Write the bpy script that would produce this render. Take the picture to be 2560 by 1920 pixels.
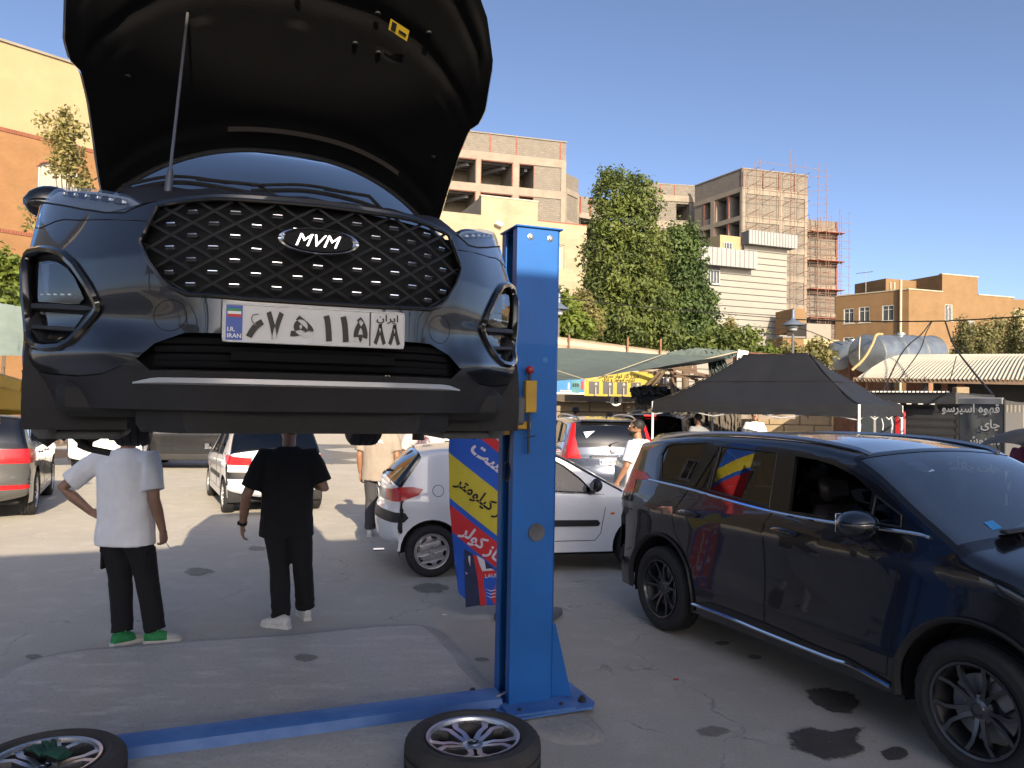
import bpy, bmesh, math, random
from mathutils import Vector, Matrix, noise
from mathutils.geometry import tessellate_polygon
R = math.radians
for o in list(bpy.data.objects):
    bpy.data.objects.remove(o)
SC = bpy.context.scene
COL = SC.collection
random.seed(7)

# ---------------------------------------------------------------- camera
FPX, CX, CY = 1922.3, 1280.0, 960.0        # the photograph: 2560 x 1920
CAM_H, PITCH, ROLL = 1.95, math.atan(44.5 / 1922.3), 0.018
_F = Vector((0, math.cos(PITCH), math.sin(PITCH)))
_U0 = Vector((0, -math.sin(PITCH), math.cos(PITCH)))
_R = math.cos(ROLL) * Vector((1, 0, 0)) + math.sin(ROLL) * _U0
_U = math.cos(ROLL) * _U0 - math.sin(ROLL) * Vector((1, 0, 0))
cam = bpy.data.cameras.new('camera')
cam.sensor_width = 36.0
cam.lens = 36.0 * FPX / 2560.0
cam.clip_end = 3000
cam.clip_start = 0.05
cam_o = bpy.data.objects.new('camera', cam)
COL.objects.link(cam_o)
cam_o.matrix_world = Matrix(((_R.x, _U.x, -_F.x, 0), (_R.y, _U.y, -_F.y, 0), (_R.z, _U.z, -_F.z, CAM_H), (0, 0, 0, 1)))
SC.camera = cam_o

# ---------------------------------------------------------------- sky, sun, exposure
SUN_AZ, SUN_EL = R(-18), R(23.6)             # rays travel away from the camera, 18 degrees to the left
_ray = Vector((math.sin(SUN_AZ) * math.cos(SUN_EL), math.cos(SUN_AZ) * math.cos(SUN_EL), -math.sin(SUN_EL)))
W = bpy.data.worlds.new('World')
SC.world = W
W.use_nodes = True
nt = W.node_tree
bg = nt.nodes['Background']
sky = nt.nodes.new('ShaderNodeTexSky')
sky.sky_type = 'NISHITA'
sky.sun_disc = False
sky.sun_elevation = SUN_EL
_tosun = -_ray
sky.sun_rotation = math.atan2(_tosun.x, _tosun.y)
sky.air_density = 0.45
sky.dust_density = 4.0
sky.ozone_density = 0.5
sky.altitude = 1200
nt.links.new(sky.outputs[0], bg.inputs[0])
bg.inputs[1].default_value = 0.15
sun = bpy.data.lights.new('sun', 'SUN')
sun.energy = 4.6
sun.angle = R(0.5)
sun.color = (1.0, 0.84, 0.62)
sun_o = bpy.data.objects.new('sun', sun)
COL.objects.link(sun_o)
sun_o.rotation_euler = _ray.to_track_quat('-Z', 'Y').to_euler()
SC.view_settings.view_transform = 'Standard'
SC.view_settings.look = 'None'
SC.view_settings.gamma = 1.0
SC.view_settings.exposure = 1.0
SC.view_settings.use_curve_mapping = False
SC.render.film_transparent = False
SC.cycles.max_bounces = 8
SC.cycles.transparent_max_bounces = 12
SC.cycles.caustics_reflective = False
SC.cycles.caustics_refractive = False
SC.cycles.use_denoising = True

# ---------------------------------------------------------------- placing: a pixel of the photo and a real distance give a real point
def ray(px, py):
    return _F + _R * ((px - CX) / FPX) + _U * ((CY - py) / FPX)
def at(px, py, Y):
    d = ray(px, py)
    return Vector((0, 0, CAM_H)) + d * (Y / d.y)
def ground(px, py, z=0.0):
    d = ray(px, py)
    return Vector((0, 0, CAM_H)) + d * ((z - CAM_H) / d.z)

# ---------------------------------------------------------------- materials
def _mix(nt, a, b, fac):
    m = nt.nodes.new('ShaderNodeMix'); m.data_type = 'RGBA'
    for i, c in ((6, a), (7, b)):
        if hasattr(c, 'is_output'): nt.links.new(c, m.inputs[i])
        else: m.inputs[i].default_value = (*c[:3], 1)
    if hasattr(fac, 'is_output'): nt.links.new(fac, m.inputs[0])
    else: m.inputs[0].default_value = fac
    return m.outputs[2]
def _ramp(nt, fac, stops):
    r = nt.nodes.new('ShaderNodeValToRGB')
    e = r.color_ramp.elements
    while len(e) < len(stops): e.new(0.5)
    for i, (p, c) in enumerate(stops):
        e[i].position = p
        e[i].color = (c, c, c, 1) if not hasattr(c, '__len__') else (*c[:3], 1)
    nt.links.new(fac, r.inputs[0])
    return r.outputs[0]
def _noise(nt, scale, detail=5, rough=.55, stretch=None, world=False):
    tc = nt.nodes.new('ShaderNodeTexCoord')
    if world:
        tc = nt.nodes.new('ShaderNodeNewGeometry'); out = tc.outputs['Position']
    else:
        out = tc.outputs['Object']
    if stretch:
        mp = nt.nodes.new('ShaderNodeMapping'); mp.inputs['Scale'].default_value = stretch
        nt.links.new(out, mp.inputs[0]); out = mp.outputs[0]
    n = nt.nodes.new('ShaderNodeTexNoise')
    n.inputs['Scale'].default_value = scale; n.inputs['Detail'].default_value = detail
    n.inputs['Roughness'].default_value = rough
    nt.links.new(out, n.inputs['Vector'])
    return n.outputs[0]
def mat(name, col, rough=.5, metal=0., var=0., vscale=3., col2=None, bump=0., bscale=40., coat=0., spec=.5, stretch=None, world=False, rvar=0., emit=None, sheen=0.):
    m = bpy.data.materials.new(name); m.use_nodes = True
    nt = m.node_tree; b = nt.nodes['Principled BSDF']
    b.inputs['Base Color'].default_value = (*col, 1)
    b.inputs['Roughness'].default_value = rough
    b.inputs['Metallic'].default_value = metal
    b.inputs['Specular IOR Level'].default_value = spec
    b.inputs['Coat Weight'].default_value = coat
    b.inputs['Coat Roughness'].default_value = 0.03
    b.inputs['Sheen Weight'].default_value = sheen
    if var or col2:
        n = _noise(nt, vscale, 6, .6, stretch, world)
        f = _ramp(nt, n, [(.3, 0.), (.72, 1.)])
        c2 = col2 or [min(1, c * (1 + var)) for c in col]
        c1 = col if col2 else [c * (1 - var) for c in col]
        nt.links.new(_mix(nt, c1, c2, f), b.inputs['Base Color'])
        if rvar:
            mr = nt.nodes.new('ShaderNodeMapRange')
            mr.inputs[3].default_value = max(0, rough - rvar); mr.inputs[4].default_value = min(1, rough + rvar)
            nt.links.new(f, mr.inputs[0]); nt.links.new(mr.outputs[0], b.inputs['Roughness'])
    if bump:
        n = _noise(nt, bscale, 4, .6, stretch, world)
        bp = nt.nodes.new('ShaderNodeBump'); bp.inputs['Strength'].default_value = bump; bp.inputs['Distance'].default_value = .01
        nt.links.new(n, bp.inputs['Height']); nt.links.new(bp.outputs[0], b.inputs['Normal'])
    if emit:
        b.inputs['Emission Color'].default_value = (*emit[0], 1); b.inputs['Emission Strength'].default_value = emit[1]
    return m
def glass(name, tint, ior=1.5, base=0.0, rough=0.0):
    m = bpy.data.materials.new(name); m.use_nodes = True
    nt = m.node_tree; nt.nodes.remove(nt.nodes['Principled BSDF'])
    t = nt.nodes.new('ShaderNodeBsdfTransparent'); t.inputs[0].default_value = (*tint, 1)
    g = nt.nodes.new('ShaderNodeBsdfGlossy'); g.inputs['Roughness'].default_value = rough
    fr = nt.nodes.new('ShaderNodeFresnel'); fr.inputs[0].default_value = ior
    ad = nt.nodes.new('ShaderNodeMath'); ad.operation = 'ADD'; ad.inputs[1].default_value = base; ad.use_clamp = True
    nt.links.new(fr.outputs[0], ad.inputs[0])
    mx = nt.nodes.new('ShaderNodeMixShader')
    nt.links.new(ad.outputs[0], mx.inputs[0]); nt.links.new(t.outputs[0], mx.inputs[1]); nt.links.new(g.outputs[0], mx.inputs[2])
    nt.links.new(mx.outputs[0], nt.nodes['Material Output'].inputs[0])
    return m

# ---------------------------------------------------------------- mesh building
class MB:
    def __init__(s):
        s.v = []; s.f = []; s.mi = []; s.cur = 0; s.M = None
    def add(s, vs, fs):
        b = len(s.v)
        if s.M is not None: vs = [s.M @ Vector(p) for p in vs]
        s.v += [tuple(p) for p in vs]
        s.f += [[i + b for i in f] for f in fs]
        s.mi += [s.cur] * len(fs)
    def box(s, c, d, rot=None, bev=0.0):
        hx, hy, hz = d[0] / 2, d[1] / 2, d[2] / 2
        if bev <= 0:
            vs = [Vector((i * hx, j * hy, k * hz)) for i in (-1, 1) for j in (-1, 1) for k in (-1, 1)]
            fs = [(0, 1, 3, 2), (4, 6, 7, 5), (0, 4, 5, 1), (2, 3, 7, 6), (0, 2, 6, 4), (1, 5, 7, 3)]
        else:
            b = min(bev, hx * .9, hy * .9, hz * .9)
            vs = []; ix = {}
            for i in (-1, 1):
                for j in (-1, 1):
                    for k in (-1, 1):
                        ix[i, j, k, 0] = len(vs); vs.append(Vector((i * hx, j * (hy - b), k * (hz - b))))
                        ix[i, j, k, 1] = len(vs); vs.append(Vector((i * (hx - b), j * hy, k * (hz - b))))
                        ix[i, j, k, 2] = len(vs); vs.append(Vector((i * (hx - b), j * (hy - b), k * hz)))
            fs = []
            for a in range(3):
                for sg in (-1, 1):
                    q = []
                    for u, w in ((-1, -1), (1, -1), (1, 1), (-1, 1)):
                        t = [0, 0, 0]; t[a] = sg; t[(a + 1) % 3] = u; t[(a + 2) % 3] = w
                        q.append(ix[t[0], t[1], t[2], a])
                    fs.append(q if sg > 0 else q[::-1])
            for a in range(3):
                for u in (-1, 1):
                    for w in (-1, 1):
                        b1, b2 = (a + 1) % 3, (a + 2) % 3
                        t = [0, 0, 0]; t[b1] = u; t[b2] = w
                        lo = list(t); lo[a] = -1; hi = list(t); hi[a] = 1
                        q = [ix[(*lo, b1)], ix[(*hi, b1)], ix[(*hi, b2)], ix[(*lo, b2)]]
                        fs.append(q if u * w < 0 else q[::-1])
            for i in (-1, 1):
                for j in (-1, 1):
                    for k in (-1, 1):
                        q = [ix[i, j, k, 0], ix[i, j, k, 1], ix[i, j, k, 2]]
                        fs.append(q if i * j * k > 0 else q[::-1])
        M = Matrix.Translation(Vector(c))
        if rot is not None:
            M = M @ (rot.to_4x4() if hasattr(rot, 'to_4x4') else Matrix.Rotation(rot, 4, 'Z'))
        s.add([M @ p for p in vs], fs)
    def bar(s, a, b, w, h=None, bev=0, up=(0, 0, 1)):
        a = Vector(a); b = Vector(b); d = b - a
        x = d.normalized(); u = Vector(up)
        if abs(x.dot(u)) > .99: u = Vector((0, 1, 0))
        y = u.cross(x).normalized(); z = x.cross(y)
        s.box((a + b) / 2, (d.length, w, h or w), Matrix((x, y, z)).transposed(), bev)
    def tube(s, pts, r, n=8, closed=False, caps=True, flat=1.0):
        pts = [Vector(p) for p in pts]; N = len(pts)
        if N < 2: return
        rs = r if hasattr(r, '__len__') else [r] * N
        T = []
        for i in range(N):
            a = pts[(i - 1) % N] if (closed or i > 0) else pts[i]
            b = pts[(i + 1) % N] if (closed or i < N - 1) else pts[i]
            d = b - a
            T.append(d.normalized() if d.length > 1e-9 else Vector((0, 0, 1)))
        u = T[0].orthogonal().normalized()
        if abs(T[0].z) < .95: u = T[0].cross(Vector((0, 0, 1))).normalized()
        vs = []
        for i in range(N):
            u = (u - T[i] * u.dot(T[i]))
            u = u.normalized() if u.length > 1e-6 else T[i].orthogonal().normalized()
            w = T[i].cross(u)
            for k in range(n):
                a = 2 * math.pi * k / n
                vs.append(pts[i] + (u * math.cos(a) + w * math.sin(a) * flat) * rs[i])
        fs = []
        for i in range(N if closed else N - 1):
            for k in range(n):
                j = (i + 1) % N
                fs.append((i * n + k, i * n + (k + 1) % n, j * n + (k + 1) % n, j * n + k))
        if caps and not closed:
            fs.append(tuple(range(n))[::-1]); fs.append(tuple((N - 1) * n + k for k in range(n)))
        s.add(vs, fs)
    def lathe(s, prof, n=32, M=None, closed=False):
        vs = []; P = len(prof)
        for k in range(n):
            a = 2 * math.pi * k / n
            for r, z in prof: vs.append(Vector((r * math.cos(a), r * math.sin(a), z)))
        fs = []
        for k in range(n):
            q = (k + 1) % n
            for i in range(P - 1 if not closed else P):
                j = (i + 1) % P
                fs.append((k * P + i, q * P + i, q * P + j, k * P + j))
        if M is not None: vs = [M @ p for p in vs]
        s.add(vs, fs)
    def prism(s, poly, z0, z1, M=None, cap0=True, cap1=True):
        n = len(poly)
        ar = sum(poly[i][0] * poly[(i + 1) % n][1] - poly[(i + 1) % n][0] * poly[i][1] for i in range(n))
        if ar < 0: poly = poly[::-1]
        vs = [Vector((p[0], p[1], z0)) for p in poly] + [Vector((p[0], p[1], z1)) for p in poly]
        fs = [(i, (i + 1) % n, n + (i + 1) % n, n + i) for i in range(n)]
        tri = tessellate_polygon([[Vector((p[0], p[1], 0)) for p in poly]])
        up = []
        for t in tri:
            a, b, c = (poly[i] for i in t)
            sg = (b[0] - a[0]) * (c[1] - a[1]) - (b[1] - a[1]) * (c[0] - a[0])
            up.append(t if sg > 0 else t[::-1])
        if cap0: fs += [t[::-1] for t in up]
        if cap1: fs += [tuple(i + n for i in t) for t in up]
        if M is not None: vs = [M @ p for p in vs]
        s.add(vs, fs)
    def grid(s, nu, nv, fn, flip=False):
        vs = [fn(i / nu, j / nv) for i in range(nu + 1) for j in range(nv + 1)]
        fs = []
        for i in range(nu):
            for j in range(nv):
                q = (i * (nv + 1) + j, (i + 1) * (nv + 1) + j, (i + 1) * (nv + 1) + j + 1, i * (nv + 1) + j + 1)
                fs.append(q[::-1] if flip else q)
        s.add(vs, fs)
    def loft(s, rings, caps=True):
        n = len(rings[0]); vs = [p for r in rings for p in r]; fs = []
        for i in range(len(rings) - 1):
            for k in range(n):
                q = (k + 1) % n
                fs.append((i * n + k, i * n + q, (i + 1) * n + q, (i + 1) * n + k))
        if caps:
            fs.append(tuple(range(n))[::-1]); fs.append(tuple((len(rings) - 1) * n + k for k in range(n)))
        s.add(vs, fs)
    def ico(s, c, r, sub=2, sc=(1, 1, 1)):
        bm = bmesh.new(); bmesh.ops.create_icosphere(bm, subdivisions=sub, radius=r)
        bm.verts.index_update()
        s.add([Vector(c) + Vector((v.co.x * sc[0], v.co.y * sc[1], v.co.z * sc[2])) for v in bm.verts], [[v.index for v in f.verts] for f in bm.faces])
        bm.free()
    def build(s, name, mats, parent=None, ang=38, smooth=True):
        me = bpy.data.meshes.new(name)
        me.from_pydata(s.v, [], s.f)
        if not hasattr(mats, '__len__'): mats = [mats]
        for m in mats: me.materials.append(m)
        if len(mats) > 1: me.polygons.foreach_set('material_index', s.mi)
        if smooth: shade(me, ang)
        return link(name, me, parent)
def shade(me, ang=38):
    me.polygons.foreach_set('use_smooth', [True] * len(me.polygons))
    if ang < 180: me.set_sharp_from_angle(angle=R(ang))
def link(name, me, parent=None):
    o = bpy.data.objects.new(name, me)
    COL.objects.link(o)
    if parent is not None: o.parent = parent
    return o
def tag(o, label, cat, group=None):
    o['label'] = label; o['category'] = cat
    if group: o['group'] = group
    return o
def thing(name, label, cat, loc=(0, 0, 0), rz=0., group=None):
    o = bpy.data.objects.new(name, None); COL.objects.link(o)
    o.empty_display_size = .2
    o.location = loc; o.rotation_euler = (0, 0, rz)
    return tag(o, label, cat, group)
def struct(o, label=None):
    o['kind'] = 'structure'
    if label: o['label'] = label
    return o
def share(src, name, parent=None, M=None):
    o = src.copy(); COL.objects.link(o); o.name = name; o.parent = parent
    if M is not None: o.matrix_local = M
    return o
def copy_tree(o, parent=None):
    c = o.copy(); COL.objects.link(c); c.parent = parent
    for ch in list(o.children): copy_tree(ch, c)
    return c
def cr(pts, n):
    """Catmull-Rom through tuples, n samples per span"""
    P = [Vector(p) for p in pts]; out = []
    for i in range(len(P) - 1):
        a = P[i - 1] if i else P[0] * 2 - P[1]
        b, c = P[i], P[i + 1]
        d = P[i + 2] if i + 2 < len(P) else P[-1] * 2 - P[-2]
        for k in range(n):
            t = k / n
            out.append(.5 * ((2 * b) + (c - a) * t + (2 * a - 5 * b + 4 * c - d) * t * t + (3 * b - a - 3 * c + d) * t ** 3))
    out.append(P[-1]); return out
def lerp(a, b, t): return a + (b - a) * t
def interp(tab, x):
    if x <= tab[0][0]: return tab[0][1]
    for (x0, y0), (x1, y1) in zip(tab, tab[1:]):
        if x <= x1: return y0 + (y1 - y0) * (x - x0) / (x1 - x0)
    return tab[-1][1]
def sinterp(tab, x):
    """smooth (Catmull-Rom) table lookup"""
    if x <= tab[0][0]: return tab[0][1]
    if x >= tab[-1][0]: return tab[-1][1]
    for i in range(len(tab) - 1):
        x0, y0 = tab[i]; x1, y1 = tab[i + 1]
        if x <= x1:
            t = (x - x0) / (x1 - x0)
            xm, ym = tab[i - 1] if i else (2 * x0 - x1, 2 * y0 - y1)
            xp, yp = tab[i + 2] if i + 2 < len(tab) else (2 * x1 - x0, 2 * y1 - y0)
            m0 = (y1 - ym) / (x1 - xm) * (x1 - x0); m1 = (yp - y0) / (xp - x0) * (x1 - x0)
            return (2 * t ** 3 - 3 * t * t + 1) * y0 + (t ** 3 - 2 * t * t + t) * m0 + (-2 * t ** 3 + 3 * t * t) * y1 + (t ** 3 - t * t) * m1
def in_poly(x, y, P):
    c = False; n = len(P)
    for i in range(n):
        x0, y0 = P[i]; x1, y1 = P[i - 1]
        if (y0 > y) != (y1 > y) and x < (x1 - x0) * (y - y0) / (y1 - y0) + x0: c = not c
    return c

# ---------------------------------------------------------------- lettering (Latin and joined Persian letters)
_AR = {'ا': (0xFE8D, 2), 'ب': (0xFE8F, 4), 'پ': (0xFB56, 4), 'ت': (0xFE95, 4), 'ج': (0xFE9D, 4), 'چ': (0xFB7A, 4), 'د': (0xFEA9, 2), 'ر': (0xFEAD, 2),
       'ز': (0xFEAF, 2), 'ژ': (0xFB8A, 2), 'س': (0xFEB1, 4), 'ش': (0xFEB5, 4), 'ق': (0xFED5, 4), 'ک': (0xFB8E, 4), 'گ': (0xFB92, 4), 'ل': (0xFEDD, 4),
       'م': (0xFEE1, 4), 'ن': (0xFEE5, 4), 'ه': (0xFEE9, 4), 'و': (0xFEED, 2), 'ی': (0xFBFC, 4)}
def persian(t):
    out = []
    for w in t.split(' '):
        g = []; i = 0
        while i < len(w):
            ch = w[i]
            if ch not in _AR: g.append(ch); i += 1; continue
            prev = i > 0 and w[i - 1] in _AR and _AR[w[i - 1]][1] == 4
            if ch == 'ل' and i + 1 < len(w) and w[i + 1] == 'ا':
                g.append(chr(0xFEFC if prev else 0xFEFB)); i += 2; continue
            b, k = _AR[ch]
            nxt = k == 4 and i + 1 < len(w) and w[i + 1] in _AR
            g.append(chr(b + (3 if prev and nxt else 2 if nxt else 1 if prev else 0))); i += 1
        out.append(''.join(g[::-1]))
    return ' '.join(out[::-1])
def text_mesh(mb, s, size, M, bold=0.0, align='CENTER', extrude=0.0, width=None, shear=0.0):
    c = bpy.data.curves.new('lettering', 'FONT')
    c.body = s; c.size = size; c.align_x = align; c.resolution_u = 2; c.offset = bold * size; c.extrude = extrude; c.shear = shear
    o = bpy.data.objects.new('lettering', c); COL.objects.link(o)
    bpy.context.view_layer.update()
    dg = bpy.context.evaluated_depsgraph_get()
    me = bpy.data.meshes.new_from_object(o.evaluated_get(dg))
    vs = [v.co.copy() for v in me.vertices]
    if width and vs:
        x0 = min(v.x for v in vs); x1 = max(v.x for v in vs); k = width / max(x1 - x0, 1e-6); xm = (x0 + x1) / 2
        for v in vs: v.x = (v.x - xm) * k
    mb.add([M @ v for v in vs], [tuple(p.vertices) for p in me.polygons])
    bpy.data.objects.remove(o); bpy.data.curves.remove(c); bpy.data.meshes.remove(me)
# ---------------------------------------------------------------- shared materials
M = {}
M['asphalt'] = None
M['black_paint'] = mat('black_car_paint', (.005, .006, .009), .25, 0, coat=1.0, spec=.5)
M['black_paint'].node_tree.nodes['Principled BSDF'].inputs['Coat IOR'].default_value = 1.62
M['graphite_paint'] = mat('graphite_car_paint', (.016, .018, .023), .32, .5, coat=1.0)
M['white_paint'] = mat('white_car_paint', (.82, .83, .84), .3, 0, coat=.7, var=.03, vscale=2)
M['grey_paint'] = mat('grey_car_paint', (.13, .13, .125), .3, .5, coat=.9)
M['blue_grey_paint'] = mat('blue_grey_car_paint', (.055, .068, .105), .3, .55, coat=.9)
M['steel_blue_paint'] = mat('steel_blue_car_paint', (.10, .13, .19), .3, .45, coat=.9)
M['silver_paint'] = mat('silver_car_paint', (.30, .33, .37), .3, .5, coat=.9)
M['trim'] = mat('black_plastic_trim', (.018, .018, .019), .5, var=.15, vscale=6, bump=.12, bscale=300)
M['dusty_trim'] = mat('dusty_black_plastic', (.010, .010, .012), .6, col2=(.026, .026, .031), vscale=4, bump=.2, bscale=220)
M['gloss_black'] = mat('gloss_black_plastic', (.008, .008, .009), .12, coat=.5)
M['dark'] = mat('dark_underbody', (.012, .012, .013), .75, var=.3, vscale=8, bump=.3, bscale=60)
M['seam'] = mat('panel_gap', (.004, .004, .004), .8)
M['rubber'] = mat('tyre_rubber', (.016, .016, .017), .72, var=.25, vscale=9, bump=.15, bscale=120)
M['dusty_rubber'] = mat('dusty_tyre_rubber', (.022, .021, .020), .8, col2=(.06, .055, .05), vscale=5, bump=.15, bscale=120)
M['chrome'] = mat('bright_chrome', (.75, .76, .78), .08, 1.0)
M['satin'] = mat('satin_chrome', (.5, .51, .53), .28, 1.0)
M['alloy'] = mat('machined_alloy', (.58, .58, .60), .38, 1.0, var=.06, vscale=20)
M['gunmetal'] = mat('gunmetal_alloy', (.13, .135, .15), .25, .9)
M['hubcap'] = mat('silver_hubcap', (.40, .40, .40), .35, .6, var=.1, vscale=12)
M['barrel'] = mat('dark_wheel_barrel', (.03, .03, .032), .5, .5)
M['disc'] = mat('brake_disc_steel', (.28, .28, .29), .4, .9)
M['glass'] = glass('car_window_glass', (.42, .45, .46), 1.5, .015)
M['dark_glass'] = glass('tinted_car_glass', (.13, .14, .15), 1.55, .07)
M['windscreen'] = glass('windscreen_glass', (.50, .54, .57), 1.52, .32)
M['lens'] = glass('clear_lamp_lens', (.80, .83, .86), 1.45, .08)
M['red_lens'] = mat('red_lamp_lens', (.55, .012, .016), .25, coat=.25, var=.35, vscale=25)
M['orange_lens'] = mat('orange_lamp_lens', (.75, .20, .02), .1, coat=1.0)
M['pale_lens'] = mat('pale_lamp_lens', (.62, .60, .58), .1, coat=1.0)
M['seat'] = mat('dark_brown_leather', (.035, .024, .020), .45, var=.15, vscale=9, bump=.15, bscale=120)
M['interior'] = mat('dark_interior', (.018, .018, .019), .8)
M['plate_white'] = mat('plate_white', (.62, .62, .60), .4, var=.06, vscale=18)
M['plate_blue'] = mat('plate_blue', (.02, .07, .36), .4)
M['plate_black'] = mat('plate_black', (.012, .012, .012), .5)
M['plate_red'] = mat('plate_red', (.55, .03, .03), .5)
M['plate_green'] = mat('plate_green', (.02, .25, .08), .5)
M['bolt'] = mat('zinc_bolt', (.45, .44, .40), .35, .9)
M['liner'] = mat('black_felt_liner', (.0022, .0022, .003), .8, var=.3, vscale=5, bump=.15, bscale=90, spec=.2)
M['white'] = mat('plain_white', (.80, .80, .78), .5)
M['sticker_blue'] = mat('sticker_blue', (.05, .28, .62), .5)
M['sticker_pale'] = mat('sticker_pale', (.45, .62, .70), .5)

# ---------------------------------------------------------------- cutting panels out of a car's skin
def cut_faces(bm, poly, axis, sel):
    """split the faces along a polygon seen along x ('x': y,z) or y ('y': x,z); return the faces inside it"""
    n = len(poly)
    a = sum(poly[i][0] * poly[(i + 1) % n][1] - poly[(i + 1) % n][0] * poly[i][1] for i in range(n))
    if a < 0: poly = poly[::-1]
    ia, ib = (0, 2) if axis == 'y' else (1, 2)
    pad = .012
    def tri_cut(P):
        xs = [p[0] for p in P]; ys = [p[1] for p in P]
        x0, x1, y0, y1 = min(xs) - pad, max(xs) + pad, min(ys) - pad, max(ys) + pad
        for i in range(len(P)):
            p, q = P[i], P[(i + 1) % len(P)]
            fs = []
            for f in bm.faces:
                c = f.calc_center_median()
                if not sel(c, f): continue
                us = [v.co[ia] for v in f.verts]; ws = [v.co[ib] for v in f.verts]
                if max(us) < x0 or min(us) > x1 or max(ws) < y0 or min(ws) > y1: continue
                fs.append(f)
            dx, dy = q[0] - p[0], q[1] - p[1]
            co = Vector((0, 0, 0)); co[ia], co[ib] = p
            no = Vector((0, 0, 0)); no[ia], no[ib] = dy, -dx
            if no.length < 1e-9 or not fs: continue
            geom = set(fs)
            for f in fs:
                geom.update(f.edges); geom.update(f.verts)
            bmesh.ops.bisect_plane(bm, geom=list(geom), dist=1e-5, plane_co=co, plane_no=no.normalized())
    convex = all((poly[(i + 1) % n][0] - poly[i][0]) * (poly[(i + 2) % n][1] - poly[(i + 1) % n][1]) - (poly[(i + 1) % n][1] - poly[i][1]) * (poly[(i + 2) % n][0] - poly[(i + 1) % n][0]) > -1e-7 for i in range(n))
    if convex: tri_cut(poly)
    else:
        for t in tessellate_polygon([[Vector((p[0], p[1], 0)) for p in poly]]):
            tri_cut([poly[i] for i in t])
    out = []
    for f in bm.faces:
        c = f.calc_center_median()
        if sel(c, f) and in_poly(c[ia], c[ib], poly): out.append(f)
    return out
def take(bm, faces, name, mats, parent, offset=0.0, keep=False):
    """move faces of the skin into an object of their own, with the skin's smooth normals"""
    faces = [f for f in faces if f.is_valid]
    if not faces: return None
    idx = {}; vs = []; ns = []; fs = []
    for f in faces:
        r = []
        for v in f.verts:
            if v not in idx:
                idx[v] = len(vs); vs.append(v.co + v.normal * offset); ns.append(v.normal.copy())
            r.append(idx[v])
        fs.append(r)
    me = bpy.data.meshes.new(name); me.from_pydata([tuple(v) for v in vs], [], fs)
    for m in (mats if hasattr(mats, '__len__') else [mats]): me.materials.append(m)
    me.polygons.foreach_set('use_smooth', [True] * len(fs))
    me.normals_split_custom_set_from_vertices([tuple(n) for n in ns])
    if not keep: bmesh.ops.delete(bm, geom=faces, context='FACES')
    return link(name, me, parent)

# ---------------------------------------------------------------- wheels
def tyre_mb(Rt, w, rr, n=56, tread=True):
    mb = MB(); h = w / 2
    prof = [(rr, -h * .80), (rr + .012, -h * .86), (rr + (Rt - rr) * .35, -h * 1.0), (rr + (Rt - rr) * .7, -h * .98), (Rt - .014, -h * .86), (Rt - .004, -h * .74)]
    g = []
    for c in (-.42, 0.0, .42):
        g += [(Rt, h * (c - .07)), (Rt - .008, h * (c - .055)), (Rt - .008, h * (c + .055)), (Rt, h * (c + .07))]
    prof += g + [(r, -z) for r, z in prof[::-1]]
    P = len(prof); vs = []
    for k in range(n):
        a = 2 * math.pi * k / n
        for i, (r, z) in enumerate(prof):
            if tread and k % 2 and r > Rt - .016 and abs(z) > h * .55: r -= .007
            vs.append((r * math.cos(a), r * math.sin(a), z))
    fs = []
    for k in range(n):
        q = (k + 1) % n
        for i in range(P - 1): fs.append((k * P + i, q * P + i, q * P + i + 1, k * P + i + 1))
    mb.add(vs, fs); return mb
def strip(mb, pts, z0, depth):
    """a flat-faced spoke along (r, angle, half width, z) points"""
    rings = []
    for i, (r, a, hw, z) in enumerate(pts):
        p = Vector((r * math.cos(a), r * math.sin(a), 0))
        r0, a0 = pts[max(i - 1, 0)][:2]; r1, a1 = pts[min(i + 1, len(pts) - 1)][:2]
        d = Vector((r1 * math.cos(a1) - r0 * math.cos(a0), r1 * math.sin(a1) - r0 * math.sin(a0), 0)).normalized()
        s = Vector((-d.y, d.x, 0))
        rings.append([p + s * hw + Vector((0, 0, z)), p - s * hw + Vector((0, 0, z)), p - s * hw * .9 + Vector((0, 0, z - depth)), p + s * hw * .9 + Vector((0, 0, z - depth))])
    mb.loft([[q for q in r][::-1] for r in rings])
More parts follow.
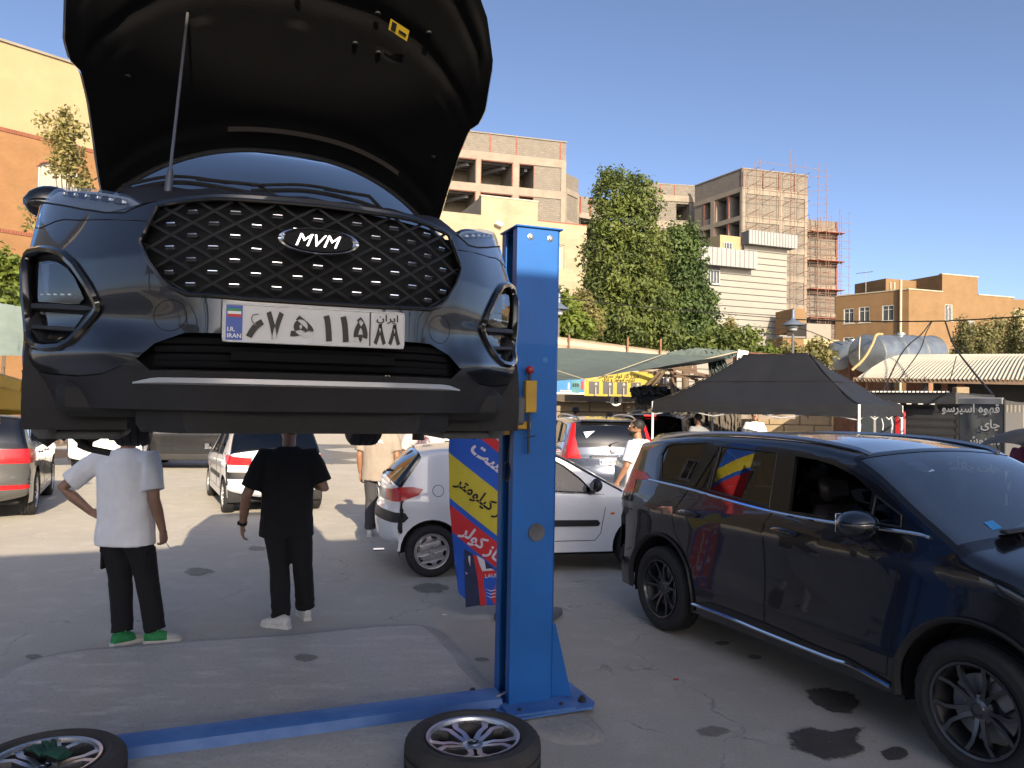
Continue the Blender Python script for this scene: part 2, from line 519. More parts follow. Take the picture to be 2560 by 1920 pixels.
def rim_mb(style, rr, w):
    """rim geometry, outer face towards +z. material slots: 0 face, 1 barrel"""
    mb = MB(); h = w / 2; mb.cur = 1
    zf = h * .72
    mb.lathe([(rr - .002, h * .86), (rr - .012, h * .80), (rr - .028, h * .55), (rr - .05, 0), (rr - .04, -h * .8), (rr, -h * .84)], 48)
    mb.cur = 0
    mb.lathe([(rr + .004, h * .84), (rr + .002, h * .93), (rr - .012, h * .90), (rr - .018, h * .72)], 48)
    if style == 'five_twin':
        for k in range(5):
            for sg in (-1, 1):
                a = 2 * math.pi * k / 5 + .3
                strip(mb, [(.045, a + sg * .30, .014, zf - .03), (rr * .38, a + sg * .19, .011, zf - .018), (rr * .7, a + sg * .22, .010, zf), (rr - .012, a + sg * .33, .012, zf + .006)], 0, .035)
        mb.lathe([(.0, zf - .018), (.028, zf - .018), (.034, zf - .024), (.075, zf - .034), (.08, zf - .07)], 32)
    elif style == 'petal':
        for k in range(5):
            a = 2 * math.pi * k / 5 + math.pi / 2
            for sg in (-1, 1):
                strip(mb, [(.05, a + sg * .42, .016, zf - .02), (rr * .44, a + sg * .40, .0135, zf - .006), (rr * .68, a + sg * .50, .0145, zf + .002), (rr - .013, a + sg * .37, .019, zf + .006)], 0, .05)
            strip(mb, [(rr - .016, a - .38, .012, zf + .007), (rr - .010, a - .12, .008, zf + .007), (rr - .010, a + .12, .008, zf + .007), (rr - .016, a + .38, .012, zf + .007)], 0, .02)
        mb.lathe([(.0, zf - .012), (.030, zf - .012), (.036, zf - .018), (.066, zf - .024), (.07, zf - .06)], 32)
    elif style == 'five':
        for k in range(5):
            a = 2 * math.pi * k / 5 + .3
            strip(mb, [(.05, a, .035, zf - .02), (rr * .5, a, .028, zf - .006), (rr - .012, a, .036, zf + .004)], 0, .04)
        mb.lathe([(.0, zf - .012), (.03, zf - .012), (.072, zf - .02), (.076, zf - .06)], 32)
    elif style == 'cover':
        out = [Vector((rr * .985 * math.cos(2 * math.pi * k / 64), rr * .985 * math.sin(2 * math.pi * k / 64), 0)) for k in range(64)]
        holes = []
        for k in range(8):
            a = 2 * math.pi * (k + .5) / 8
            c = Vector((rr * .755 * math.cos(a), rr * .755 * math.sin(a), 0)); er = Vector((math.cos(a), math.sin(a), 0)); et = Vector((-er.y, er.x, 0))
            holes.append([c + er * math.cos(t) * rr * .10 + et * math.sin(t) * rr * .175 * (1 + .25 * math.cos(t)) for t in [-2 * math.pi * q / 14 for q in range(14)]])
        loops = [out] + holes; flat = [p for l in loops for p in l]
        def dome(p): return Vector((p.x, p.y, zf + .012 * (1 - (p.length / rr) ** 2)))
        tri = tessellate_polygon(loops)
        fs = []
        for t in tri:
            a_, b_, c_ = (flat[i] for i in t)
            fs.append(t if (b_ - a_).cross(c_ - a_).z > 0 else t[::-1])
        mb.add([dome(p) for p in flat], fs)
        for hl in holes:
            n = len(hl); d = [dome(p) for p in hl]
            mb.add(d + [p * .985 - Vector((0, 0, .02)) for p in d], [(i, (i + 1) % n, n + (i + 1) % n, n + i) for i in range(n)])
        for k in range(4):
            a = 2 * math.pi * k / 4 + .785
            mb.lathe([(.014, 0), (.012, .012), (0, .013)], 10, Matrix.Translation((.055 * math.cos(a), .055 * math.sin(a), zf + .008)))
        mb.lathe([(.0, zf + .016), (.03, zf + .014), (.034, zf + .008)], 20)
    return mb
_wheels = {}
def wheel_meshes(style, Rt, w, rr, face, tyre=None):
    key = (style, Rt, face.name)
    if key not in _wheels:
        d = MB()
        d.lathe([(.05, -.02), (rr * .72, -.02), (rr * .72, 0), (.05, 0)], 32)
        d.box((rr * .55, 0, -.01), (.09, .16, .07), None, .01)
        a = d.build('wheel', M['disc'])
        b = tyre_mb(Rt, w, rr).build('tyre', tyre or M['rubber'], None, 30)
        rm = rim_mb(style, rr, w)
        rm.cur = 2
        zf = w / 2 * .72
        for k in range(5):
            t = 2 * math.pi * k / 5 + .3
            if style != 'cover': rm.lathe([(.011, zf - .05), (.011, zf - .03), (0, zf - .03)], 8, Matrix.Translation((.052 * math.cos(t), .052 * math.sin(t), 0)))
        c = rm.build('rim', [face, M['barrel'], M['trim']], None, 30)
        _wheels[key] = [x.data for x in (a, b, c)]
        for x in (a, b, c): bpy.data.objects.remove(x)
    return _wheels[key]
def put_wheel(parent, x, y, z, style, Rt, w, rr, face, steer=0., tyre=None):
    ms = wheel_meshes(style, Rt, w, rr, face, tyre)
    s = 1 if y > 0 else -1
    Mx = Matrix.Translation((x, y, z)) @ Matrix.Rotation(steer, 4, 'Z') @ Matrix.Rotation(-s * math.pi / 2, 4, 'X') @ Matrix.Rotation(random.uniform(0, 6), 4, 'Z')
    o = link('wheel', ms[0], parent); o.matrix_local = Mx
    link('tyre', ms[1], o); link('rim', ms[2], o)
    return o

# ---------------------------------------------------------------- number plates
def plate(parent, Mx, serial=None, w=.52, h=.11, name='number_plate'):
    """an Iranian plate facing +z of Mx, x to the right"""
    mb = MB(); mb.M = Mx
    mb.box((0, 0, 0), (w, h, .006), None, .004)
    r = []
    for sx, sy, a0 in ((1, 1, 0), (-1, 1, 90), (-1, -1, 180), (1, -1, 270)):
        for q in range(4):
            a = R(a0 + q * 30); r.append((sx * (w / 2 - .012) + .010 * math.cos(a), sy * (h / 2 - .012) + .010 * math.sin(a), .0035))
    mb.tube(r, .0028, 6, True)
    o = mb.build(name, M['plate_white'], parent)
    b = MB(); b.M = Mx; b.cur = 0
    b.box((-w / 2 + .031, 0, .0035), (.044, h - .012, .0016))
    b.cur = 1; b.box((-w / 2 + .031, .036, .0048), (.036, .008, .001))
    b.cur = 2; b.box((-w / 2 + .031, .028, .0048), (.036, .008, .001))
    b.cur = 3; b.box((-w / 2 + .031, .020, .0048), (.036, .008, .001))
    b.cur = 2
    T = lambda x, y: Mx @ Matrix.Translation((x, y, .0052))
    b.M = None
    text_mesh(b, 'I.R.', .017, T(-w / 2 + .012, -.025), .02, 'LEFT')
    text_mesh(b, 'IRAN', .017, T(-w / 2 + .012, -.043), .02, 'LEFT')
    b.build('country_band', [M['plate_blue'], M['plate_green'], M['white'], M['plate_red']], o)
    if serial:
        t = MB()
        for s, x, y, sz, wd, bo in serial:
            text_mesh(t, s, sz, T(x, y), bo, 'CENTER', 0.001, wd)
        t.M = Mx
        t.box((w / 2 - .105, 0, .0042), (.0035, h - .01, .002))
        t.build('digits', M['plate_black'], o, smooth=False)
    return o

# ---------------------------------------------------------------- a car from its side profile
def car(name, label, cat, origin, rz, S, group=None):
    """S: profile dict. local axes: x from the nose rearwards, +y the car's right, z up"""
    root = thing(name, label, cat, origin, rz, group)
    L, Wd = S['L'], S['W'] / 2
    zt, zb, th = S.get('ztuck', .45), S['belt'], S.get('tumble', .3)
    nf, nr, kf, kr = S.get('nf', .8), S.get('nr', .8), S.get('kf', .14), S.get('kr', .12)
    arch = S['arch']
    def Wf(x, z):
        y = Wd
        if x < nf: y -= kf * ((nf - x) / nf) ** 2.2
        if x > L - nr: y -= kr * ((x - L + nr) / nr) ** 2.2
        if z < zt: y -= S.get('tuck', .06) * ((zt - z) / zt) ** 1.6
        bz = zb(x) if callable(zb) else zb
        if z > bz - .08:
            d = z - bz + .08
            y -= th * (d * d / .16 if d < .08 else d - .04)
        sh = S.get('shoulder')
        if sh:
            zc, am = sh
            if z > zc: y -= am * min(1, (z - zc) / max(.05, bz - zc))
            else: y -= am * .5 * math.sin(math.pi * min(1, (zc - z) / .55))
        return max(y, .05)
    top = []; segn = []
    for si, seg in enumerate(S['top']):
        n = max(2, seg[1]); pts = cr([Vector(p) for p in seg[2]], max(1, math.ceil(n / (len(seg[2]) - 1))))
        if si: pts = pts[1:]
        top += pts; segn += [seg[0]] * len(pts)
    N = len(top); r = S.get('r', .06); nt_, ns = 9, 16
    tv = [0, .18, .36, .54, .70, .82, .90, .955, .985, 1.0]
    bm = bmesh.new(); ring = []
    flat = []
    nrm = []
    for i in range(N):
        a = top[max(i - 1, 0)]; b = top[min(i + 1, N - 1)]
        d = Vector((b.x - a.x, b.y - a.y)); l = d.length or 1
        nrm.append(Vector((d.y / l, -d.x / l)))
    for _ in range(6): nrm = [(nrm[max(i - 1, 0)] + nrm[i] * 2 + nrm[min(i + 1, N - 1)]).normalized() for i in range(N)]
    for i, P in enumerate(top):
        inx, inz = nrm[i]; c = P.z
        ex, ez = P.x + inx * (c + r), P.y + inz * (c + r)
        flat.append((ex, ez, inx, inz, c))
    xb_prev = -9
    for i, P in enumerate(top):
        ex, ez, inx, inz, c = flat[i]
        zs = S['sill'](P.x) if callable(S['sill']) else S['sill']
        ez = max(ez, zs + .005)
        ye = Wf(ex, ez)
        t0 = 1 - r / max(ye, .2); col = []
        for t in tv:
            q = max(0, (t - t0) / (1 - t0)); d = c * t * t + r * (1 - math.sqrt(max(0, 1 - q * q)))
            x, z = P.x + inx * d + (S['xc'](P.x) * t * t if 'xc' in S else 0), max(P.y + inz * d, zs)
            col.append((x, ye * t, z))
        if 'xc' in S: ex += S['xc'](P.x)
        xb = min(max(ex, S.get('xb0', .15)), S.get('xb1', L - .15))
        if xb <= xb_prev: xb = xb_prev + .0015
        xb_prev = xb
        zs = S['sill'](xb) if callable(S['sill']) else S['sill']
        for k in range(1, ns + 1):
            u = k / ns; x = lerp(ex, xb, u); z = lerp(ez, zs, u)
            col.append((x, Wf(x, z), z))
        ring.append(col)
    ll = bm.faces.layers.int.new('seg'); lt = bm.faces.layers.int.new('t'); li = bm.faces.layers.int.new('i')
    names = []
    for s in segn:
        if s not in names: names.append(s)
    K = len(ring[0]); V = []
    for col in ring:
        rowp = [bm.verts.new(p) for p in col]
        rown = [rowp[0]] + [bm.verts.new((p[0], -p[1], p[2])) for p in col[1:]]
        V.append((rowp, rown))
    for i in range(N - 1):
        for k in range(K - 1):
            for sd in (0, 1):
                a, b = V[i][sd], V[i + 1][sd]
                q = [a[k], b[k], b[k + 1], a[k + 1]]
                if sd == 0: q = q[::-1]
                try: f = bm.faces.new(q)
                except ValueError: continue
                f[ll] = names.index(segn[i + 1]) if k < nt_ else -1
                f[lt] = k; f[li] = i
    bmesh.ops.recalc_face_normals(bm, faces=bm.faces[:])
    bm.normal_update()
    side = lambda c, f: abs(c.y) > .3 and f[lt] >= nt_ - 3
    seams = MB()
    def line(pts, rad=.0045, closed=False, both=True, n=3):
        P = cr([Vector((p[0], p[1])) for p in pts], n) if n > 1 else [Vector(p) for p in pts]
        for s in ((1, -1) if both else (both or 1,)):
            seams.tube([(p.x, s * (Wf(p.x, p.y) - .001), p.y) for p in P], rad, 5, closed)
    parts = {'root': root, 'W': Wf, 'bm': bm}
    if 'drop' in S:
        dn = [names.index(q) for q in S['drop']]
        bmesh.ops.delete(bm, geom=[f for f in bm.faces if f[ll] in dn or (f[ll] < 0 and f.calc_center_median().x < S['dropx'])], context='FACES')
    for cx_, Ra in arch:
        P = [(cx_ + Ra * math.cos(t), S.get('archz', .33) + Ra * math.sin(t)) for t in [2 * math.pi * k / 28 for k in range(28)]]
        fs = cut_faces(bm, P, 'y', lambda c, f: abs(c.y) > .45 and c.z < 1.0 and f[lt] >= nt_ - 4)
        bmesh.ops.delete(bm, geom=fs, context='FACES')
    todo = []
    for w in S.get('windows', []):
        todo.append(('window', w))
    for d in S.get('doors', []):
        todo.append(('door', d))
    for lp in S.get('lamps', []):
        todo.append(('lamp', lp))
    picked = []
    for kind, d in todo:
        ax = d.get('axis', 'y')
        polys = [d['poly']] if ax == 'y' or d.get('centre') else [d['poly'], [(-p[0], p[1]) for p in d['poly']]]
        for pl in polys:
            if ax == 'y':
                lim = d.get('ymin', .3)
                sel = (lambda c, f: abs(c.y) > lim) if kind == 'lamp' else side
            else:
                xm = d.get('xmin'); xM = d.get('xmax')
                sel = lambda c, f: (xm is None or c.x > xm) and (xM is None or c.x < xM)
            cut_faces(bm, pl, ax, sel)
            picked.append((kind, d, ax, pl, sel))
    bm.normal_update()
    objs = {}
    for kind, d, ax, pl, sel in picked:
        for s in ((1, -1) if not d.get('centre') else (0,)):
            if ax == 'x' and s and s * sum(p[0] for p in pl) < 0: continue
            ia = 0 if ax == 'y' else 1
            fs = [f for f in bm.faces if sel(f.calc_center_median(), f) and (not s or f.calc_center_median().y * s > 0) and in_poly(f.calc_center_median()[ia], f.calc_center_median().z, pl)]
            if d.get('open') == s and kind == 'window':
                bmesh.ops.delete(bm, geom=fs, context='FACES'); continue
            o = take(bm, fs, d.get('name', {'window': 'side_window', 'door': 'door', 'lamp': 'tail_lamp'}[kind]), d.get('mat', S['paint'] if kind == 'door' else M['glass'] if kind == 'window' else M['red_lens']), root, d.get('off', -.004 if kind == 'window' else .0))
            if o is None: continue
            objs.setdefault(d.get('key', kind), {})[s] = o
            if kind == 'window' and d.get('rubber', True):
                mb = MB(); P = [Vector(p) for p in pl]
                mb.tube([(p.x, s * (Wf(p.x, p.y) + .001), p.y) for p in P], d.get('rw', .009), 6, True)
                mb.build('window_rubber', M['trim'], o)
            if kind == 'door':
                mb = MB(); n = len(pl); P = []
                for q in range(n):
                    a, b = Vector(pl[q]), Vector(pl[(q + 1) % n]); m = max(1, int((b - a).length / .08))
                    P += [a.lerp(b, e / m) for e in range(m)]
                mb.tube([(p.x, s * (Wf(p.x, p.y) - .0025), p.y) for p in P], .0055, 5, True)
                mb.build('door_gap', M['seam'], o)
                if 'handle' in d:
                    hx, hz = d['handle']; hm = MB(); nx = 10
                    ln, hh = d.get('hsize', (.15, .028))
                    hm.loft([[Vector((hx + ln * (q / nx - .5), s * (Wf(hx, hz) + .012 + .018 * math.sin(math.pi * q / nx)) + s * .010 * math.cos(a), hz + hh * math.sqrt(max(.02, 1 - (2 * q / nx - 1) ** 2)) * .8 * math.sin(a))) for a in [2 * math.pi * e / 8 for e in range(8)]] for q in range(nx + 1)])
                    hm.build('handle', d.get('hmat', S['paint']), o)
    for nm, gname, gm, tmax, skip in S['glass']:
        si = names.index(nm)
        rows = [i for i in range(N - 1) if segn[i + 1] == nm]
        rr = rows[skip[0]:len(rows) - skip[1]]
        fs = [f for f in bm.faces if f[ll] == si and f[li] in rr and f[lt] < tmax]
        objs[gname] = {0: take(bm, fs, gname, gm, root, -.003)}
        bd = [f for f in bm.faces if f[ll] == si and f[lt] < tmax + 1]
        if S.get('bands', True) and bd: take(bm, bd, gname + '_border', M['gloss_black'], objs[gname][0], 0)
    bm.normal_update()
    lin = [f for f in bm.faces if f.calc_center_median().z > .5]
    take(bm, lin, 'cabin_lining', M['interior'], root, -.022, keep=True)
    for cname, poly, axis, selx, mt in S.get('clad', []):
        for pl in ([poly] if axis == 'y' else [poly]):
            fs = cut_faces(bm, pl, axis, selx)
            bm.normal_update()
            objs[cname] = {0: take(bm, fs, cname, mt, root, .004)}
    body = take(bm, bm.faces[:], 'body', S['paint'], root)
    bm.free()
    objs['body'] = body
    u = MB()
    u.box((L / 2, 0, S['under']), (L - .7, Wd * 1.62, .12), None, .03)
    for cx_, Ra in arch:
        for s in (1, -1):
            zc_ = S.get('archz', .33); yo, yi = Wd - S.get('lin', .05), Wd - .36
            def arc(q, y, rr_=Ra * 1.01): return Vector((cx_ + rr_ * math.cos(q), s * y, zc_ + rr_ * math.sin(q)))
            u.grid(20, 1, lambda a_, b_: arc(lerp(-.25, math.pi + .25, a_), lerp(yo, yi, b_)))
            u.add([Vector((cx_, s * yi, zc_))] + [arc(lerp(-.25, math.pi + .25, q / 20), yi) for q in range(21)], [(0, q + 1, q + 2) for q in range(20)])
    u.build('underbody', M['dark'], root)
    for pts in S.get('lines', []): line(pts)
    if seams.v: seams.build('panel_seam', M['seam'], body)
    if S.get('seats'):
        for (sx, sy) in S['seats']:
            s_ = MB(); zb_ = S.get('seatz', .55)
            s_.box((sx, sy, zb_), (.5, .5, .16), None, .05)
            s_.box((sx + .27, sy, zb_ + .33), (.15, .48, .62), Matrix.Rotation(R(14), 3, 'Y'), .06)
            s_.box((sx + .37, sy, zb_ + .74), (.10, .27, .19), Matrix.Rotation(R(10), 3, 'Y'), .04)
            s_.build('seat', S.get('seatmat', M['interior']), root)
        d = MB(); dx = S['dash']
        d.box((dx, 0, zb_ + .28), (.5, Wd * 1.6, .22), None, .08)
        d.build('dashboard', M['interior'], root)
        st = MB()
        sy = S.get('drive', -.36)
        Mx = Matrix.Translation((dx + .38, sy, zb_ + .36)) @ Matrix.Rotation(R(62), 4, 'Y')
        st.M = Mx
        st.tube([(.18 * math.cos(2 * math.pi * k / 24), .18 * math.sin(2 * math.pi * k / 24), 0) for k in range(24)], .014, 6, True)
        st.box((0, 0, -.01), (.30, .05, .02), None, .008); st.box((0, 0, -.05), (.06, .06, .12))
        st.build('steering_wheel', M['interior'], root)
    for wx, wy in S['wheels']:
        for s in (1, -1):
            put_wheel(root, wx, s * wy, S['Rt'], *S['wheel'], steer=S.get('steer', 0) if wx < L / 2 else 0)
    if 'mirror' in S:
        mx, mz, sz, mm = S['mirror']
        for s in (1, -1):
            mb = MB(); y0 = Wf(mx, mz - .04)
            rings = []
            for q in range(9):
                u_ = q / 8; e = math.sqrt(max(.03, 1 - (2 * u_ - 1) ** 2 * .96))
                rings.append([Vector((mx - .03 + S.get('mirlen', (.065, .045))[0 if math.cos(a) < 0 else 1] * math.cos(a) * e - .10 * u_ * .25, s * (y0 + .03 + sz * u_), mz + .02 + (S.get('mirh', .085) * e) * math.sin(a) * (1 - .15 * u_))) for a in [2 * math.pi * k / 14 for k in range(14)]])
            mb.loft(rings if s > 0 else [r_[::-1] for r_ in rings])
            o = mb.build('wing_mirror', mm, root, 60)
            ft = MB(); ft.tube([(mx + .02, s * (y0 - .02), mz - .09), (mx - .01, s * (y0 + .03), mz - .07), (mx - .02, s * (y0 + .09), mz - .03)], [.035, .03, .025], 8, flat=.6)
            ft.build('mirror_foot', M['trim'], o)
            gm = MB(); gm.box((mx + .012, s * (y0 + .03 + sz * .5), mz + .02), (.006, sz * .75, .11), None, .002); gm.build('mirror_glass', M['chrome'], o)
    parts['objs'] = objs
    return parts
PSI = .37      # the lift bay is turned this far from the camera's axis
# ---------------------------------------------------------------- ground
def ground_mat(name, c1, c2, c3, crack=.6, rough=.85, fine=60., streak=None):
    m = bpy.data.materials.new(name); m.use_nodes = True
    nt = m.node_tree; b = nt.nodes['Principled BSDF']; b.inputs['Roughness'].default_value = rough
    n1 = _noise(nt, .55, 6, .62, None, True); n2 = _noise(nt, 3.2, 6, .65, streak, True); n3 = _noise(nt, fine, 4, .7, None, True)
    a = _mix(nt, c1, c2, _ramp(nt, n1, [(.35, 0.), (.65, 1.)]))
    a = _mix(nt, a, c3, _ramp(nt, n2, [(.50, 0.), (.68, .85)]))
    dark = [c * .45 for c in c1]
    a = _mix(nt, a, dark, _ramp(nt, n3, [(.30, .55), (.46, 0.)]))
    light = [min(1, c * 1.9) for c in c1]
    a = _mix(nt, a, light, _ramp(nt, n3, [(.62, 0.), (.74, .6)]))
    if crack:
        geo = nt.nodes.new('ShaderNodeNewGeometry'); mp = nt.nodes.new('ShaderNodeMapping')
        wn = nt.nodes.new('ShaderNodeTexNoise'); wn.inputs['Scale'].default_value = 1.4; wn.inputs['Detail'].default_value = 6
        nt.links.new(geo.outputs['Position'], wn.inputs['Vector'])
        ad = nt.nodes.new('ShaderNodeVectorMath'); ad.operation = 'MULTIPLY_ADD'; ad.inputs[1].default_value = (.9, .9, .9)
        nt.links.new(wn.outputs['Color'], ad.inputs[0]); nt.links.new(geo.outputs['Position'], ad.inputs[2])
        v = nt.nodes.new('ShaderNodeTexVoronoi'); v.feature = 'DISTANCE_TO_EDGE'; v.inputs['Scale'].default_value = .55
        nt.links.new(ad.outputs[0], v.inputs['Vector'])
        cr_ = _ramp(nt, v.outputs['Distance'], [(0., .75), (.003, .5), (.007, 0.)])
        g = _ramp(nt, n2, [(.47, 0.), (.60, 1.)])
        mu = nt.nodes.new('ShaderNodeMath'); mu.operation = 'MULTIPLY'; nt.links.new(cr_, mu.inputs[0]); nt.links.new(g, mu.inputs[1])
        m2 = nt.nodes.new('ShaderNodeMath'); m2.operation = 'MULTIPLY'; m2.inputs[1].default_value = crack; nt.links.new(mu.outputs[0], m2.inputs[0])
        a = _mix(nt, a, [c * .25 for c in c1], m2.outputs[0])
    nt.links.new(a, b.inputs['Base Color'])
    bp = nt.nodes.new('ShaderNodeBump'); bp.inputs['Strength'].default_value = .35; bp.inputs['Distance'].default_value = .006
    n4 = _noise(nt, 110., 3, .6, None, True)
    nt.links.new(n4, bp.inputs['Height']); nt.links.new(bp.outputs[0], b.inputs['Normal'])
    return m
M['asphalt'] = ground_mat('worn_asphalt', (.42, .39, .335), (.48, .445, .38), (.52, .485, .42), .8, .88)
M['concrete_pad'] = ground_mat('oily_concrete', (.54, .505, .445), (.45, .425, .38), (.62, .59, .53), .35, .7, 45., (1.0, 2.6, 1))
M['worn_edge'] = ground_mat('worn_concrete_edge', (.44, .42, .38), (.36, .34, .31), (.50, .48, .44), 0, .85, 40.)
M['rough_concrete'] = ground_mat('rough_concrete', (.40, .38, .34), (.30, .285, .26), (.50, .48, .44), 0, .9, 30.)
g = MB(); g.grid(40, 40, lambda u, v: Vector((lerp(-240, 240, u), lerp(-60, 420, v), 0)))
struct(g.build('ground', M['asphalt'], None, 180), 'worn grey asphalt of the yard')
def sheet(name, P, z, m, n=4, wob=.0, seed=0, label=None):
    Q = cr([Vector((p[0], p[1])) for p in P + [P[0]]], n)[:-1]
    if wob:
        Q = [q + Vector((noise.noise(Vector((q.x * 6, q.y * 6, seed))), noise.noise(Vector((q.x * 6, q.y * 6, seed + 9))))) * wob for q in Q]
    mb = MB(); mb.prism([(q.x, q.y) for q in Q], z - .003, z, None, False)
    return struct(mb.build(name, m, None, 20), label)
def gp(L): return [tuple(ground(x * 1.1573, y * 1.1573)[:2]) for x, y in L]
pad = gp([(-60, 1500), (0, 1462), (40, 1444), (90, 1428), (170, 1413), (300, 1402), (460, 1390), (640, 1377), (780, 1363), (860, 1357), (905, 1357), (935, 1363), (965, 1386), (1000, 1425), (1030, 1462), (1062, 1492), (1120, 1520)])
pad += [(.10, 4.55), (-.05, 3.6), (-.6, 2.6), (-3.4, 1.4), (-5.6, 2.4), (-5.4, 3.7)]
Q = cr([Vector(p) for p in pad + [pad[0]]], 5)[:-1]
mb = MB(); c = sum(Q, Vector((0, 0))) / len(Q)
rings = []
for k, (z, ins) in enumerate(((-.004, -.06), (.022, -.01), (.042, .04), (.050, .10))):
    r = []
    for i, q in enumerate(Q):
        t = (Q[(i + 1) % len(Q)] - Q[i - 1]).normalized(); nrm = Vector((-t.y, t.x))
        if nrm.dot(c - q) < 0: nrm = -nrm
        p = q + nrm * (ins + .012 * noise.noise(Vector((q.x * 5, q.y * 5, k))))
        r.append(Vector((p.x, p.y, z)))
    rings.append(r)
mb.cur = 1; mb.loft(rings, False); mb.cur = 0; mb.prism([(p.x, p.y) for p in rings[-1]], 0.03, .050, None, False)
struct(mb.build('concrete_pad', [M['concrete_pad'], M['worn_edge']], None, 30), 'raised slab of oily concrete under the lift')
mb = MB()
hp = [tuple(p) for p in gp([(1180, 1452), (1210, 1476), (1240, 1512), (1275, 1550), (1303, 1583), (1290, 1602), (1240, 1608), (1190, 1600), (1120, 1575), (1085, 1545)])]
Q = cr([Vector(p) for p in hp + [hp[0]]], 5)[:-1]; c = sum(Q, Vector((0, 0))) / len(Q)
rings = []
for k, (sc, z) in enumerate(((1.05, -.003), (.97, .012), (.88, .022), (.7, .028), (.35, .030), (.02, .030))):
    rings.append([Vector((c.x + (q.x - c.x) * sc, c.y + (q.y - c.y) * sc, z + (.008 * noise.noise(Vector((q.x * 14, q.y * 14, sc * 5))) if sc < 1 else 0))) for q in Q])
mb.loft(rings, False); struct(mb.build('mortar_bed', M['rough_concrete'], None, 60), 'rough pale mortar round the lift post\'s foot')
def soft(m, thr=.35, top=.92):
    """let a stain fade out raggedly towards its rim"""
    nt = m.node_tree; b = nt.nodes['Principled BSDF']; at_ = nt.nodes.new('ShaderNodeAttribute'); at_.attribute_name = 'core'
    n = _noise(nt, 9., 6, .7, None, True)
    a = nt.nodes.new('ShaderNodeMath'); a.operation = 'MULTIPLY_ADD'; a.inputs[1].default_value = .9; nt.links.new(n, a.inputs[0]); nt.links.new(at_.outputs['Fac'], a.inputs[2])
    nt.links.new(_ramp(nt, a.outputs[0], [(thr + .2, 0.), (thr + .40, top)]), b.inputs['Alpha'])
    return m
def stain(name, P, z, m, seed, label):
    Q = cr([Vector((p[0], p[1])) for p in P + [P[0]]], 6)[:-1]; c = sum(Q, Vector((0, 0))) / len(Q); n = len(Q)
    vs, at_ = [], []
    for k, u in enumerate((1.12, .9, .65, .35, .02)):
        for q in Q: vs.append((c.x + (q.x - c.x) * u, c.y + (q.y - c.y) * u, z)); at_.append((0, .22, .5, .8, 1)[k])
    fs = [(k * n + i, k * n + (i + 1) % n, (k + 1) * n + (i + 1) % n, (k + 1) * n + i) for k in range(4) for i in range(n)]
    me = bpy.data.meshes.new(name); me.from_pydata(vs, [], fs); me.materials.append(m)
    me.attributes.new('core', 'FLOAT', 'POINT').data.foreach_set('value', at_)
    return struct(link(name, me), label)
M['oil'] = mat('oil_stain', (.10, .09, .08), .55, var=.25, vscale=6, world=True)
soft(M['oil'], .42)
M['stain'] = mat('faded_oil_stain', (.25, .225, .19), .75, var=.2, vscale=5, world=True)
soft(M['stain'], .72, .55)
M['wet'] = mat('wet_asphalt', (.09, .085, .075), .5, col2=(.24, .22, .19), vscale=1.3, world=True, rvar=.12)
M['foam'] = mat('dried_suds', (.42, .40, .36), .8, var=.2, vscale=9, world=True)
for i, L in enumerate(([(1735, 1490), (1790, 1485), (1850, 1500), (1862, 1530), (1830, 1545), (1790, 1540), (1752, 1520)],
                       [(1692, 1582), (1740, 1568), (1800, 1578), (1870, 1570), (1858, 1595), (1880, 1620), (1840, 1640), (1790, 1650), (1740, 1630), (1700, 1615)],
                       [(1900, 1625), (1930, 1612), (1965, 1622), (1955, 1640), (1915, 1645)])):
    stain('oil_stain', gp(L), .005, M['oil'], i, 'dark oil stain beside the black people carrier')
for i, (x, y, w) in enumerate(((75, 1420, 32), (660, 1435, 46), (1040, 1425, 24), (555, 1185, 30), (1560, 1390, 26), (1630, 1420, 26), (930, 1270, 60), (430, 1235, 50), (1540, 1580, 60))):
    z = .054 if y in (1435,) else .005
    stain('faded_stain', gp([(x - w, y), (x - w * .6, y - w * .2), (x, y - w * .26), (x + w * .7, y - w * .16), (x + w, y + 2), (x + w * .5, y + w * .26), (x - w * .2, y + w * .3), (x - w * .7, y + w * .2)]), z, M['stain'], 20 + i, 'faded brown oil spot on the ground')
sheet('wet_ground', gp([(-40, 998), (120, 990), (240, 976), (380, 982), (560, 1000), (720, 1003), (830, 1002), (980, 1006), (980, 968), (600, 958), (240, 950), (-60, 950)]), .005, M['wet'], 6, .5, 3, 'wet patch of asphalt where cars are washed')
for i, L in enumerate(([(330, 978), (420, 973), (500, 976), (590, 983), (560, 987), (440, 984)], [(300, 960), (480, 957), (640, 962), (500, 966)], [(700, 970), (790, 968), (860, 973), (760, 977)], [(105, 966), (180, 962), (215, 968), (140, 974)], [(745, 992), (790, 990), (830, 993), (780, 997)])):
    sheet('suds', gp(L), .009, M['foam'], 5, .4, 40 + i, 'pale dried suds on the wet asphalt')
# ---------------------------------------------------------------- unseen canopy behind the camera, shaped to shade the yard but admit fill light
NV_ = Vector((-math.sin(PSI), math.cos(PSI), 0)); TV_ = Vector((math.cos(PSI), math.sin(PSI), 0))
GAR = Matrix(((TV_.x, NV_.x, 0, 0), (TV_.y, NV_.y, 0, 0), (0, 0, 1, 0), (0, 0, 0, 1)))
M['garage'] = mat('pale_plaster', (.55, .52, .47), .9, var=.15, vscale=1.2, bump=.2, bscale=30)
M['garage_dark'] = mat('dark_garage_door', (.05, .05, .052), .9, var=.2, vscale=1.5)
def gbox(name, x0, x1, d0, d1, z0, z1, m):
    mb = MB(); mb.M = GAR; mb.box(((x0 + x1) / 2, (d0 + d1) / 2, (z0 + z1) / 2), (x1 - x0, d1 - d0, z1 - z0)); return struct(mb.build(name, m, None, 20))
EZ = (10.85 + 3.0) * math.tan(SUN_EL) * .998
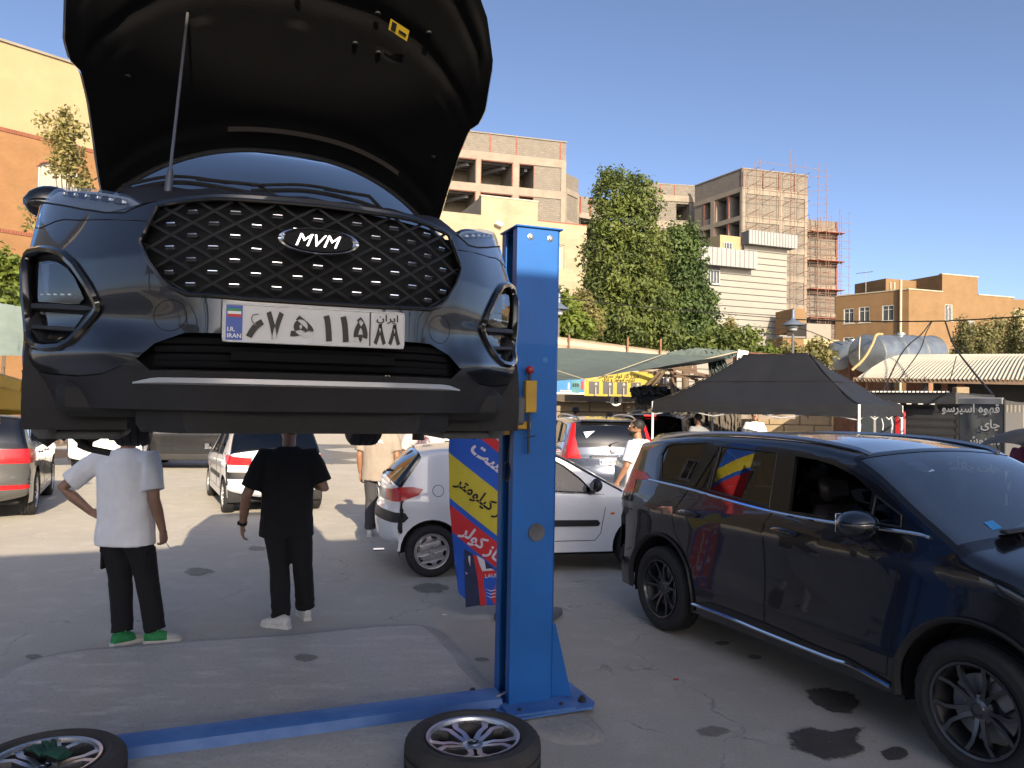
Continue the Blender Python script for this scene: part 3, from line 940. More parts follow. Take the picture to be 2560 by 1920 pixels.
M['added_dark_ground'] = mat('added_dark_asphalt', (.10, .10, .10), .9, var=.15, vscale=2)  # dark ground sheet added behind the camera to cut warm bounce light
mb = MB(); mb.M = GAR; mb.add([(-40, -30.5, .004), (40, -30.5, .004), (40, -1.2, .004), (-40, -1.2, .004)], [(0, 1, 2, 3)]); struct(mb.build('added_dark_ground', M['added_dark_ground']))
gbox('unseen_canopy_roof', -30, 30, -12.5, -3.0, EZ - .28, EZ, M['garage'])
for k in range(6):
    for d in (-11.8, -3.8): gbox('unseen_canopy_pillar', -27 + 10.4 * k, -26.65 + 10.4 * k, d, d + .35, 0, EZ - .285, M['garage'])
gbox('workshop_wall', -34, 34, -31, -30.6, 0, 5.2, M['garage'])  # unseen wall with doors, added for its reflection
for k in range(8): gbox('unseen_wall_door', -30 + 7.6 * k, -25.6 + 7.6 * k, -30.59, -30.5, 0, 3.6, M['garage_dark'])
# ---------------------------------------------------------------- buildings
K = 1.1573
def A(x, y, Y): return at(x * K, y * K, Y)
def brick_mat(name, c1, c2, mortar, bw, bh, ms=.02, rough=.9, axis='xz', bump=.3):
    m = bpy.data.materials.new(name); m.use_nodes = True
    nt = m.node_tree; b = nt.nodes['Principled BSDF']; b.inputs['Roughness'].default_value = rough
    tc = nt.nodes.new('ShaderNodeTexCoord'); mp = nt.nodes.new('ShaderNodeMapping')
    mp.inputs['Rotation'].default_value = (-math.pi / 2, 0, 0) if axis == 'xz' else (-math.pi / 2, 0, -math.pi / 2)
    nt.links.new(tc.outputs['Object'], mp.inputs[0])
    br = nt.nodes.new('ShaderNodeTexBrick')
    br.inputs['Color1'].default_value = (*c1, 1); br.inputs['Color2'].default_value = (*c2, 1); br.inputs['Mortar'].default_value = (*mortar, 1)
    br.inputs['Scale'].default_value = 1; br.inputs['Brick Width'].default_value = bw; br.inputs['Row Height'].default_value = bh; br.inputs['Mortar Size'].default_value = ms
    br.inputs['Mortar Smooth'].default_value = .3
    nt.links.new(mp.outputs[0], br.inputs['Vector'])
    n = _noise(nt, .8, 6, .65)
    a = _mix(nt, br.outputs[0], [c * .70 for c in c1], _ramp(nt, n, [(.42, 0.), (.75, .7)]))
    nt.links.new(a, b.inputs['Base Color'])
    bp = nt.nodes.new('ShaderNodeBump'); bp.inputs['Strength'].default_value = bump; bp.inputs['Distance'].default_value = .02; bp.invert = True
    nt.links.new(br.outputs[1], bp.inputs['Height']); nt.links.new(bp.outputs[0], b.inputs['Normal'])
    return m
M['block'] = brick_mat('concrete_blocks', (.20, .175, .145), (.155, .138, .118), (.11, .098, .083), .42, .21, .02)
M['block_y'] = brick_mat('concrete_blocks_side', (.20, .175, .145), (.155, .138, .118), (.11, .098, .083), .42, .21, .02, axis='yz')
M['frame'] = mat('raw_concrete', (.225, .195, .155), .9, var=.18, vscale=.8, bump=.2, bscale=12)
M['rust'] = mat('red_primer_steel', (.23, .06, .035), .7, var=.2, vscale=4)
M['scaffold'] = mat('rusty_scaffold_tube', (.20, .12, .085), .7, var=.2, vscale=4)
M['room'] = mat('bare_room', (.22, .20, .17), .9, var=.2, vscale=.9)
M['cream'] = brick_mat('cream_stone', (.29, .24, .155), (.325, .27, .18), (.26, .215, .14), 1.1, .34, .008, .8, bump=.08)
M['cream_y'] = brick_mat('cream_stone_side', (.29, .24, .155), (.325, .27, .18), (.26, .215, .14), 1.1, .34, .008, .8, 'yz', .08)
M['plaster'] = mat('yellow_plaster', (.31, .25, .14), .9, var=.10, vscale=.5, bump=.1, bscale=10)
M['obrick'] = brick_mat('orange_brick', (.225, .115, .045), (.245, .13, .055), (.20, .11, .05), .22, .075, .006, .9, bump=.1)
M['tbrick'] = brick_mat('tan_brick', (.19, .112, .050), (.21, .128, .058), (.17, .108, .055), .24, .08, .006, .9, bump=.1)
M['tbrick_y'] = brick_mat('tan_brick_side', (.19, .112, .050), (.21, .128, .058), (.17, .108, .055), .24, .08, .006, .9, 'yz', .1)
M['red_brick'] = mat('red_brick_trim', (.20, .07, .04), .9, var=.15, vscale=3)
M['winframe'] = mat('cream_window_frame', (.36, .32, .24), .5)
M['white_frame'] = mat('white_window_frame', (.42, .42, .40), .45)
M['pane'] = mat('dark_window_pane', (.06, .07, .08), .06, spec=.8)
M['curtain'] = mat('pale_curtain', (.34, .32, .27), .9, var=.1, vscale=6, stretch=(6, 1, .3))
M['cladding'] = mat('white_cement_board', (.245, .232, .205), .75, var=.05, vscale=.6)
M['joint'] = mat('dark_joint', (.10, .10, .11), .8)
M['zinc'] = mat('pale_standing_seam', (.26, .26, .255), .5, .2, var=.08, vscale=.8)
M['flatroof'] = mat('roof_felt', (.18, .17, .16), .9)
def facade(name, label, cat, P0, P1, z0=0.):
    """an Empty at the facade's left foot: x runs along the facade, y goes into the building"""
    d = Vector((P1.x - P0.x, P1.y - P0.y, 0))
    return thing(name, label, cat, (P0.x, P0.y, z0), math.atan2(d.y, d.x)), d.length
def bx(parent, name, m, x0, x1, y0, y1, z0, z1, bev=0):
    mb = MB(); mb.box(((x0 + x1) / 2, (y0 + y1) / 2, (z0 + z1) / 2), (x1 - x0, y1 - y0, z1 - z0), None, bev); return mb.build(name, m, parent, 30)
def window(parent, x0, x1, z0, z1, y=0., frame=None, deep=.12, mull=1, bars=0, curtain=False, fw=.07):
    frame = frame or M['white_frame']
    mb = MB()
    for a, b, c, d in ((x0, x1, z0, z0 + fw), (x0, x1, z1 - fw, z1), (x0, x0 + fw, z0 + fw, z1 - fw), (x1 - fw, x1, z0 + fw, z1 - fw)):
        mb.box(((a + b) / 2, y - .03, (c + d) / 2), (b - a, .10, d - c))
    for k in range(mull):
        x = lerp(x0, x1, (k + 1) / (mull + 1)); mb.box((x, y - .02, (z0 + z1) / 2), (fw * .7, .06, z1 - z0 - 2 * fw))
    for k in range(bars):
        z = lerp(z0, z1, .72); mb.box(((x0 + x1) / 2, y - .02, z), (x1 - x0 - 2 * fw, .05, fw * .6))
    w = mb.build('window', frame, parent)
    mb = MB(); mb.box(((x0 + x1) / 2, y + .006, (z0 + z1) / 2), (x1 - x0 - fw, .02, z1 - z0 - fw)); mb.build('pane', M['curtain'] if curtain else M['pane'], w)
    mb = MB(); mb.box(((x0 + x1) / 2, y - .06, z0 - .05), (x1 - x0 + .2, .18, .06)); mb.build('sill', frame, w)
    return w
def wall_with_holes(parent, name, m, L, H, holes, y0=0., t=.3, x_off=0., z_off=0.):
    """a real wall with openings, cut as a grid of rectangles"""
    xs = sorted({0, L} | {h[0] for h in holes} | {h[1] for h in holes}); zs = sorted({0, H} | {h[2] for h in holes} | {h[3] for h in holes})
    xs = [x for x in xs if 0 <= x <= L]; zs = [z for z in zs if 0 <= z <= H]
    mb = MB(); solid = {}
    for i in range(len(xs) - 1):
        for j in range(len(zs) - 1):
            cx, cz = (xs[i] + xs[i + 1]) / 2, (zs[j] + zs[j + 1]) / 2
            solid[i, j] = not any(h[0] < cx < h[1] and h[2] < cz < h[3] for h in holes)
    def q(a, b, c, d): mb.add([a, b, c, d], [(0, 1, 2, 3)])
    for (i, j), s in solid.items():
        if not s: continue
        xa, xb, za, zb = xs[i] + x_off, xs[i + 1] + x_off, zs[j] + z_off, zs[j + 1] + z_off
        q((xa, y0, za), (xb, y0, za), (xb, y0, zb), (xa, y0, zb)); q((xb, y0 + t, za), (xa, y0 + t, za), (xa, y0 + t, zb), (xb, y0 + t, zb))
        if not solid.get((i - 1, j), False): q((xa, y0 + t, za), (xa, y0, za), (xa, y0, zb), (xa, y0 + t, zb))
        if not solid.get((i + 1, j), False): q((xb, y0, za), (xb, y0 + t, za), (xb, y0 + t, zb), (xb, y0, zb))
        if not solid.get((i, j + 1), False): q((xa, y0, zb), (xb, y0, zb), (xb, y0 + t, zb), (xa, y0 + t, zb))
        if not solid.get((i, j - 1), False): q((xa, y0 + t, za), (xb, y0 + t, za), (xb, y0, za), (xa, y0, za))
    return mb.build(name, m, parent, 20)

# --- cream and orange building at the left edge
P0, P1 = A(-330, 860, 40), A(330, 860, 52)
b, L = facade('corner_building', 'tall building of yellow plaster above orange brick at the left edge', 'building', P0, P1)
Lx = lambda px: (lambda q: None)
def on_facade(root, px, py):
    """the facade point seen at a pixel: (x along, z)"""
    o = Vector(root.location); a = root.rotation_euler.z
    ax = Vector((math.cos(a), math.sin(a), 0)); n = Vector((-ax.y, ax.x, 0)); d = ray(px * K, py * K)
    t = (o - Vector((0, 0, CAM_H))).dot(n) / d.dot(n); p = Vector((0, 0, CAM_H)) + d * t
    return (p - o).dot(ax), p.z - o.z
xt, zt_ = on_facade(b, 60, 107); xb_, zb_ = on_facade(b, 60, 297)
wx0, wz0 = on_facade(b, 81, 409); wx1, wz1 = on_facade(b, 168, 362)
wall_with_holes(b, 'brick_wall', M['obrick'], L, zb_, [(wx0, wx1, wz0, wz1)], 0, .3)
wall_with_holes(b, 'plaster_wall', M['plaster'], L, zt_ - zb_ - .25, [], .05, .3, 0, zb_ + .25)
bx(b, 'coping', M['frame'], -.05, L, -.08, .4, zt_, zt_ + .14)
for k in range(int(L / .135)):
    if abs(k * .135 - xt) < 13: bx(b, 'brick', M['red_brick'], k * .135, k * .135 + .115, -.05, .2, zb_ + .01, zb_ + .24)
mb = MB(); mb.box((L / 2, .08, zb_ + .12), (L, .2, .2)); mb.build('mortar_band', M['obrick'], b)
w = window(b, wx0, wx1, wz0, wz1, .12, M['white_frame'], mull=1, bars=0, curtain=True, fw=.10)
mb = MB(); xm = (wx0 + wx1) / 2; hw = (wx1 - wx0) / 2
mb.prism([(wx0 - .1, wz1 + .30), (wx0 - .1, wz1 - .5)] + [(xm + (hw + .0) * math.cos(t), wz1 - .42 + .42 * math.sin(t)) for t in [math.pi * (1 - k / 12) for k in range(13)]] + [(wx1 + .1, wz1 - .5), (wx1 + .1, wz1 + .30)], 0, .03, Matrix(((1, 0, 0, 0), (0, 0, 1, -.045), (0, 1, 0, 0), (0, 0, 0, 1)))); mb.build('arch_spandrel', M['obrick'], b, 20)
mb = MB(); mb.tube([(xm + hw * math.cos(t), -.05, wz1 - .42 + .42 * math.sin(t)) for t in [math.pi * (1 - k / 12) for k in range(13)]], .05, 6); mb.build('window_arch', M['red_brick'], b)
xl, zl = on_facade(b, 20, 500)
for k in range(int(L / .135)):
    if xl - 6 < k * .135 < xl + 12: bx(b, 'brick', M['red_brick'], k * .135, k * .135 + .115, -.05, .1, zl - .12, zl + .10)
bx(b, 'side_wall', M['plaster'], L - .3, L, .35, 14, 0, zt_)
bx(b, 'roof', M['flatroof'], .2, L - .2, .4, 13.8, zt_ - .6, zt_ - .4)

# --- cream block at the left of the yard, outside the picture but mirrored in the parked cars
b, L = facade('cream_block', 'long cream block with small dark windows at the left of the yard', 'building', Vector((-18.5, 6.5, 0)), Vector((-25.5, 25, 0)))
hw_ = [(2 + 3.4 * i, 3.1 + 3.4 * i, z, z + 1.1) for i in range(5) for z in (2.2, 5.4, 8.4)]
wall_with_holes(b, 'wall', M['plaster'], L, 11, hw_, 0, .3)
for h_ in hw_: window(b, *h_, .1, M['white_frame'])
bx(b, 'roof', M['flatroof'], 0, L, .31, 8, 10.6, 10.8)
# --- unfinished concrete building behind the cream one
def infill(root, x0, x1, z0, z1, m=None, holes=()):
    o = wall_with_holes(root, 'block_panel', m or M['block'], x1 - x0, z1 - z0, list(holes), .10, .2, x0, z0); return o
def room(root, x0, x1, z0, z1, depth=4.5, y=.3, ducts=True):
    mb = MB()
    def q(a, b, c, d): mb.add([a, b, c, d], [(0, 1, 2, 3)])
    q((x0, y + depth, z0), (x1, y + depth, z0), (x1, y + depth, z1), (x0, y + depth, z1))
    q((x0, y, z1), (x0, y + depth, z1), (x1, y + depth, z1), (x1, y, z1)); q((x0, y, z0), (x1, y, z0), (x1, y + depth, z0), (x0, y + depth, z0))
    q((x0, y, z0), (x0, y + depth, z0), (x0, y + depth, z1), (x0, y, z1)); q((x1, y, z0), (x1, y, z1), (x1, y + depth, z1), (x1, y + depth, z0))
    r = mb.build('room', M['room'], root, 20)
    for k in range(5):
        mb = MB(); yy = y + .5 + k * .85; mb.box(((x0 + x1) / 2, yy, z1 - .08), (x1 - x0, .08, .14)); mb.build('ceiling_joist', M['joint'], r)
    if ducts:
        mb = MB(); mb.bar((x0 + .4, y + depth - .5, z1 - .55), (x1 - .7, y + .6, z1 - .35), .3, .3); mb.build('duct', M['joint'], r)
    return r
P0, P1 = A(830, 860, 76), A(1215, 860, 81)
b, L = facade('unfinished_building', 'unfinished concrete block building above the cream stone one', 'building', P0, P1)
_, H = on_facade(b, 1215, 307)
cols = [(L - .55, L), (L - 5.85, L - 5.2), (L - 9.75, L - 9.3), (L - 14.2, L - 13.7), (0, .5)]
flo = [H - 1.9 - 3.35 * k for k in range(9)]        # tops of the beams
for k, z in enumerate(flo):
    if z > .8: bx(b, 'beam', M['frame'], 0, L, 0, .4, z - .85, z)
for x0, x1 in cols: bx(b, 'column', M['frame'], x0, x1, -.003, .45, 0, H - 1.9 - .02)
infill(b, 0, L, H - 1.9, H)
bx(b, 'coping', M['frame'], -.05, L + .05, -.02, .35, H, H + .1)
for px in (1000, 1010 + 50, 1010 + 107, 1212):
    x, _z = on_facade(b, px * 1.0, 300); bx(b, 'steel_post', M['rust'], x - .06, x + .06, .02, .12, H - 1.9, H + .02)
for k, z in enumerate(flo[:-1]):
    zt1, zb1 = z - .85, flo[k + 1]
    infill(b, L - 3.5, L - .55, zb1, zt1)
    if k < 3:
        for (x0, x1) in ((L - 5.2, L - 3.5), (L - 9.3, L - 5.85), (L - 13.7, L - 9.75)):
            rm = room(b, x0, x1, zb1, zt1)
            mb = MB()
            for x in (x0 + .04, x1 - .04): mb.box((x, .1, (zb1 + zt1) / 2), (.08, .06, zt1 - zb1))
            mb.box(((x0 + x1) / 2, .1, zt1 - .03), (x1 - x0, .06, .07)); mb.build('opening_edge', M['rust'], b)
    else:
        infill(b, .5, L - 3.5, zb1, zt1)
bx(b, 'side_wall', M['block_y'], L - .3, L, .46, 12, 0, H); bx(b, 'side_wall', M['block_y'], 0, .3, .46, 12, 0, H)
bx(b, 'roof', M['flatroof'], .1, L - .1, .4, 12, H - 2.0, H - 1.88)
P2 = A(1244, 860, 83.5)
b2, L2 = facade('unfinished_wing', 'narrow lower wing of grey blocks at the right of the unfinished building', 'building', A(1215.5, 860, 81.2), P2)
_, H2 = on_facade(b2, 1230, 376)
for k in range(8):
    z = H2 - 1.6 - k * 3.35
    if z > 1: bx(b2, 'beam', M['frame'], 0, L2, 0, .4, z - .6, z); infill(b2, .25, L2 - .3, z - 3.35, z - .6)
infill(b2, 0, L2, H2 - 1.6, H2)
for x0, x1 in ((0, .25), (L2 - .3, L2)): bx(b2, 'column', M['frame'], x0, x1, -.003, .42, 0, H2 - 1.6)
bx(b2, 'side_wall', M['block_y'], L2 - .2, L2, .45, 10, 0, H2)
P3 = A(1310, 860, 86)
b3, L3 = facade('unfinished_link', 'low unfinished block link behind the big tree\'s crown', 'building', A(1245, 860, 84), P3)
_, H3 = on_facade(b3, 1260, 424)
infill(b3, 0, L3, H3 - 1.8, H3); bx(b3, 'beam', M['frame'], 0, L3, 0, .4, H3 - 2.4, H3 - 1.8); room(b3, .4, L3 - .4, H3 - 5.2, H3 - 2.4); bx(b3, 'beam', M['frame'], 0, L3, 0, .4, H3 - 6, H3 - 5.2); infill(b3, 0, L3, .0, H3 - 6)
for x in (.1, 1.4): bx(b3, 'steel_post', M['rust'], x, x + .14, -.03, .08, H3 - 2.0, H3 - .1)

# --- cream stone building
P0, P1 = A(760, 860, 49.5), A(1262, 860, 55)
b, L = facade('stone_building', 'cream stone building with small windows behind the lift post', 'building', P0, P1)
x1, za = on_facade(b, 1162, 437); x0, zb = on_facade(b, 1040, 425); xr, zr = on_facade(b, 1250, 486); _, zl = on_facade(b, 990, 480)
wins = []
for (xa, xb2, ya, yb) in ((1187, 1219, 529, 577), (1186, 1219, 616, 668), (1086, 1112, 518, 566)):
    a0, c0 = on_facade(b, xa, yb); a1, c1 = on_facade(b, xb2, ya); wins.append((a0, a1, c0, c1))
wall_with_holes(b, 'stone_wall', M['cream'], L, zr, wins, 0, .4)
wall_with_holes(b, 'stone_parapet', M['cream'], x1 - x0, za - zr, [], 0, .4, x0, zr)
wall_with_holes(b, 'stone_parapet', M['cream'], x0 - .02, zl - zr, [], 0, .4, 0, zr)
bx(b, 'parapet_return', M['cream_y'], x0, x0 + .3, .4, 5, zr, za); bx(b, 'parapet_return', M['cream_y'], x1 - .3, x1, .4, 5, zr, za)
bx(b, 'coping', M['winframe'], x0 - .05, x1 + .05, -.04, .45, za, za + .09); bx(b, 'coping', M['rust'], x1, L, -.03, .45, zr, zr + .06)
bx(b, 'side_wall', M['cream_y'], L - .3, L, .4, 12, 0, zr); bx(b, 'side_wall', M['cream_y'], 0, .3, .4, 12, 0, zr); bx(b, 'roof', M['flatroof'], .31, L - .3, .4, 12, zr - .6, zr - .4)
for (a0, a1, c0, c1) in wins: window(b, a0, a1, c0, c1, .18, M['winframe'], mull=1, curtain=True, fw=.10)
mb = MB(); xk, zk = on_facade(b, 1125, 455); mb.box((x0 + 1.2, -.25, zl + .1), (.5, .4, .25), Matrix.Rotation(R(20), 3, 'Y'), .03); mb.build('floodlight', M['white'], b)

# --- unfinished block in the middle, and the scaffolded one
P0, P1 = A(1380, 860, 96), A(1496, 860, 97)
b, L = facade('unfinished_middle_block', 'unfinished grey block wall with one opening, right of the big tree\'s top', 'building', P0, P1)
_, H = on_facade(b, 1440, 398)
ox0, oz0 = on_facade(b, 1461, 475); ox1, oz1 = on_facade(b, 1490, 441)
infill(b, 0, L, 0, H, None, [(ox0, ox1, oz0, oz1)]); bx(b, 'beam', M['frame'], 0, L, -.02, .09, oz1 + .25, oz1 + 1.0); bx(b, 'beam', M['frame'], 0, L, -.02, .09, oz0 - 1.2, oz0 - .2)
bx(b, 'coping', M['frame'], 0, L, .05, .4, H, H + .1); room(b, ox0, ox1, oz0, oz1, 4, .3, False)
for px in (1400, 1427, 1458):
    x, _z = on_facade(b, px, 410); bx(b, 'steel_post', M['rust'], x - .05, x + .05, .03, .12, oz1 + 1.0, H)
PC = A(1598, 860, 88)
PL, PR = A(1494, 860, 95.5), A(1741, 860, 90.4)
bl_, LL = facade('scaffolded_building', 'tall unfinished block building wrapped in rusty scaffolding', 'building', PL, PC)
_, H = on_facade(bl_, 1597, 366)
fl = [H - 2.1 - 3.3 * k for k in range(9)]
ops = [(1.7, 3.0), (3.8, 5.75), (6.05, LL - .35)]
infill(bl_, 0, LL, H - 2.1, H); bx(bl_, 'coping', M['frame'], 0, LL, .02, .35, H, H + .1)
for k, z in enumerate(fl):
    if z > .8: bx(bl_, 'beam', M['frame'], 0, LL - .01, 0, .4, z - .55, z)
    if k < 8:
        zt1, zb1 = z - .55, fl[k + 1]
        prev = 0
        for (x0, x1) in ops:
            infill(bl_, prev, x0, zb1, zt1); prev = x1
            room(bl_, x0, x1, zb1, zt1, 3.5, .3, False)
            mb = MB(); mb.box((x0 + .05, .08, (zb1 + zt1) / 2), (.10, .06, zt1 - zb1)); mb.build('opening_edge', M['rust'], bl_)
        infill(bl_, prev, LL - .02, zb1, zt1)
        bx(bl_, 'parapet_strip', M['block'], ops[0][0], ops[0][1], .08, .25, zb1 + .003, zb1 + .7)
for x0, x1 in ((3.05, 3.7), (LL - .33, LL - .01)): bx(bl_, 'column', M['frame'], x0, x1, -.005, .35, 0, H - 2.1)
# its right-hand face belongs to the same building: a child Empty turned to run along it
d = PR - PC; LR = Vector((d.x, d.y, 0)).length
loc = Matrix.Rotation(-bl_.rotation_euler.z, 4, 'Z') @ (Vector((PC.x, PC.y, 0)) - Vector(bl_.location))
FRm = Matrix.Translation(loc) @ Matrix.Rotation(math.atan2(d.y, d.x) - bl_.rotation_euler.z, 4, 'Z')
def rb(name, m, x0, x1, y0, y1, z0, z1):
    o = bx(bl_, name, m, x0, x1, y0, y1, z0, z1); o.matrix_local = FRm; return o
def rin(x0, x1, z0, z1):
    o = infill(bl_, x0, x1, z0, z1); o.matrix_local = FRm; return o
rin(0, LR, H - 2.1, H); rb('coping', M['frame'], 0, LR, .02, .35, H, H + .1)
for k, z in enumerate(fl):
    if z > .8: rb('beam', M['frame'], 0, LR, 0, .4, z - .75, z)
    if k < 8: rin(.55, LR * .56, fl[k + 1], z - .75); rin(LR * .63, LR - .4, fl[k + 1], z - .75)
for x0, x1 in ((0, .55), (LR * .56, LR * .63), (LR - .4, LR)): rb('column', M['frame'], x0, x1, -.005, .38, 0, H - 2.1)
rb('end_wall', M['block_y'], LR - .25, LR, .4, 11, 0, H)
for x in (.1, LR * .31, LR * .55, LR * .79): rb('steel_post', M['rust'], x, x + .12, -.01, .06, H - 2.2, H + .05)
rnd = random.Random(3)
def pole(a, b, r=.035, par=None):
    mb = MB(); mb.tube([a, b], r, 5); o = mb.build('scaffold_tube', M['scaffold'], par or bl_, 60); 
    if par is None: o.matrix_local = FRm
    return o
xsv = [.1, .75, 2.0, 2.75, 4.7, 5.5, 6.6, 7.5, LR + .9, LR + 1.6]
for i, x in enumerate(xsv):
    x = min(x, LR + 1.7); zt1 = H + rnd.uniform(-.8, 2.3) if i < 8 else H + rnd.uniform(.5, 2)
    zl0 = 0
    pole((x, -.6 - .7 * (i % 2), zl0), (x + rnd.uniform(-.05, .05), -.6 - .7 * (i % 2), zt1))
zz = 3.0
while zz < H + .2:
    pole((-.3, -.62, zz), (LR + .1, -.62, zz + rnd.uniform(-.1, .1)), .03); 
    if rnd.random() < .6: pole((rnd.uniform(0, 4), -1.3, zz + .9), (rnd.uniform(5, LR + 1.5), -1.3, zz + .9 + rnd.uniform(-.1, .1)), .028)
    for x in (.75, 2.75, 5.5, 7.5):
        if rnd.random() < .8: pole((x, .0, zz - .1), (x + .25, -1.9, zz + .15), .03)
    for x in (LR + .7,): pole((x - .6, -.9, zz), (x + 1.7, -.9, zz + .35), .03); pole((x, -.9, zz + .85), (x + 1.2, -.9, zz + .85), .025)
    zz += 1.62
P0, P1 = A(1737, 860, 91), A(1806, 860, 92)
b, L = facade('scaffold_tower', 'narrow rust-red scaffolded tower beside the tall unfinished building', 'building', P0, P1)
_, H = on_facade(b, 1770, 476)
infill(b, 0, L, 0, H)
for k in range(7):
    z = H - .9 - 3.4 * k
    if z > 1: bx(b, 'beam', M['frame'], 0, L, -.02, .1, z - .6, z); bx(b, 'deck', M['rust'], -.1, L + .2, -1.3, -.05, z - .75, z - .68)
for x in (0.05, L - .2): bx(b, 'steel_column', M['rust'], x, x + .2, -.06, .09, 0, H)
zz = 1.2
while zz < H:
    pole((-.2, -.7, zz), (L + .4, -.7, zz + rnd.uniform(-.1, .1)), .035, b); pole((-.2, -1.3, zz + .6), (L + .9, -1.3, zz + .6 + rnd.uniform(-.15, .15)), .03, b); zz += 1.05
for k in range(8):
    x = lerp(.1, L + .7, k / 7); pole((x, -.7 - .6 * (k % 2), 0), (x + rnd.uniform(-.06, .06), -.7 - .6 * (k % 2), H + rnd.uniform(-.3, 1.4)), .035, b)

# --- white boarded building
P0, P1 = A(1440, 860, 63), A(1697, 860, 67.3)
b, L = facade('boarded_building', 'building clad in long white boards with dark joints, right of the big tree', 'building', P0, P1)
xa, zA = on_facade(b, 1608, 527); _, zTop = on_facade(b, 1650, 505); xm_, zB = on_facade(b, 1622, 582); _, zC = on_facade(b, 1560, 541)
xw0, zw0 = on_facade(b, 1528, 612); xw1, zw1 = on_facade(b, 1555, 584)
bx(b, 'core_wall', M['joint'], 0, L - .02, .08, .35, 0, zB); bx(b, 'core_wall', M['joint'], xa, L - .02, .08, .35, zB, zA)
ph = .545; z = .1
while z < zA - .1:
    z1 = min(z + ph - .075, zA); x0 = xa if z > zB - .3 else 0
    if z < zw1 and z1 > zw0 and x0 < xw1:
        bx(b, 'board', M['cladding'], x0, xw0, 0, .06, z, z1); bx(b, 'board', M['cladding'], xw1, L, 0, .06, z, z1)
    else: bx(b, 'board', M['cladding'], x0, L, 0, .06, z, z1)
    z += ph
window(b, xw0, xw1, zw0, zw1, .05, M['white_frame'], mull=3)
n = 16; xe = L + .5
for k in range(n): bx(b, 'parapet_panel', M['zinc'], lerp(xa - .1, xe, k / n) + .02, lerp(xa - .1, xe, (k + 1) / n) - .02, -.75, -.68, zA - .1, zTop)
bx(b, 'parapet_core', M['joint'], xa - .1, xe, -.67, .3, zA - .08, zTop - .03)
n = 18
for k in range(n): bx(b, 'parapet_panel', M['zinc'], lerp(0, xm_, k / n) + .02, lerp(0, xm_, (k + 1) / n) - .02, -.9, -.83, zB - .1, zC)
bx(b, 'parapet_core', M['joint'], 0, xm_, -.82, .3, zB - .08, zC - .03)
bx(b, 'side_wall', M['plaster'], L - .25, L, .36, 9, 0, zA); bx(b, 'side_wall', M['plaster'], 0, .25, .36, 9, 0, zB); bx(b, 'upper_wall', M['plaster'], xa - 2.2, xa, .4, 3, zC - .5, zTop - .4)
window(b, xa - 1.9, xa - 1.0, zC + .1, zTop - 1.0, .38, M['white_frame'], mull=2)
bx(b, 'roof', M['flatroof'], 0, L - .3, .4, 9, zB - .3, zB - .1)

# --- small things between: tank room, low cream wall
P0, P1 = A(1690, 860, 58), A(1735, 860, 58); b, L = facade('brick_shed', 'small weathered brown brick shed beside the street lamp', 'building', P0, P1); _, H = on_facade(b, 1710, 730); _, Hl = on_facade(b, 1710, 770)
bx(b, 'wall', M['tbrick'], 0, L, 0, 3, 0, H); bx(b, 'roof', M['flatroof'], -.1, L + .1, -.1, 3.1, H, H + .12)
P0, P1 = A(1733, 860, 60), A(1812, 860, 60.5); b, L = facade('low_cream_house', 'low cream house with a grey roof hut left of the tan building', 'building', P0, P1); _, H = on_facade(b, 1770, 733)
bx(b, 'wall', M['plaster'], 0, L, 0, 6, 0, H); _, H2_ = on_facade(b, 1790, 697); bx(b, 'roof_hut', mat('grey_render', (.22, .20, .17), .9, var=.1), .9, L - .1, 1.0, 4, H, H2_); _, H3_ = on_facade(b, 1775, 657); bx(b, 'dark_hut', M['tbrick'], .9, 1.9, 3.0, 6, H2_ - .5, H3_)

# --- tan brick house
PC, PL, PR = A(1962, 860, 70), A(1803, 860, 75.5), A(2190, 860, 74.2)
b, LL = facade('tan_house', 'tan brick house with white windows behind the water tanks', 'building', PL, PC)
_, H = on_facade(b, 1955, 626)
def c8(x, y): return ((1940 + x / 2.963) / K, (640 + y / 2.963) / K)
wins = []
for (x0, y0, x1, y1) in ((500, 385, 580, 502), (612, 372, 695, 495), (785, 360, 875, 485), (497, 598, 578, 700), (610, 594, 690, 700)):
    a0, c0 = on_facade(b, *c8(x0, y1)); a1, c1 = on_facade(b, *c8(x1, y0)); wins.append((a0, a1, c0, c1))
wall_with_holes(b, 'brick_wall', M['tbrick'], LL, H, wins, 0, .3)
for (a0, a1, c0, c1) in wins: window(b, a0, a1, c0, c1, .1, M['white_frame'], mull=1, bars=1, fw=.08)
d = PR - PC; LR = Vector((d.x, d.y, 0)).length
loc = Matrix.Rotation(-b.rotation_euler.z, 4, 'Z') @ (Vector((PC.x, PC.y, 0)) - Vector(b.location))
TM = Matrix.Translation(loc) @ Matrix.Rotation(math.atan2(d.y, d.x) - b.rotation_euler.z, 4, 'Z')
def tanR(o): o.matrix_local = TM; return o
tmp = thing('probe', '', '', PC, math.atan2(d.y, d.x)); tmp.location.z = 0
rw = []
for (x0, y0, x1, y1) in ((1252, 362, 1308, 478), (1420, 482, 1472, 556), (1745, 490, 1800, 590)):
    a0, c0 = on_facade(tmp, *c8(x0, y1)); a1, c1 = on_facade(tmp, *c8(x1, y0)); rw.append((a0, a1, c0, c1))
px0, pz0 = on_facade(tmp, *c8(1235, 135)); px1, _z = on_facade(tmp, *c8(1500, 155))
bpy.data.objects.remove(tmp)
rw = [w for w in rw if w[1] < LR - .2]
tanR(wall_with_holes(b, 'brick_wall', M['tbrick'], LR, H, rw, 0, .3))
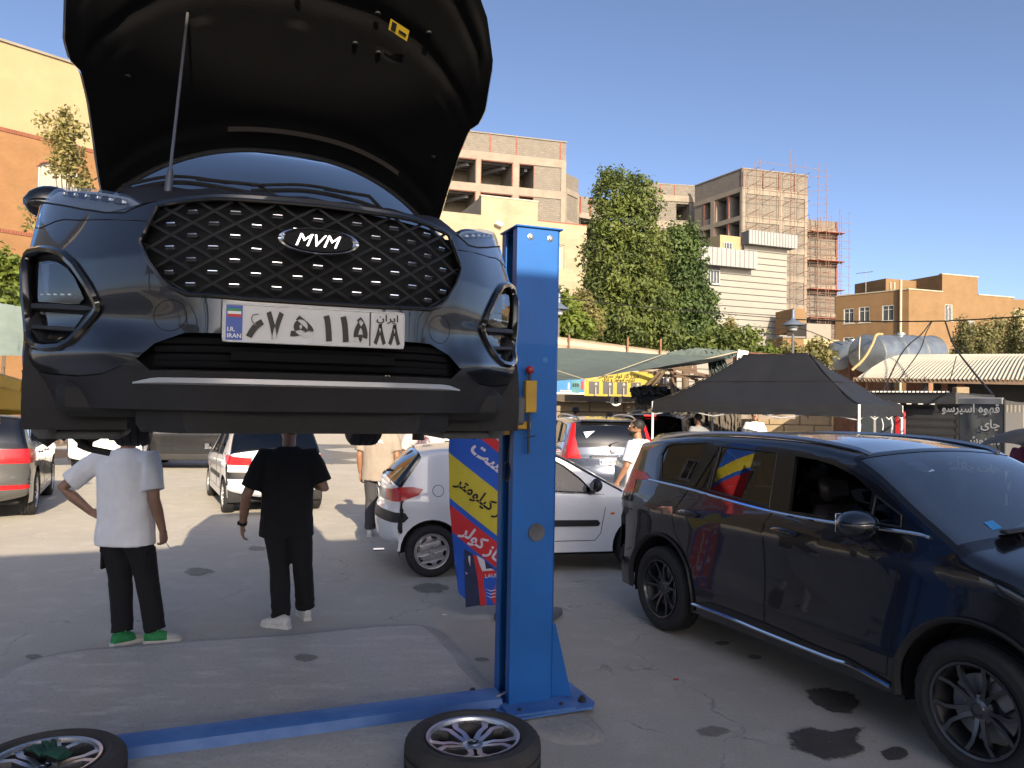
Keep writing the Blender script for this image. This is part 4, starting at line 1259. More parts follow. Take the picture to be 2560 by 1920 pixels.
for (a0, a1, c0, c1) in rw:
    w = tanR(window(b, a0, a1, c0, c1, .1, M['white_frame'], mull=1, fw=.07))
    mb = MB()
    for k in range(1, 5): mb.tube([(lerp(a0, a1, k / 5), -.06, c0), (lerp(a0, a1, k / 5), -.06, c1)], .018, 5)
    mb.tube([((a0 + a1) / 2 + .3 * math.cos(t), -.06, (c0 + c1) / 2 + .2 + .35 * math.sin(t)) for t in [math.pi * k / 10 for k in range(11)]], .02, 5)
    mb.build('window_grille', M['white_frame'], w)
tanR(bx(b, 'penthouse', M['tbrick'], px0, px1, .05, 7, H, pz0)); tanR(bx(b, 'penthouse_wing', M['tbrick'], .3, px0, 3.0, 7, H, pz0 - .2))
for o_ in (tanR(bx(b, 'coping', M['winframe'], -.1, px0, -.06, .35, H, H + .1)), tanR(bx(b, 'coping', M['winframe'], px1, LR, -.06, .35, H, H + .1)), tanR(bx(b, 'coping', M['winframe'], px0 - .05, px1 + .05, 0, .4, pz0, pz0 + .1)), bx(b, 'coping', M['winframe'], 0, LL, -.06, .35, H + .004, H + .1)): pass
tanR(bx(b, 'end_wall', M['tbrick_y'], LR - .3, LR, .3, 9, 0, H)); tanR(bx(b, 'roof', M['flatroof'], .3, LR - .3, .4, 9, H - .5, H - .3))
x, zq = on_facade(b, *c8(930, 250)); mb = MB(); mb.tube([(x, -.15, 1), (x, -.15, H + .9)], .12, 10); mb.build('flue_pipe', M['winframe'], b)
for q in (.9, 1.25): mb = MB(); mb.tube([(x - q, .5, H - .2), (x - q, .5, H + .9)], .10, 8); mb.build('flue_pipe', M['winframe'], b)
mb = MB(); mb.tube([(LL - 5, 2, H), (LL - 5, 2, H + 2.6)], .04, 5); mb.tube([(LL - 6, 2, H + 2.4), (LL - 4.3, 2, H + 2.4)], .03, 5); mb.tube([(LL - 5.7, 2, H + 2.0), (LL - 5.7, 2, H + 2.7)], .02, 5); mb.build('aerial', M['bolt'], b)
P0, P1 = A(2172, 860, 80), A(2300, 860, 80); bb, L = facade('far_house', 'pale house with a brick top at the right edge behind the conifers', 'building', P0, P1); _, H = on_facade(bb, 2195, 668); _, Hb = on_facade(bb, 2195, 645)
bx(bb, 'wall', M['plaster'], 0, L, 0, 6, 0, H); bx(bb, 'upper_storey', M['tbrick'], .9, L, .6, 6, H, Hb); window(bb, .9, 2.0, H - 4.6, H - 2.4, .0, M['white_frame'], mull=1)
# ---------------------------------------------------------------- the raised car

def _wsx(x): return .30 * max(0, min(1, (2.1 - x) / .95)) if x > .9 else 0.0
RS = dict(L=4.35, W=1.80, belt=1.08, tumble=.30, ztuck=.5, tuck=.05, nf=.9, nr=.8, kf=.06, kr=.09, shoulder=(.95, .03), r=.06,
    sill=lambda x: .26, under=.34, archz=.34, arch=[(.90, .42), (3.50, .43)], xb0=.25, xb1=4.1, lin=.06, xc=_wsx, drop=['nose', 'hood'], dropx=1.0,
    top=[('nose', 8, [(.32, .30, .1), (.28, .6, .1), (.30, .88, .1)]), ('hood', 10, [(.30, .88, .1), (.7, 1.1, .08), (1.15, 1.215, .06)]),
         ('screen', 16, [(1.15, 1.215, .06), (1.5, 1.43, .07), (1.85, 1.61, .06), (2.1, 1.70, .05)]),
         ('roof', 16, [(2.1, 1.70, .05), (2.6, 1.745, .05), (3.4, 1.735, .05), (3.95, 1.67, .05)]),
         ('rear', 8, [(3.95, 1.67, .05), (4.15, 1.40, .1), (4.25, 1.2, .12)]),
         ('tail', 10, [(4.25, 1.2, .12), (4.32, .95, .14), (4.35, .6, .18), (4.22, .3, .16)])],
    glass=[('screen', 'windscreen', M['windscreen'], 8, (0, 1)), ('rear', 'rear_window', M['dark_glass'], 7, (1, 1))], bands=True,
    paint=M['graphite_paint'],
    windows=[dict(poly=[(1.75, 1.15), (1.85, 1.27), (2.1, 1.48), (2.35, 1.58), (2.6, 1.60), (2.62, 1.13)], mat=M['dark_glass'], name='side_window'), dict(poly=[(2.68, 1.13), (2.66, 1.60), (3.2, 1.59), (3.4, 1.17)], mat=M['dark_glass'], name='side_window')],
    doors=[dict(poly=[(1.52, 1.10), (2.64, 1.11), (2.65, .42), (1.55, .42)], handle=(2.45, 1.0), name='door'), dict(poly=[(2.66, 1.11), (3.4, 1.12), (3.30, .9), (3.06, .7), (3.02, .42), (2.67, .42)], handle=(3.2, 1.02), name='door')],
    seats=[(2.15, .4), (2.15, -.4)], seatz=.62, dash=1.55, drive=-.38,
    wheels=[(3.50, .78)], Rt=.34, wheel=('petal', .34, .225, .225, M['alloy']), mirror=(1.62, 1.17, .20, M['gloss_black']))
O_ = Vector((-.581, 2.268, 1.60))
raised = car('raised_suv', 'dark grey sport utility car on the lift with its bonnet open', 'car', O_, PSI + math.pi / 2, RS)
rr_, RW = raised['root'], raised['W']
ZO = .56
# (X to the viewer's right, Y back from the nose, Z from the plate's centre) -> the car's own axes
FX = Matrix(((0, 1, 0, 0), (-1, 0, 0, 0), (0, 0, 1, ZO), (0, 0, 0, 1)))
_ft = [(0, 0), (.14, .001), (.26, .008), (.36, .045), (.44, .10), (.49, .138), (.6, .245), (.7, .36), (.8, .485), (.85, .57), (.88, .66), (.895, .80), (.90, 1.0)]
def sF(X, Z, sculpt=True):
    X = abs(X); v = sinterp(_ft, X)
    if Z > .2: v += (Z - .2) * (.15 + .6 * (X / .85) ** 2)
    if Z < -.12: v += (-.12 - Z) * .6
    if sculpt and .30 < X < .88:
        k = max(0, min(1, (X - .44) / .14)) * max(0, min(1, (.88 - X) / .05))
        g = math.exp(-((Z + .085) / .045) ** 2)
        v -= .035 * k * g
        v += .018 * k * math.exp(-((Z - .02) / .05) ** 2)
        v += .020 * max(0, min(1, (X - .30) / .12)) * max(0, min(1, (.62 - X) / .12)) * math.exp(-((Z + .0) / .07) ** 2)
    return v
def FP(X, Z, off=0.0): return FX @ Vector((X, sF(X, Z) - off, Z))
def ztop(X):
    return interp([(0, .385), (.30, .375), (.46, .360), (.487, .352), (.54, .336), (.60, .345), (.677, .372), (.80, .425), (.85, .450), (.90, .47)], abs(X))
def zbot(X): return -.250
bm = bmesh.new(); bl = bm.faces.layers.int.new('k')
xs = [-.9 + 1.8 * i / 96 for i in range(97)]
xs = sorted(set([round(x, 4) for x in xs if abs(x) < .86] + [s * q for s in (1, -1) for q in (.862, .870, .877, .883, .888, .892, .895, .8975, .8995)]))
NZ = 56; G_ = []
for x in xs:
    col = []
    for j in range(NZ + 1):
        z = lerp(zbot(x), ztop(x), j / NZ)
        col.append(bm.verts.new(FX @ Vector((x, sF(x, z), z))))
    G_.append(col)
side_ext = {}
for e, sg in ((0, -1), (-1, 1)):
    prev = G_[e]
    for kx in range(1, 8):
        col = []
        for j in range(NZ + 1):
            z = lerp(zbot(.9), ztop(.9), j / NZ); y0 = sF(.8995, z)
            col.append(bm.verts.new(FX @ Vector((sg * (.9 + .004 * kx), y0 + (1.45 - y0) * kx / 7, z))))
        for j in range(NZ):
            q = [prev[j], col[j], col[j + 1], prev[j + 1]]
            bm.faces.new(q if sg > 0 else q[::-1])
        prev = col
for i in range(len(xs) - 1):
    for j in range(NZ): bm.faces.new([G_[i][j], G_[i + 1][j], G_[i + 1][j + 1], G_[i][j + 1]])
bm.normal_update()
# polygons here are given in (X, Z); the car's y is -X and z is Z + ZO
def yz(P): return [(-x, z + ZO) for x, z in P]
def mirrored(P): return [(-x, z) for x, z in P]
GR = [(-.444, .346), (-.490, .236), (-.462, .175), (-.425, .122), (-.398, .097), (-.355, .078), (-.2, .071), (0, .070), (.2, .071), (.355, .078), (.398, .097), (.425, .122), (.462, .175), (.490, .236), (.444, .346), (.30, .360), (0, .366), (-.30, .360)]
FG = [(.868, .225), (.862, .245), (.848, .255), (.80, .25), (.762, .240), (.723, .222), (.678, .178), (.632, .112), (.606, .064), (.602, .050), (.612, .034), (.66, -.024), (.685, -.052), (.712, -.066), (.76, -.068), (.80, -.060), (.826, -.042), (.842, .02)]
LG = [(-.45, -.134), (.45, -.134), (.487, -.104), (.44, -.06), (.36, -.03), (-.36, -.03), (-.44, -.06), (-.487, -.104)]
CL = [(-.95, -.26), (.95, -.26), (.95, -.122), (.876, -.132), (.74, -.150), (.66, -.155), (.586, -.148), (.53, -.125), (.487, -.100), (.45, -.136), (-.45, -.136), (-.487, -.100), (-.53, -.125), (-.586, -.148), (-.66, -.155), (-.74, -.150), (-.876, -.132), (-.95, -.122)]
fr = lambda c, f: c.x < 1.0
for P in (GR, FG, mirrored(FG), LG): cut_faces(bm, yz(P), 'x', fr)
cut_faces(bm, yz(CL), 'x', lambda c, f: c.x < 1.6)
AR = [(.95 + .40 * math.cos(t), .34 + .40 * math.sin(t)) for t in [2 * math.pi * k / 28 for k in range(28)]]
arf = cut_faces(bm, AR, 'y', lambda c, f: abs(c.y) > .86)
bmesh.ops.delete(bm, geom=arf, context='FACES')
bm.normal_update()
def inside(P, lim=1.0):
    P = yz(P)
    return [f for f in bm.faces if f.calc_center_median().x < lim and in_poly(f.calc_center_median().y, f.calc_center_median().z, P)]
for P in (GR, FG, mirrored(FG), LG):
    bmesh.ops.delete(bm, geom=inside(P), context='FACES')
take(bm, inside(CL, 1.6), 'lower_bumper', M['dusty_trim'], rr_, .004)
fas = take(bm, bm.faces[:], 'bumper', M['graphite_paint'], rr_)
bm.free()
mb = MB()
for s in (1, -1):
    mb.tube([FP(s * x, z, -.001) for x, z in [(.905, .40), (.86, .355), (.83, .342), (.807, .345), (.77, .352), (.739, .351), (.68, .335), (.6, .322), (.5, .305), (.457, .296)]], .0028, 5)
    mb.tube([FP(s * (.40 + .045 * math.cos(t)), .02 + .045 * math.sin(t), -.0006) for t in [2 * math.pi * k / 24 for k in range(25)]], .0016, 4)
mb.build('panel_seam', M['seam'], fas)
def edge_tube(P, off, r, name, m, parent, flat=1.0, closed=True):
    mb = MB(); n = len(P); Q = []
    for i in range(n if closed else n - 1):
        a, b = Vector(P[i]), Vector(P[(i + 1) % n]); k = max(1, int((b - a).length / .025))
        Q += [a.lerp(b, e / k) for e in range(k)]
    if not closed: Q.append(Vector(P[-1]))
    mb.tube([FP(p.x, p.y, off) for p in Q], r, 8, closed, flat=flat)
    return mb.build(name, m, parent)
def face_patch(P, off, name, m, parent, step=.03):
    mb = MB(); n = len(P); Q = []
    for i in range(n):
        a, b = Vector(P[i]), Vector(P[(i + 1) % n]); k = max(1, int((b - a).length / step)); Q += [a.lerp(b, e / k) for e in range(k)]
    x0, x1 = min(q.x for q in Q), max(q.x for q in Q); z0, z1 = min(q.y for q in Q), max(q.y for q in Q)
    nb = len(Q)
    for i in range(1, int((x1 - x0) / step)):
        for j in range(1, int((z1 - z0) / step)):
            p = Vector((x0 + i * step, z0 + j * step))
            if in_poly(p.x, p.y, [tuple(q) for q in Q]) and min((p - q).length for q in Q) > step * .5: Q.append(p)
    from mathutils.geometry import delaunay_2d_cdt
    vs, ed, fs, *_ = delaunay_2d_cdt(Q, [(i, (i + 1) % nb) for i in range(nb)], [], 1, 1e-6)
    pol = [tuple(q) for q in Q[:nb]]; out = []
    for f in fs:
        c = sum((vs[i] for i in f), Vector((0, 0))) / len(f)
        if in_poly(c.x, c.y, pol):
            a, b, d = vs[f[0]], vs[f[1]], vs[f[2]]
            up = (b.x - a.x) * (d.y - a.y) - (b.y - a.y) * (d.x - a.x) > 0
            out.append(tuple(f) if up else tuple(f)[::-1])
    mb.add([FP(p.x, p.y, off) for p in vs], out)
    return mb.build(name, m, parent, 180)
face_patch(GR, -.055, 'grille_backing', M['seam'], rr_)
gf = edge_tube(GR, .000, .007, 'grille_frame', M['gloss_black'], rr_)
lat = MB(); dx, dz = .1155, .0715; zc = .115
for sg in (1, -1):
    for k in range(-14, 15):
        seg = []
        for e in range(161):
            z = .066 + e * .30 / 160; x = sg * ((z - zc) / dz * dx - dx / 2) + k * dx
            ins = in_poly(x, z, GR)
            if ins: seg.append((x, z))
            if (not ins or e == 160) and len(seg) > 5:
                P = [FX @ Vector((x_, sF(x_, z_, False) + .018, z_)) for x_, z_ in seg[::4] + [seg[-1]]]
                lat.tube(P, .0030, 4, flat=1.5); seg = []
            elif not ins: seg = []
lat.build('grille_lattice', M['trim'], rr_)
sm = MB(); sm.box((0, 0, 0), (.030, .012, .0055), None, .002); sm.cur = 1; sm.box((0, .004, -.007), (.034, .016, .010), None, .003)
so = sm.build('grille_stud', [M['chrome'], M['trim']], None); sdat = so.data; bpy.data.objects.remove(so)
for row in range(0, 8):
    z = zc + row * dz / 2
    for k in range(-6, 7):
        x = (k + (.5 if row % 2 else 0)) * dx
        if not in_poly(x, z, GR) or not in_poly(abs(x) + .02, z + .012, GR): continue
        if (x / .125) ** 2 + ((z - .252) / .045) ** 2 < 1: continue
        o = link('grille_stud', sdat, rr_)
        e = 1e-3; sl = (sF(x + e, z, False) - sF(x - e, z, False)) / (2 * e)
        o.matrix_local = FX @ Matrix.Translation((x, sF(x, z, False) + .002, z - .004)) @ Matrix.Rotation(math.atan(sl), 4, 'Z')
bd = MB(); bd.M = FX @ Matrix.Translation((0, -.012, .252)) @ Matrix(((1, 0, 0, 0), (0, 0, -1, 0), (0, 1, 0, 0), (0, 0, 0, 1)))
bd.cur = 1; bd.prism([(.100 * math.cos(t), .030 * math.sin(t)) for t in [2 * math.pi * k / 40 for k in range(40)]], -.03, .004)
bd.cur = 0
ring = []
for k in range(48):
    t = 2 * math.pi * k / 48; wd = .0065 + .010 * abs(math.cos(t)) ** 3
    c, s_ = math.cos(t), math.sin(t)
    ring.append([Vector((.118 * c, .040 * s_, -.004)), Vector((.116 * c, .0385 * s_, .008)), Vector(((.116 - wd * .5) * c, (.0385 - .003) * s_, .011)), Vector(((.116 - wd) * c, (.0385 - .0065) * s_, .004))])
bd.loft(ring + [ring[0]], False)
bo = bd.build('badge', [M['chrome'], M['seam']], rr_)
tx = MB()
text_mesh(tx, 'MVM', .052, bd.M @ Matrix.Translation((-.002, -.0175, .006)), .0, 'CENTER', .003, .130, .35); tx.build('badge_lettering', M['chrome'], bo, smooth=False)
face_patch([(x * 1.03, z) for x, z in LG], -.09, 'lower_grille_backing', M['seam'], rr_)
for z in (-.118, -.098, -.074, -.05):
    mb = MB(); mb.tube([FX @ Vector((x, sF(x, z, False) + .035, z)) for x in [-.44 + .88 * k / 24 for k in range(25)]], .006, 6, flat=1.8); mb.build('grille_slat', M['liner'], rr_)
mb = MB(); mb.loft([[FX @ Vector((x, sF(x, -.06, False) + y, z)) for y, z in ((.005, -.078), (-.004, -.080), (-.006, -.105), (.02, -.106))] for x in [-.235 + .47 * k / 10 for k in range(11)]]); mb.build('plate_bracket', M['liner'], rr_)
mb = MB(); P = [-.5 + 1.0 * k / 40 for k in range(41)]
def stripz(x): e = max(0, (abs(x) - .44) / .06); return -.150 - .022 * e * .9, -.178
mb.loft([[FX @ Vector((x, sF(x, (a + b) / 2) + o_, z_)) for o_, z_ in ((.004, a), (-.010, lerp(a, b, .3)), (-.010, lerp(a, b, .8)), (.004, b))] for x in P for a, b in [stripz(x)]])
mb.build('bumper_strip', mat('grey_bumper_strip', (.42, .42, .43), .35, .5), rr_)
plate(rr_, FX @ Matrix.Translation((0, -.016, 0)) @ Matrix(((1, 0, 0, 0), (0, 0, -1, 0), (0, 1, 0, 0), (0, 0, 0, 1))),
      [('۶', -.173, -.036, .098, .048, .05), ('۷', -.119, -.036, .098, .048, .05), ('\uFEEB', -.043, -.028, .105, .066, .035), ('۱', .030, -.037, .098, .026, .05), ('۱', .079, -.037, .098, .026, .05), ('۵', .127, -.037, .098, .042, .045),
       ('۸', .185, -.040, .080, .037, .05), ('۸', .229, -.040, .080, .037, .05), (persian('ایران'), .207, .026, .028, .066, .012)])
LA = [(.815, .215), (.78, .214), (.747, .204), (.715, .182), (.690, .152), (.668, .108), (.656, .082), (.672, .068), (.72, .072), (.815, .086)]
for s in (1, -1):
    FGs = FG if s > 0 else mirrored(FG)
    pod = edge_tube(FGs, -.004, .019, 'lamp_pod', M['gloss_black'], rr_, .8)
    mb = MB(); n = len(FGs); c = Vector((s * .745, .09)); rings = []
    for k, (sc, of) in enumerate(((1.0, -.006), (.93, -.02), (.86, -.03), (.82, -.055))):
        rings.append([FX @ Vector(((c.x + (p[0] - c.x) * sc), sF(p[0], p[1], False) - of, c.y + (p[1] - c.y) * sc)) for p in FGs])
    mb.loft(rings if s > 0 else [r[::-1] for r in rings], False)
    mb.build('pod_liner', M['trim'], pod)
    face_patch([(c.x + (p[0] - c.x) * .84, c.y + (p[1] - c.y) * .84) for p in FGs], -.075, 'pod_backing', M['barrel'], pod)
    LAs = LA if s > 0 else mirrored(LA)
    lp = face_patch(LAs, -.030, 'headlamp', M['lens'], rr_)
    face_patch([(s * .745 + (p[0] - s * .745) * .96, .14 + (p[1] - .14) * .96) for p in LAs], -.058, 'reflector', mat('lamp_reflector', (.06, .06, .065), .2, .6), lp)
    mb = MB()
    for q in range(5): mb.box(FX @ Vector((s * (.705 + .024 * q), sF(.705 + .024 * q, .1, False) + .045, .100 + .002 * q)), (.012, .014, .008), None, .002)
    mb.build('lamp_diode', M['satin'], lp)
    face_patch([(s * x, z) for x, z in [(.812, .055), (.66, .035), (.70, -.02), (.74, -.042), (.812, -.03)]], -.045, 'lower_lamp', M['lens'], rr_)
    for (x0, x1, z0, z1, hw) in ((.834, .612, .072, .046, .011), (.830, .650, .004, -.016, .008)):
        mb = MB(); rings = []
        for q in range(11):
            x = lerp(x0, x1, q / 10); z = lerp(z0, z1, q / 10); y = sF(x, z, False); w = hw * (1 if q < 9 else .8 if q == 9 else .35)
            rings.append([FX @ Vector((s * x, y + .035, z + w)), FX @ Vector((s * x, y + .004, z + w * .6)), FX @ Vector((s * x, y + .002, z - w * .7)), FX @ Vector((s * x, y + .035, z - w))])
        mb.loft(rings if s < 0 else [r[::-1] for r in rings]); mb.build('pod_bar', M['dusty_trim'], rr_)
    HL = [(.490, .360), (.54, .338), (.60, .347), (.677, .374), (.80, .427), (.845, .450), (.835, .480), (.805, .492), (.77, .486), (.64, .440), (.53, .393)]
    HLs = [(s * x, z) for x, z in HL]
    hl = face_patch(HLs, -.004, 'daytime_lamp', M['lens'], rr_)
    face_patch([(s * .67 + (x - s * .67) * .97, .415 + (z - .415) * .93) for x, z in HLs], -.04, 'lamp_housing', mat('lamp_housing', (.55, .56, .58), .35, .2), hl)
    for q in range(6):
        mb = MB(); x = .545 + .042 * q; z = .375 + .0165 * q
        mb.box((0, 0, 0), (.018, .018, .016), None, .004); o = mb.build('lamp_diode', M['satin'], hl)
        o.matrix_local = FX @ Matrix.Translation((s * x, sF(x, z, False) + .018, z))
        if q < 5:
            mb = MB(); mb.box((0, 0, 0), (.020, .01, .020), None, .003); o = mb.build('lamp_cell', M['gloss_black'], hl)
            o.matrix_local = FX @ Matrix.Translation((s * (x + .021), sF(x + .021, z + .008, False) + .022, z + .009))
    edge_tube([(s * x, z) for x, z in [(.845, .452), (.80, .428), (.677, .374), (.60, .346), (.54, .336), (.487, .358)]], -.002, .0035, 'lamp_gap', M['seam'], hl, 1, False)
mb = MB()
def bay(u, v):
    x = lerp(-.60, .60, u); k = 1 - abs(x / .62) ** 4 * .4
    y0 = sF(x, .385) + .012 if abs(x) < .46 else sF(.46, .385) + .012 + (abs(x) - .46) * 1.1
    y = lerp(y0, .80, v); z = interp([(0, .383), (.12, .400), (1, .585)], v) - .03 * (x / .6) ** 2
    return FX @ Vector((x, y, z + .004 * math.sin(x * 37) * v + .006 * noise.noise(Vector((x * 7, v * 4, 0)))))
mb.grid(48, 16, bay); mb.build('radiator_cover', M['dusty_trim'], rr_)
mb = MB(); mb.box(FX @ Vector((0, 1.0, .25)), (.95, 1.44, .34), None, .04)
mb.build('engine_bay', M['interior'], rr_)
HY, HZ, TH = 1.53, .73, R(49.5)
def hsideX(y): return interp([(.68, .812), (.85, .835), (.93, .826), (.97, .795), (1.1, .782), (1.4, .772), (1.55, .762)], y)
def hfront(x): return interp([(0, .08), (.3, .11), (.486, .19), (.6, .30), (.72, .47), (.812, .68), (.84, .9)], abs(x))
def hrear(x): return 1.24 + .30 * (abs(x) / .77) ** 2.3
def hz(x, y): return sinterp([(.05, .372), (.12, .40), (.3, .47), (.7, .59), (1.17, .69), (1.6, .735)], y) - .10 * (abs(x) / .8) ** 2.5
def hopen(x, y, z):
    dy, dz = y - HY, z - HZ
    return FX @ Vector((x, HY + dy * math.cos(TH) + dz * math.sin(TH), HZ - dy * math.sin(TH) + dz * math.cos(TH)))
def hpt(u, v, dz=0., ins=0.):
    """u across -1..1, v rear 0 .. front 1"""
    x0 = .775 * u
    y = lerp(hrear(x0), hfront(x0 * 1.045), v)
    x = u * hsideX(y) if y > .66 else u * interp([(.08, .80), (.66, .812)], y)
    if y < .66: x = x0 * lerp(1.045, 1.06, v)
    x -= ins * u; 
    return (x, y + ins * (1 - 2 * v), hz(x, y) + dz)
mb = MB(); NU, NV = 44, 36
mb.cur = 0; mb.grid(NU, NV, lambda a, b: hopen(*hpt(2 * a - 1, b)))
mb.cur = 1
def under(a, b):
    u = 2 * a - 1; x, y, z = hpt(u, b, -.028, .012)
    d = min(1 - abs(u), b * 1.1, (1 - b) * 1.2) ; w = max(0, min(1, (d - .05) / .04))
    z -= .014 * w
    for c_, wd, am in ((.12, .05, .018), (.62, .035, .016), (.86, .03, .014)):
        z += am * w * math.exp(-((b - c_) / wd) ** 2)
    for c_ in (.0, .45, .78):
        z += .012 * w * math.exp(-((abs(u) - c_) / .04) ** 2) * (b > .5)
    return hopen(x, y, z)
mb.grid(NU * 2, NV * 2, under, True)
mb.cur = 0
def rimq(loop):
    P = [hopen(*hpt(u, v)) for u, v in loop]; Q = [hopen(*hpt(u, v, -.028, .012)) for u, v in loop]; n = len(P)
    mb.add(P + Q, [(i, n + i, n + i + 1, i + 1) for i in range(n - 1)])
rimq([(-1 + 2 * i / NU, 0) for i in range(NU + 1)]); rimq([(1, i / NV) for i in range(NV + 1)]); rimq([(1 - 2 * i / NU, 1) for i in range(NU + 1)]); rimq([(-1, 1 - i / NV) for i in range(NV + 1)])
bon = mb.build('bonnet', [M['graphite_paint'], M['liner']], rr_, 50)
sl = MB()
sl.tube([hopen(*hpt(u, .012, -.032, .02)) for u in [-.93 + 1.86 * k / 30 for k in range(31)]], .011, 6); sl.build('bonnet_seal', M['trim'], bon)
bs = MB(); bs.grid(20, 1, lambda a, b: hopen(*[c + d for c, d in zip(hpt(lerp(-.32, .66, a), lerp(.085, .105, b), -.062), (0, 0, 0))]), True); bs.build('bonnet_brace', mat('dusty_metal', (.10, .085, .075), .6, .3), bon)  # brown strip paints the light caught along the bonnet's rear edge
lb = MB()
def lab(u0, u1, v0, v1, dz, c):
    lb.cur = c; lb.add([hopen(*hpt(u, v, dz)) for u, v in ((u0, v0), (u0, v1), (u1, v1), (u1, v0))], [(0, 1, 2, 3), (3, 2, 1, 0)])
lab(.42, .52, .60, .64, -.066, 0); lab(.43, .455, .605, .635, -.068, 1); lab(.47, .51, .612, .622, -.068, 1)
lb.build('warning_label', [mat('label_yellow', (.55, .38, .03), .5), M['seam']], bon)
for (u, v) in ((.28, .50), (.40, .50), (-.02, .66), (.36, .63), (-.78, .42), (.84, .30), (-.45, .72), (.62, .68)):
    cl = MB(); cl.ico(hopen(*hpt(u, v, -.046)), .013, 1, (1, 1, .6)); cl.build('liner_clip', M['trim'], bon)
a = FX @ Vector((-.445, .58, .47)); b = hopen(*hpt(-.50, .545, -.05))
rd = MB(); rd.tube([a, a.lerp(b, .98), b], .0055, 8); rd.tube([a, a.lerp(b, .12), a.lerp(b, .15)], [.013, .013, .008], 10)
rd.build('prop_rod', mat('zinc_rod', (.16, .16, .165), .4, .7), rr_)
mb = MB(); mb.grid(30, 3, lambda u, v: FX @ Vector((lerp(-.72, .72, u), lerp(1.0, 1.2, v) + .30 * abs(2 * u - 1) ** 2.2, lerp(.60, .645, v) + .01 * abs(2 * u - 1)))); mb.build('scuttle', M['trim'], rr_)
for pts in ([(-.66, 1.33, .660), (-.45, 1.20, .690), (-.2, 1.155, .672), (.02, 1.12, .640)], [(-.15, 1.12, .668), (.08, 1.14, .70), (.3, 1.17, .688), (.46, 1.18, .652)]):
    mb = MB(); P = cr([FX @ Vector(p) for p in pts], 6); mb.tube(P, .010, 6)
    mb.tube([p + Vector((-.012, 0, .022)) for p in P[:12]], .007, 6)
    mb.tube([P[-1] + Vector((0, 0, -.02)), P[-5] + Vector((-.02, 0, .035)), P[8] + Vector((-.01, 0, .018))], .008, 6)
    mb.build('wiper', M['trim'], rr_)
mb = MB()
def tray(P, z0, z1):
    mb.loft([[FX @ Vector((x * sc, y, z)) for x, y in P] for sc, z in ((1.0, z0), (1.0, lerp(z0, z1, .7)), (.97, z1))])
tray([(-.50, .30), (-.36, .16), (.36, .16), (.50, .30), (.52, 1.3), (-.52, 1.3)], -.235, -.322); mb.build('undertray', M['dark'], rr_)
mb = MB(); mb.box(FX @ Vector((0, 1.7, -.24)), (1.6, 1.5, .10), None, .03); mb.box(FX @ Vector((0, .95, -.20)), (.5, 1.62, .10), None, .03); mb.build('subframe', M['dark'], rr_)
M['hubgrey'] = mat('dusty_grey_plastic', (.10, .105, .105), .7, var=.25, vscale=8, bump=.2, bscale=90)
for s in (1, -1):
    mb = MB(); mb.box(FX @ Vector((s * .80, .80, -.285)), (.40, .07, .15), None, .02); mb.box(FX @ Vector((s * .70, .80, -.345)), (.34, .26, .035), None, .012)
    mb.build('splash_guard', M['hubgrey'], rr_)
    mb = MB(); c = FX @ Vector((s * .76, .92, -.22))
    mb.lathe([(.07, -.012), (.15, -.012), (.15, .012), (.07, .012)], 28, Matrix.Translation(c) @ Matrix.Rotation(math.pi / 2, 4, 'X')); mb.build('brake_disc', M['barrel'], rr_)
    mb = MB(); rnd = random.Random(5 + s)
    for q in range(9):
        mb.ico(c + Vector((rnd.uniform(-.10, .10), rnd.uniform(-.09, .09), rnd.uniform(-.20, -.06))), rnd.uniform(.028, .05), 1, (1, 1, rnd.uniform(.7, 1.5)))
    if s < 0: mb.tube([c + Vector((0, .0, -.14)), c + Vector((-.05, -.06, -.19)), c + Vector((-.06, -.13, -.205))], .013, 8)
    mb.tube([c + Vector((0, 0, .5)), c + Vector((0, 0, -.1))], .035, 10)
    mb.lathe([(0, .07), (.03, .07), (.035, .03), (.07, .02), (.075, 0)], 16, Matrix.Translation(c) @ Matrix.Rotation(-s * -math.pi / 2, 4, 'X'))
    mb.build('hub_carrier', M['dark'], rr_)

# ---------------------------------------------------------------- the two-post lift
M['lift_blue'] = mat('lift_blue_enamel', (.010, .115, .40), .5, var=.12, vscale=2.5, coat=.08, rvar=.1, spec=.35)
M['lift_worn'] = mat('worn_blue_enamel', (.10, .22, .50), .5, col2=(.035, .13, .40), vscale=5, bump=.08, bscale=60)
M['lift_yellow'] = mat('lift_yellow_enamel', (.50, .30, .015), .45, col2=(.38, .22, .02), vscale=6)
M['dark_bolt'] = mat('oily_bolt', (.05, .055, .065), .5, .6)
lift = thing('car_lift', 'blue two-post car lift with yellow arms carrying the raised car', 'car lift', (-.581, 2.268, .03), PSI)
def chan(x0, x1, y0, y1, z0, z1, open_left, name='post'):
    """C-shaped column, open towards the car"""
    mb = MB(); t = .012; xin, xout = (x0, x1) if open_left else (x1, x0); d = 1 if open_left else -1
    P = [(xin, y0), (xout - d * .02, y0), (xout, y0 + .02), (xout, y1 - .02), (xout - d * .02, y1), (xin, y1), (xin, y1 - .07), (xin + d * t, y1 - .07), (xin + d * t, y1 - t), (xout - d * t, y1 - t), (xout - d * t, y0 + t), (xin + d * t, y0 + t), (xin + d * t, y0 + .07), (xin, y0 + .07)]
    mb.prism(P, z0, z1); return mb.build(name, M['lift_blue'], lift, 30)
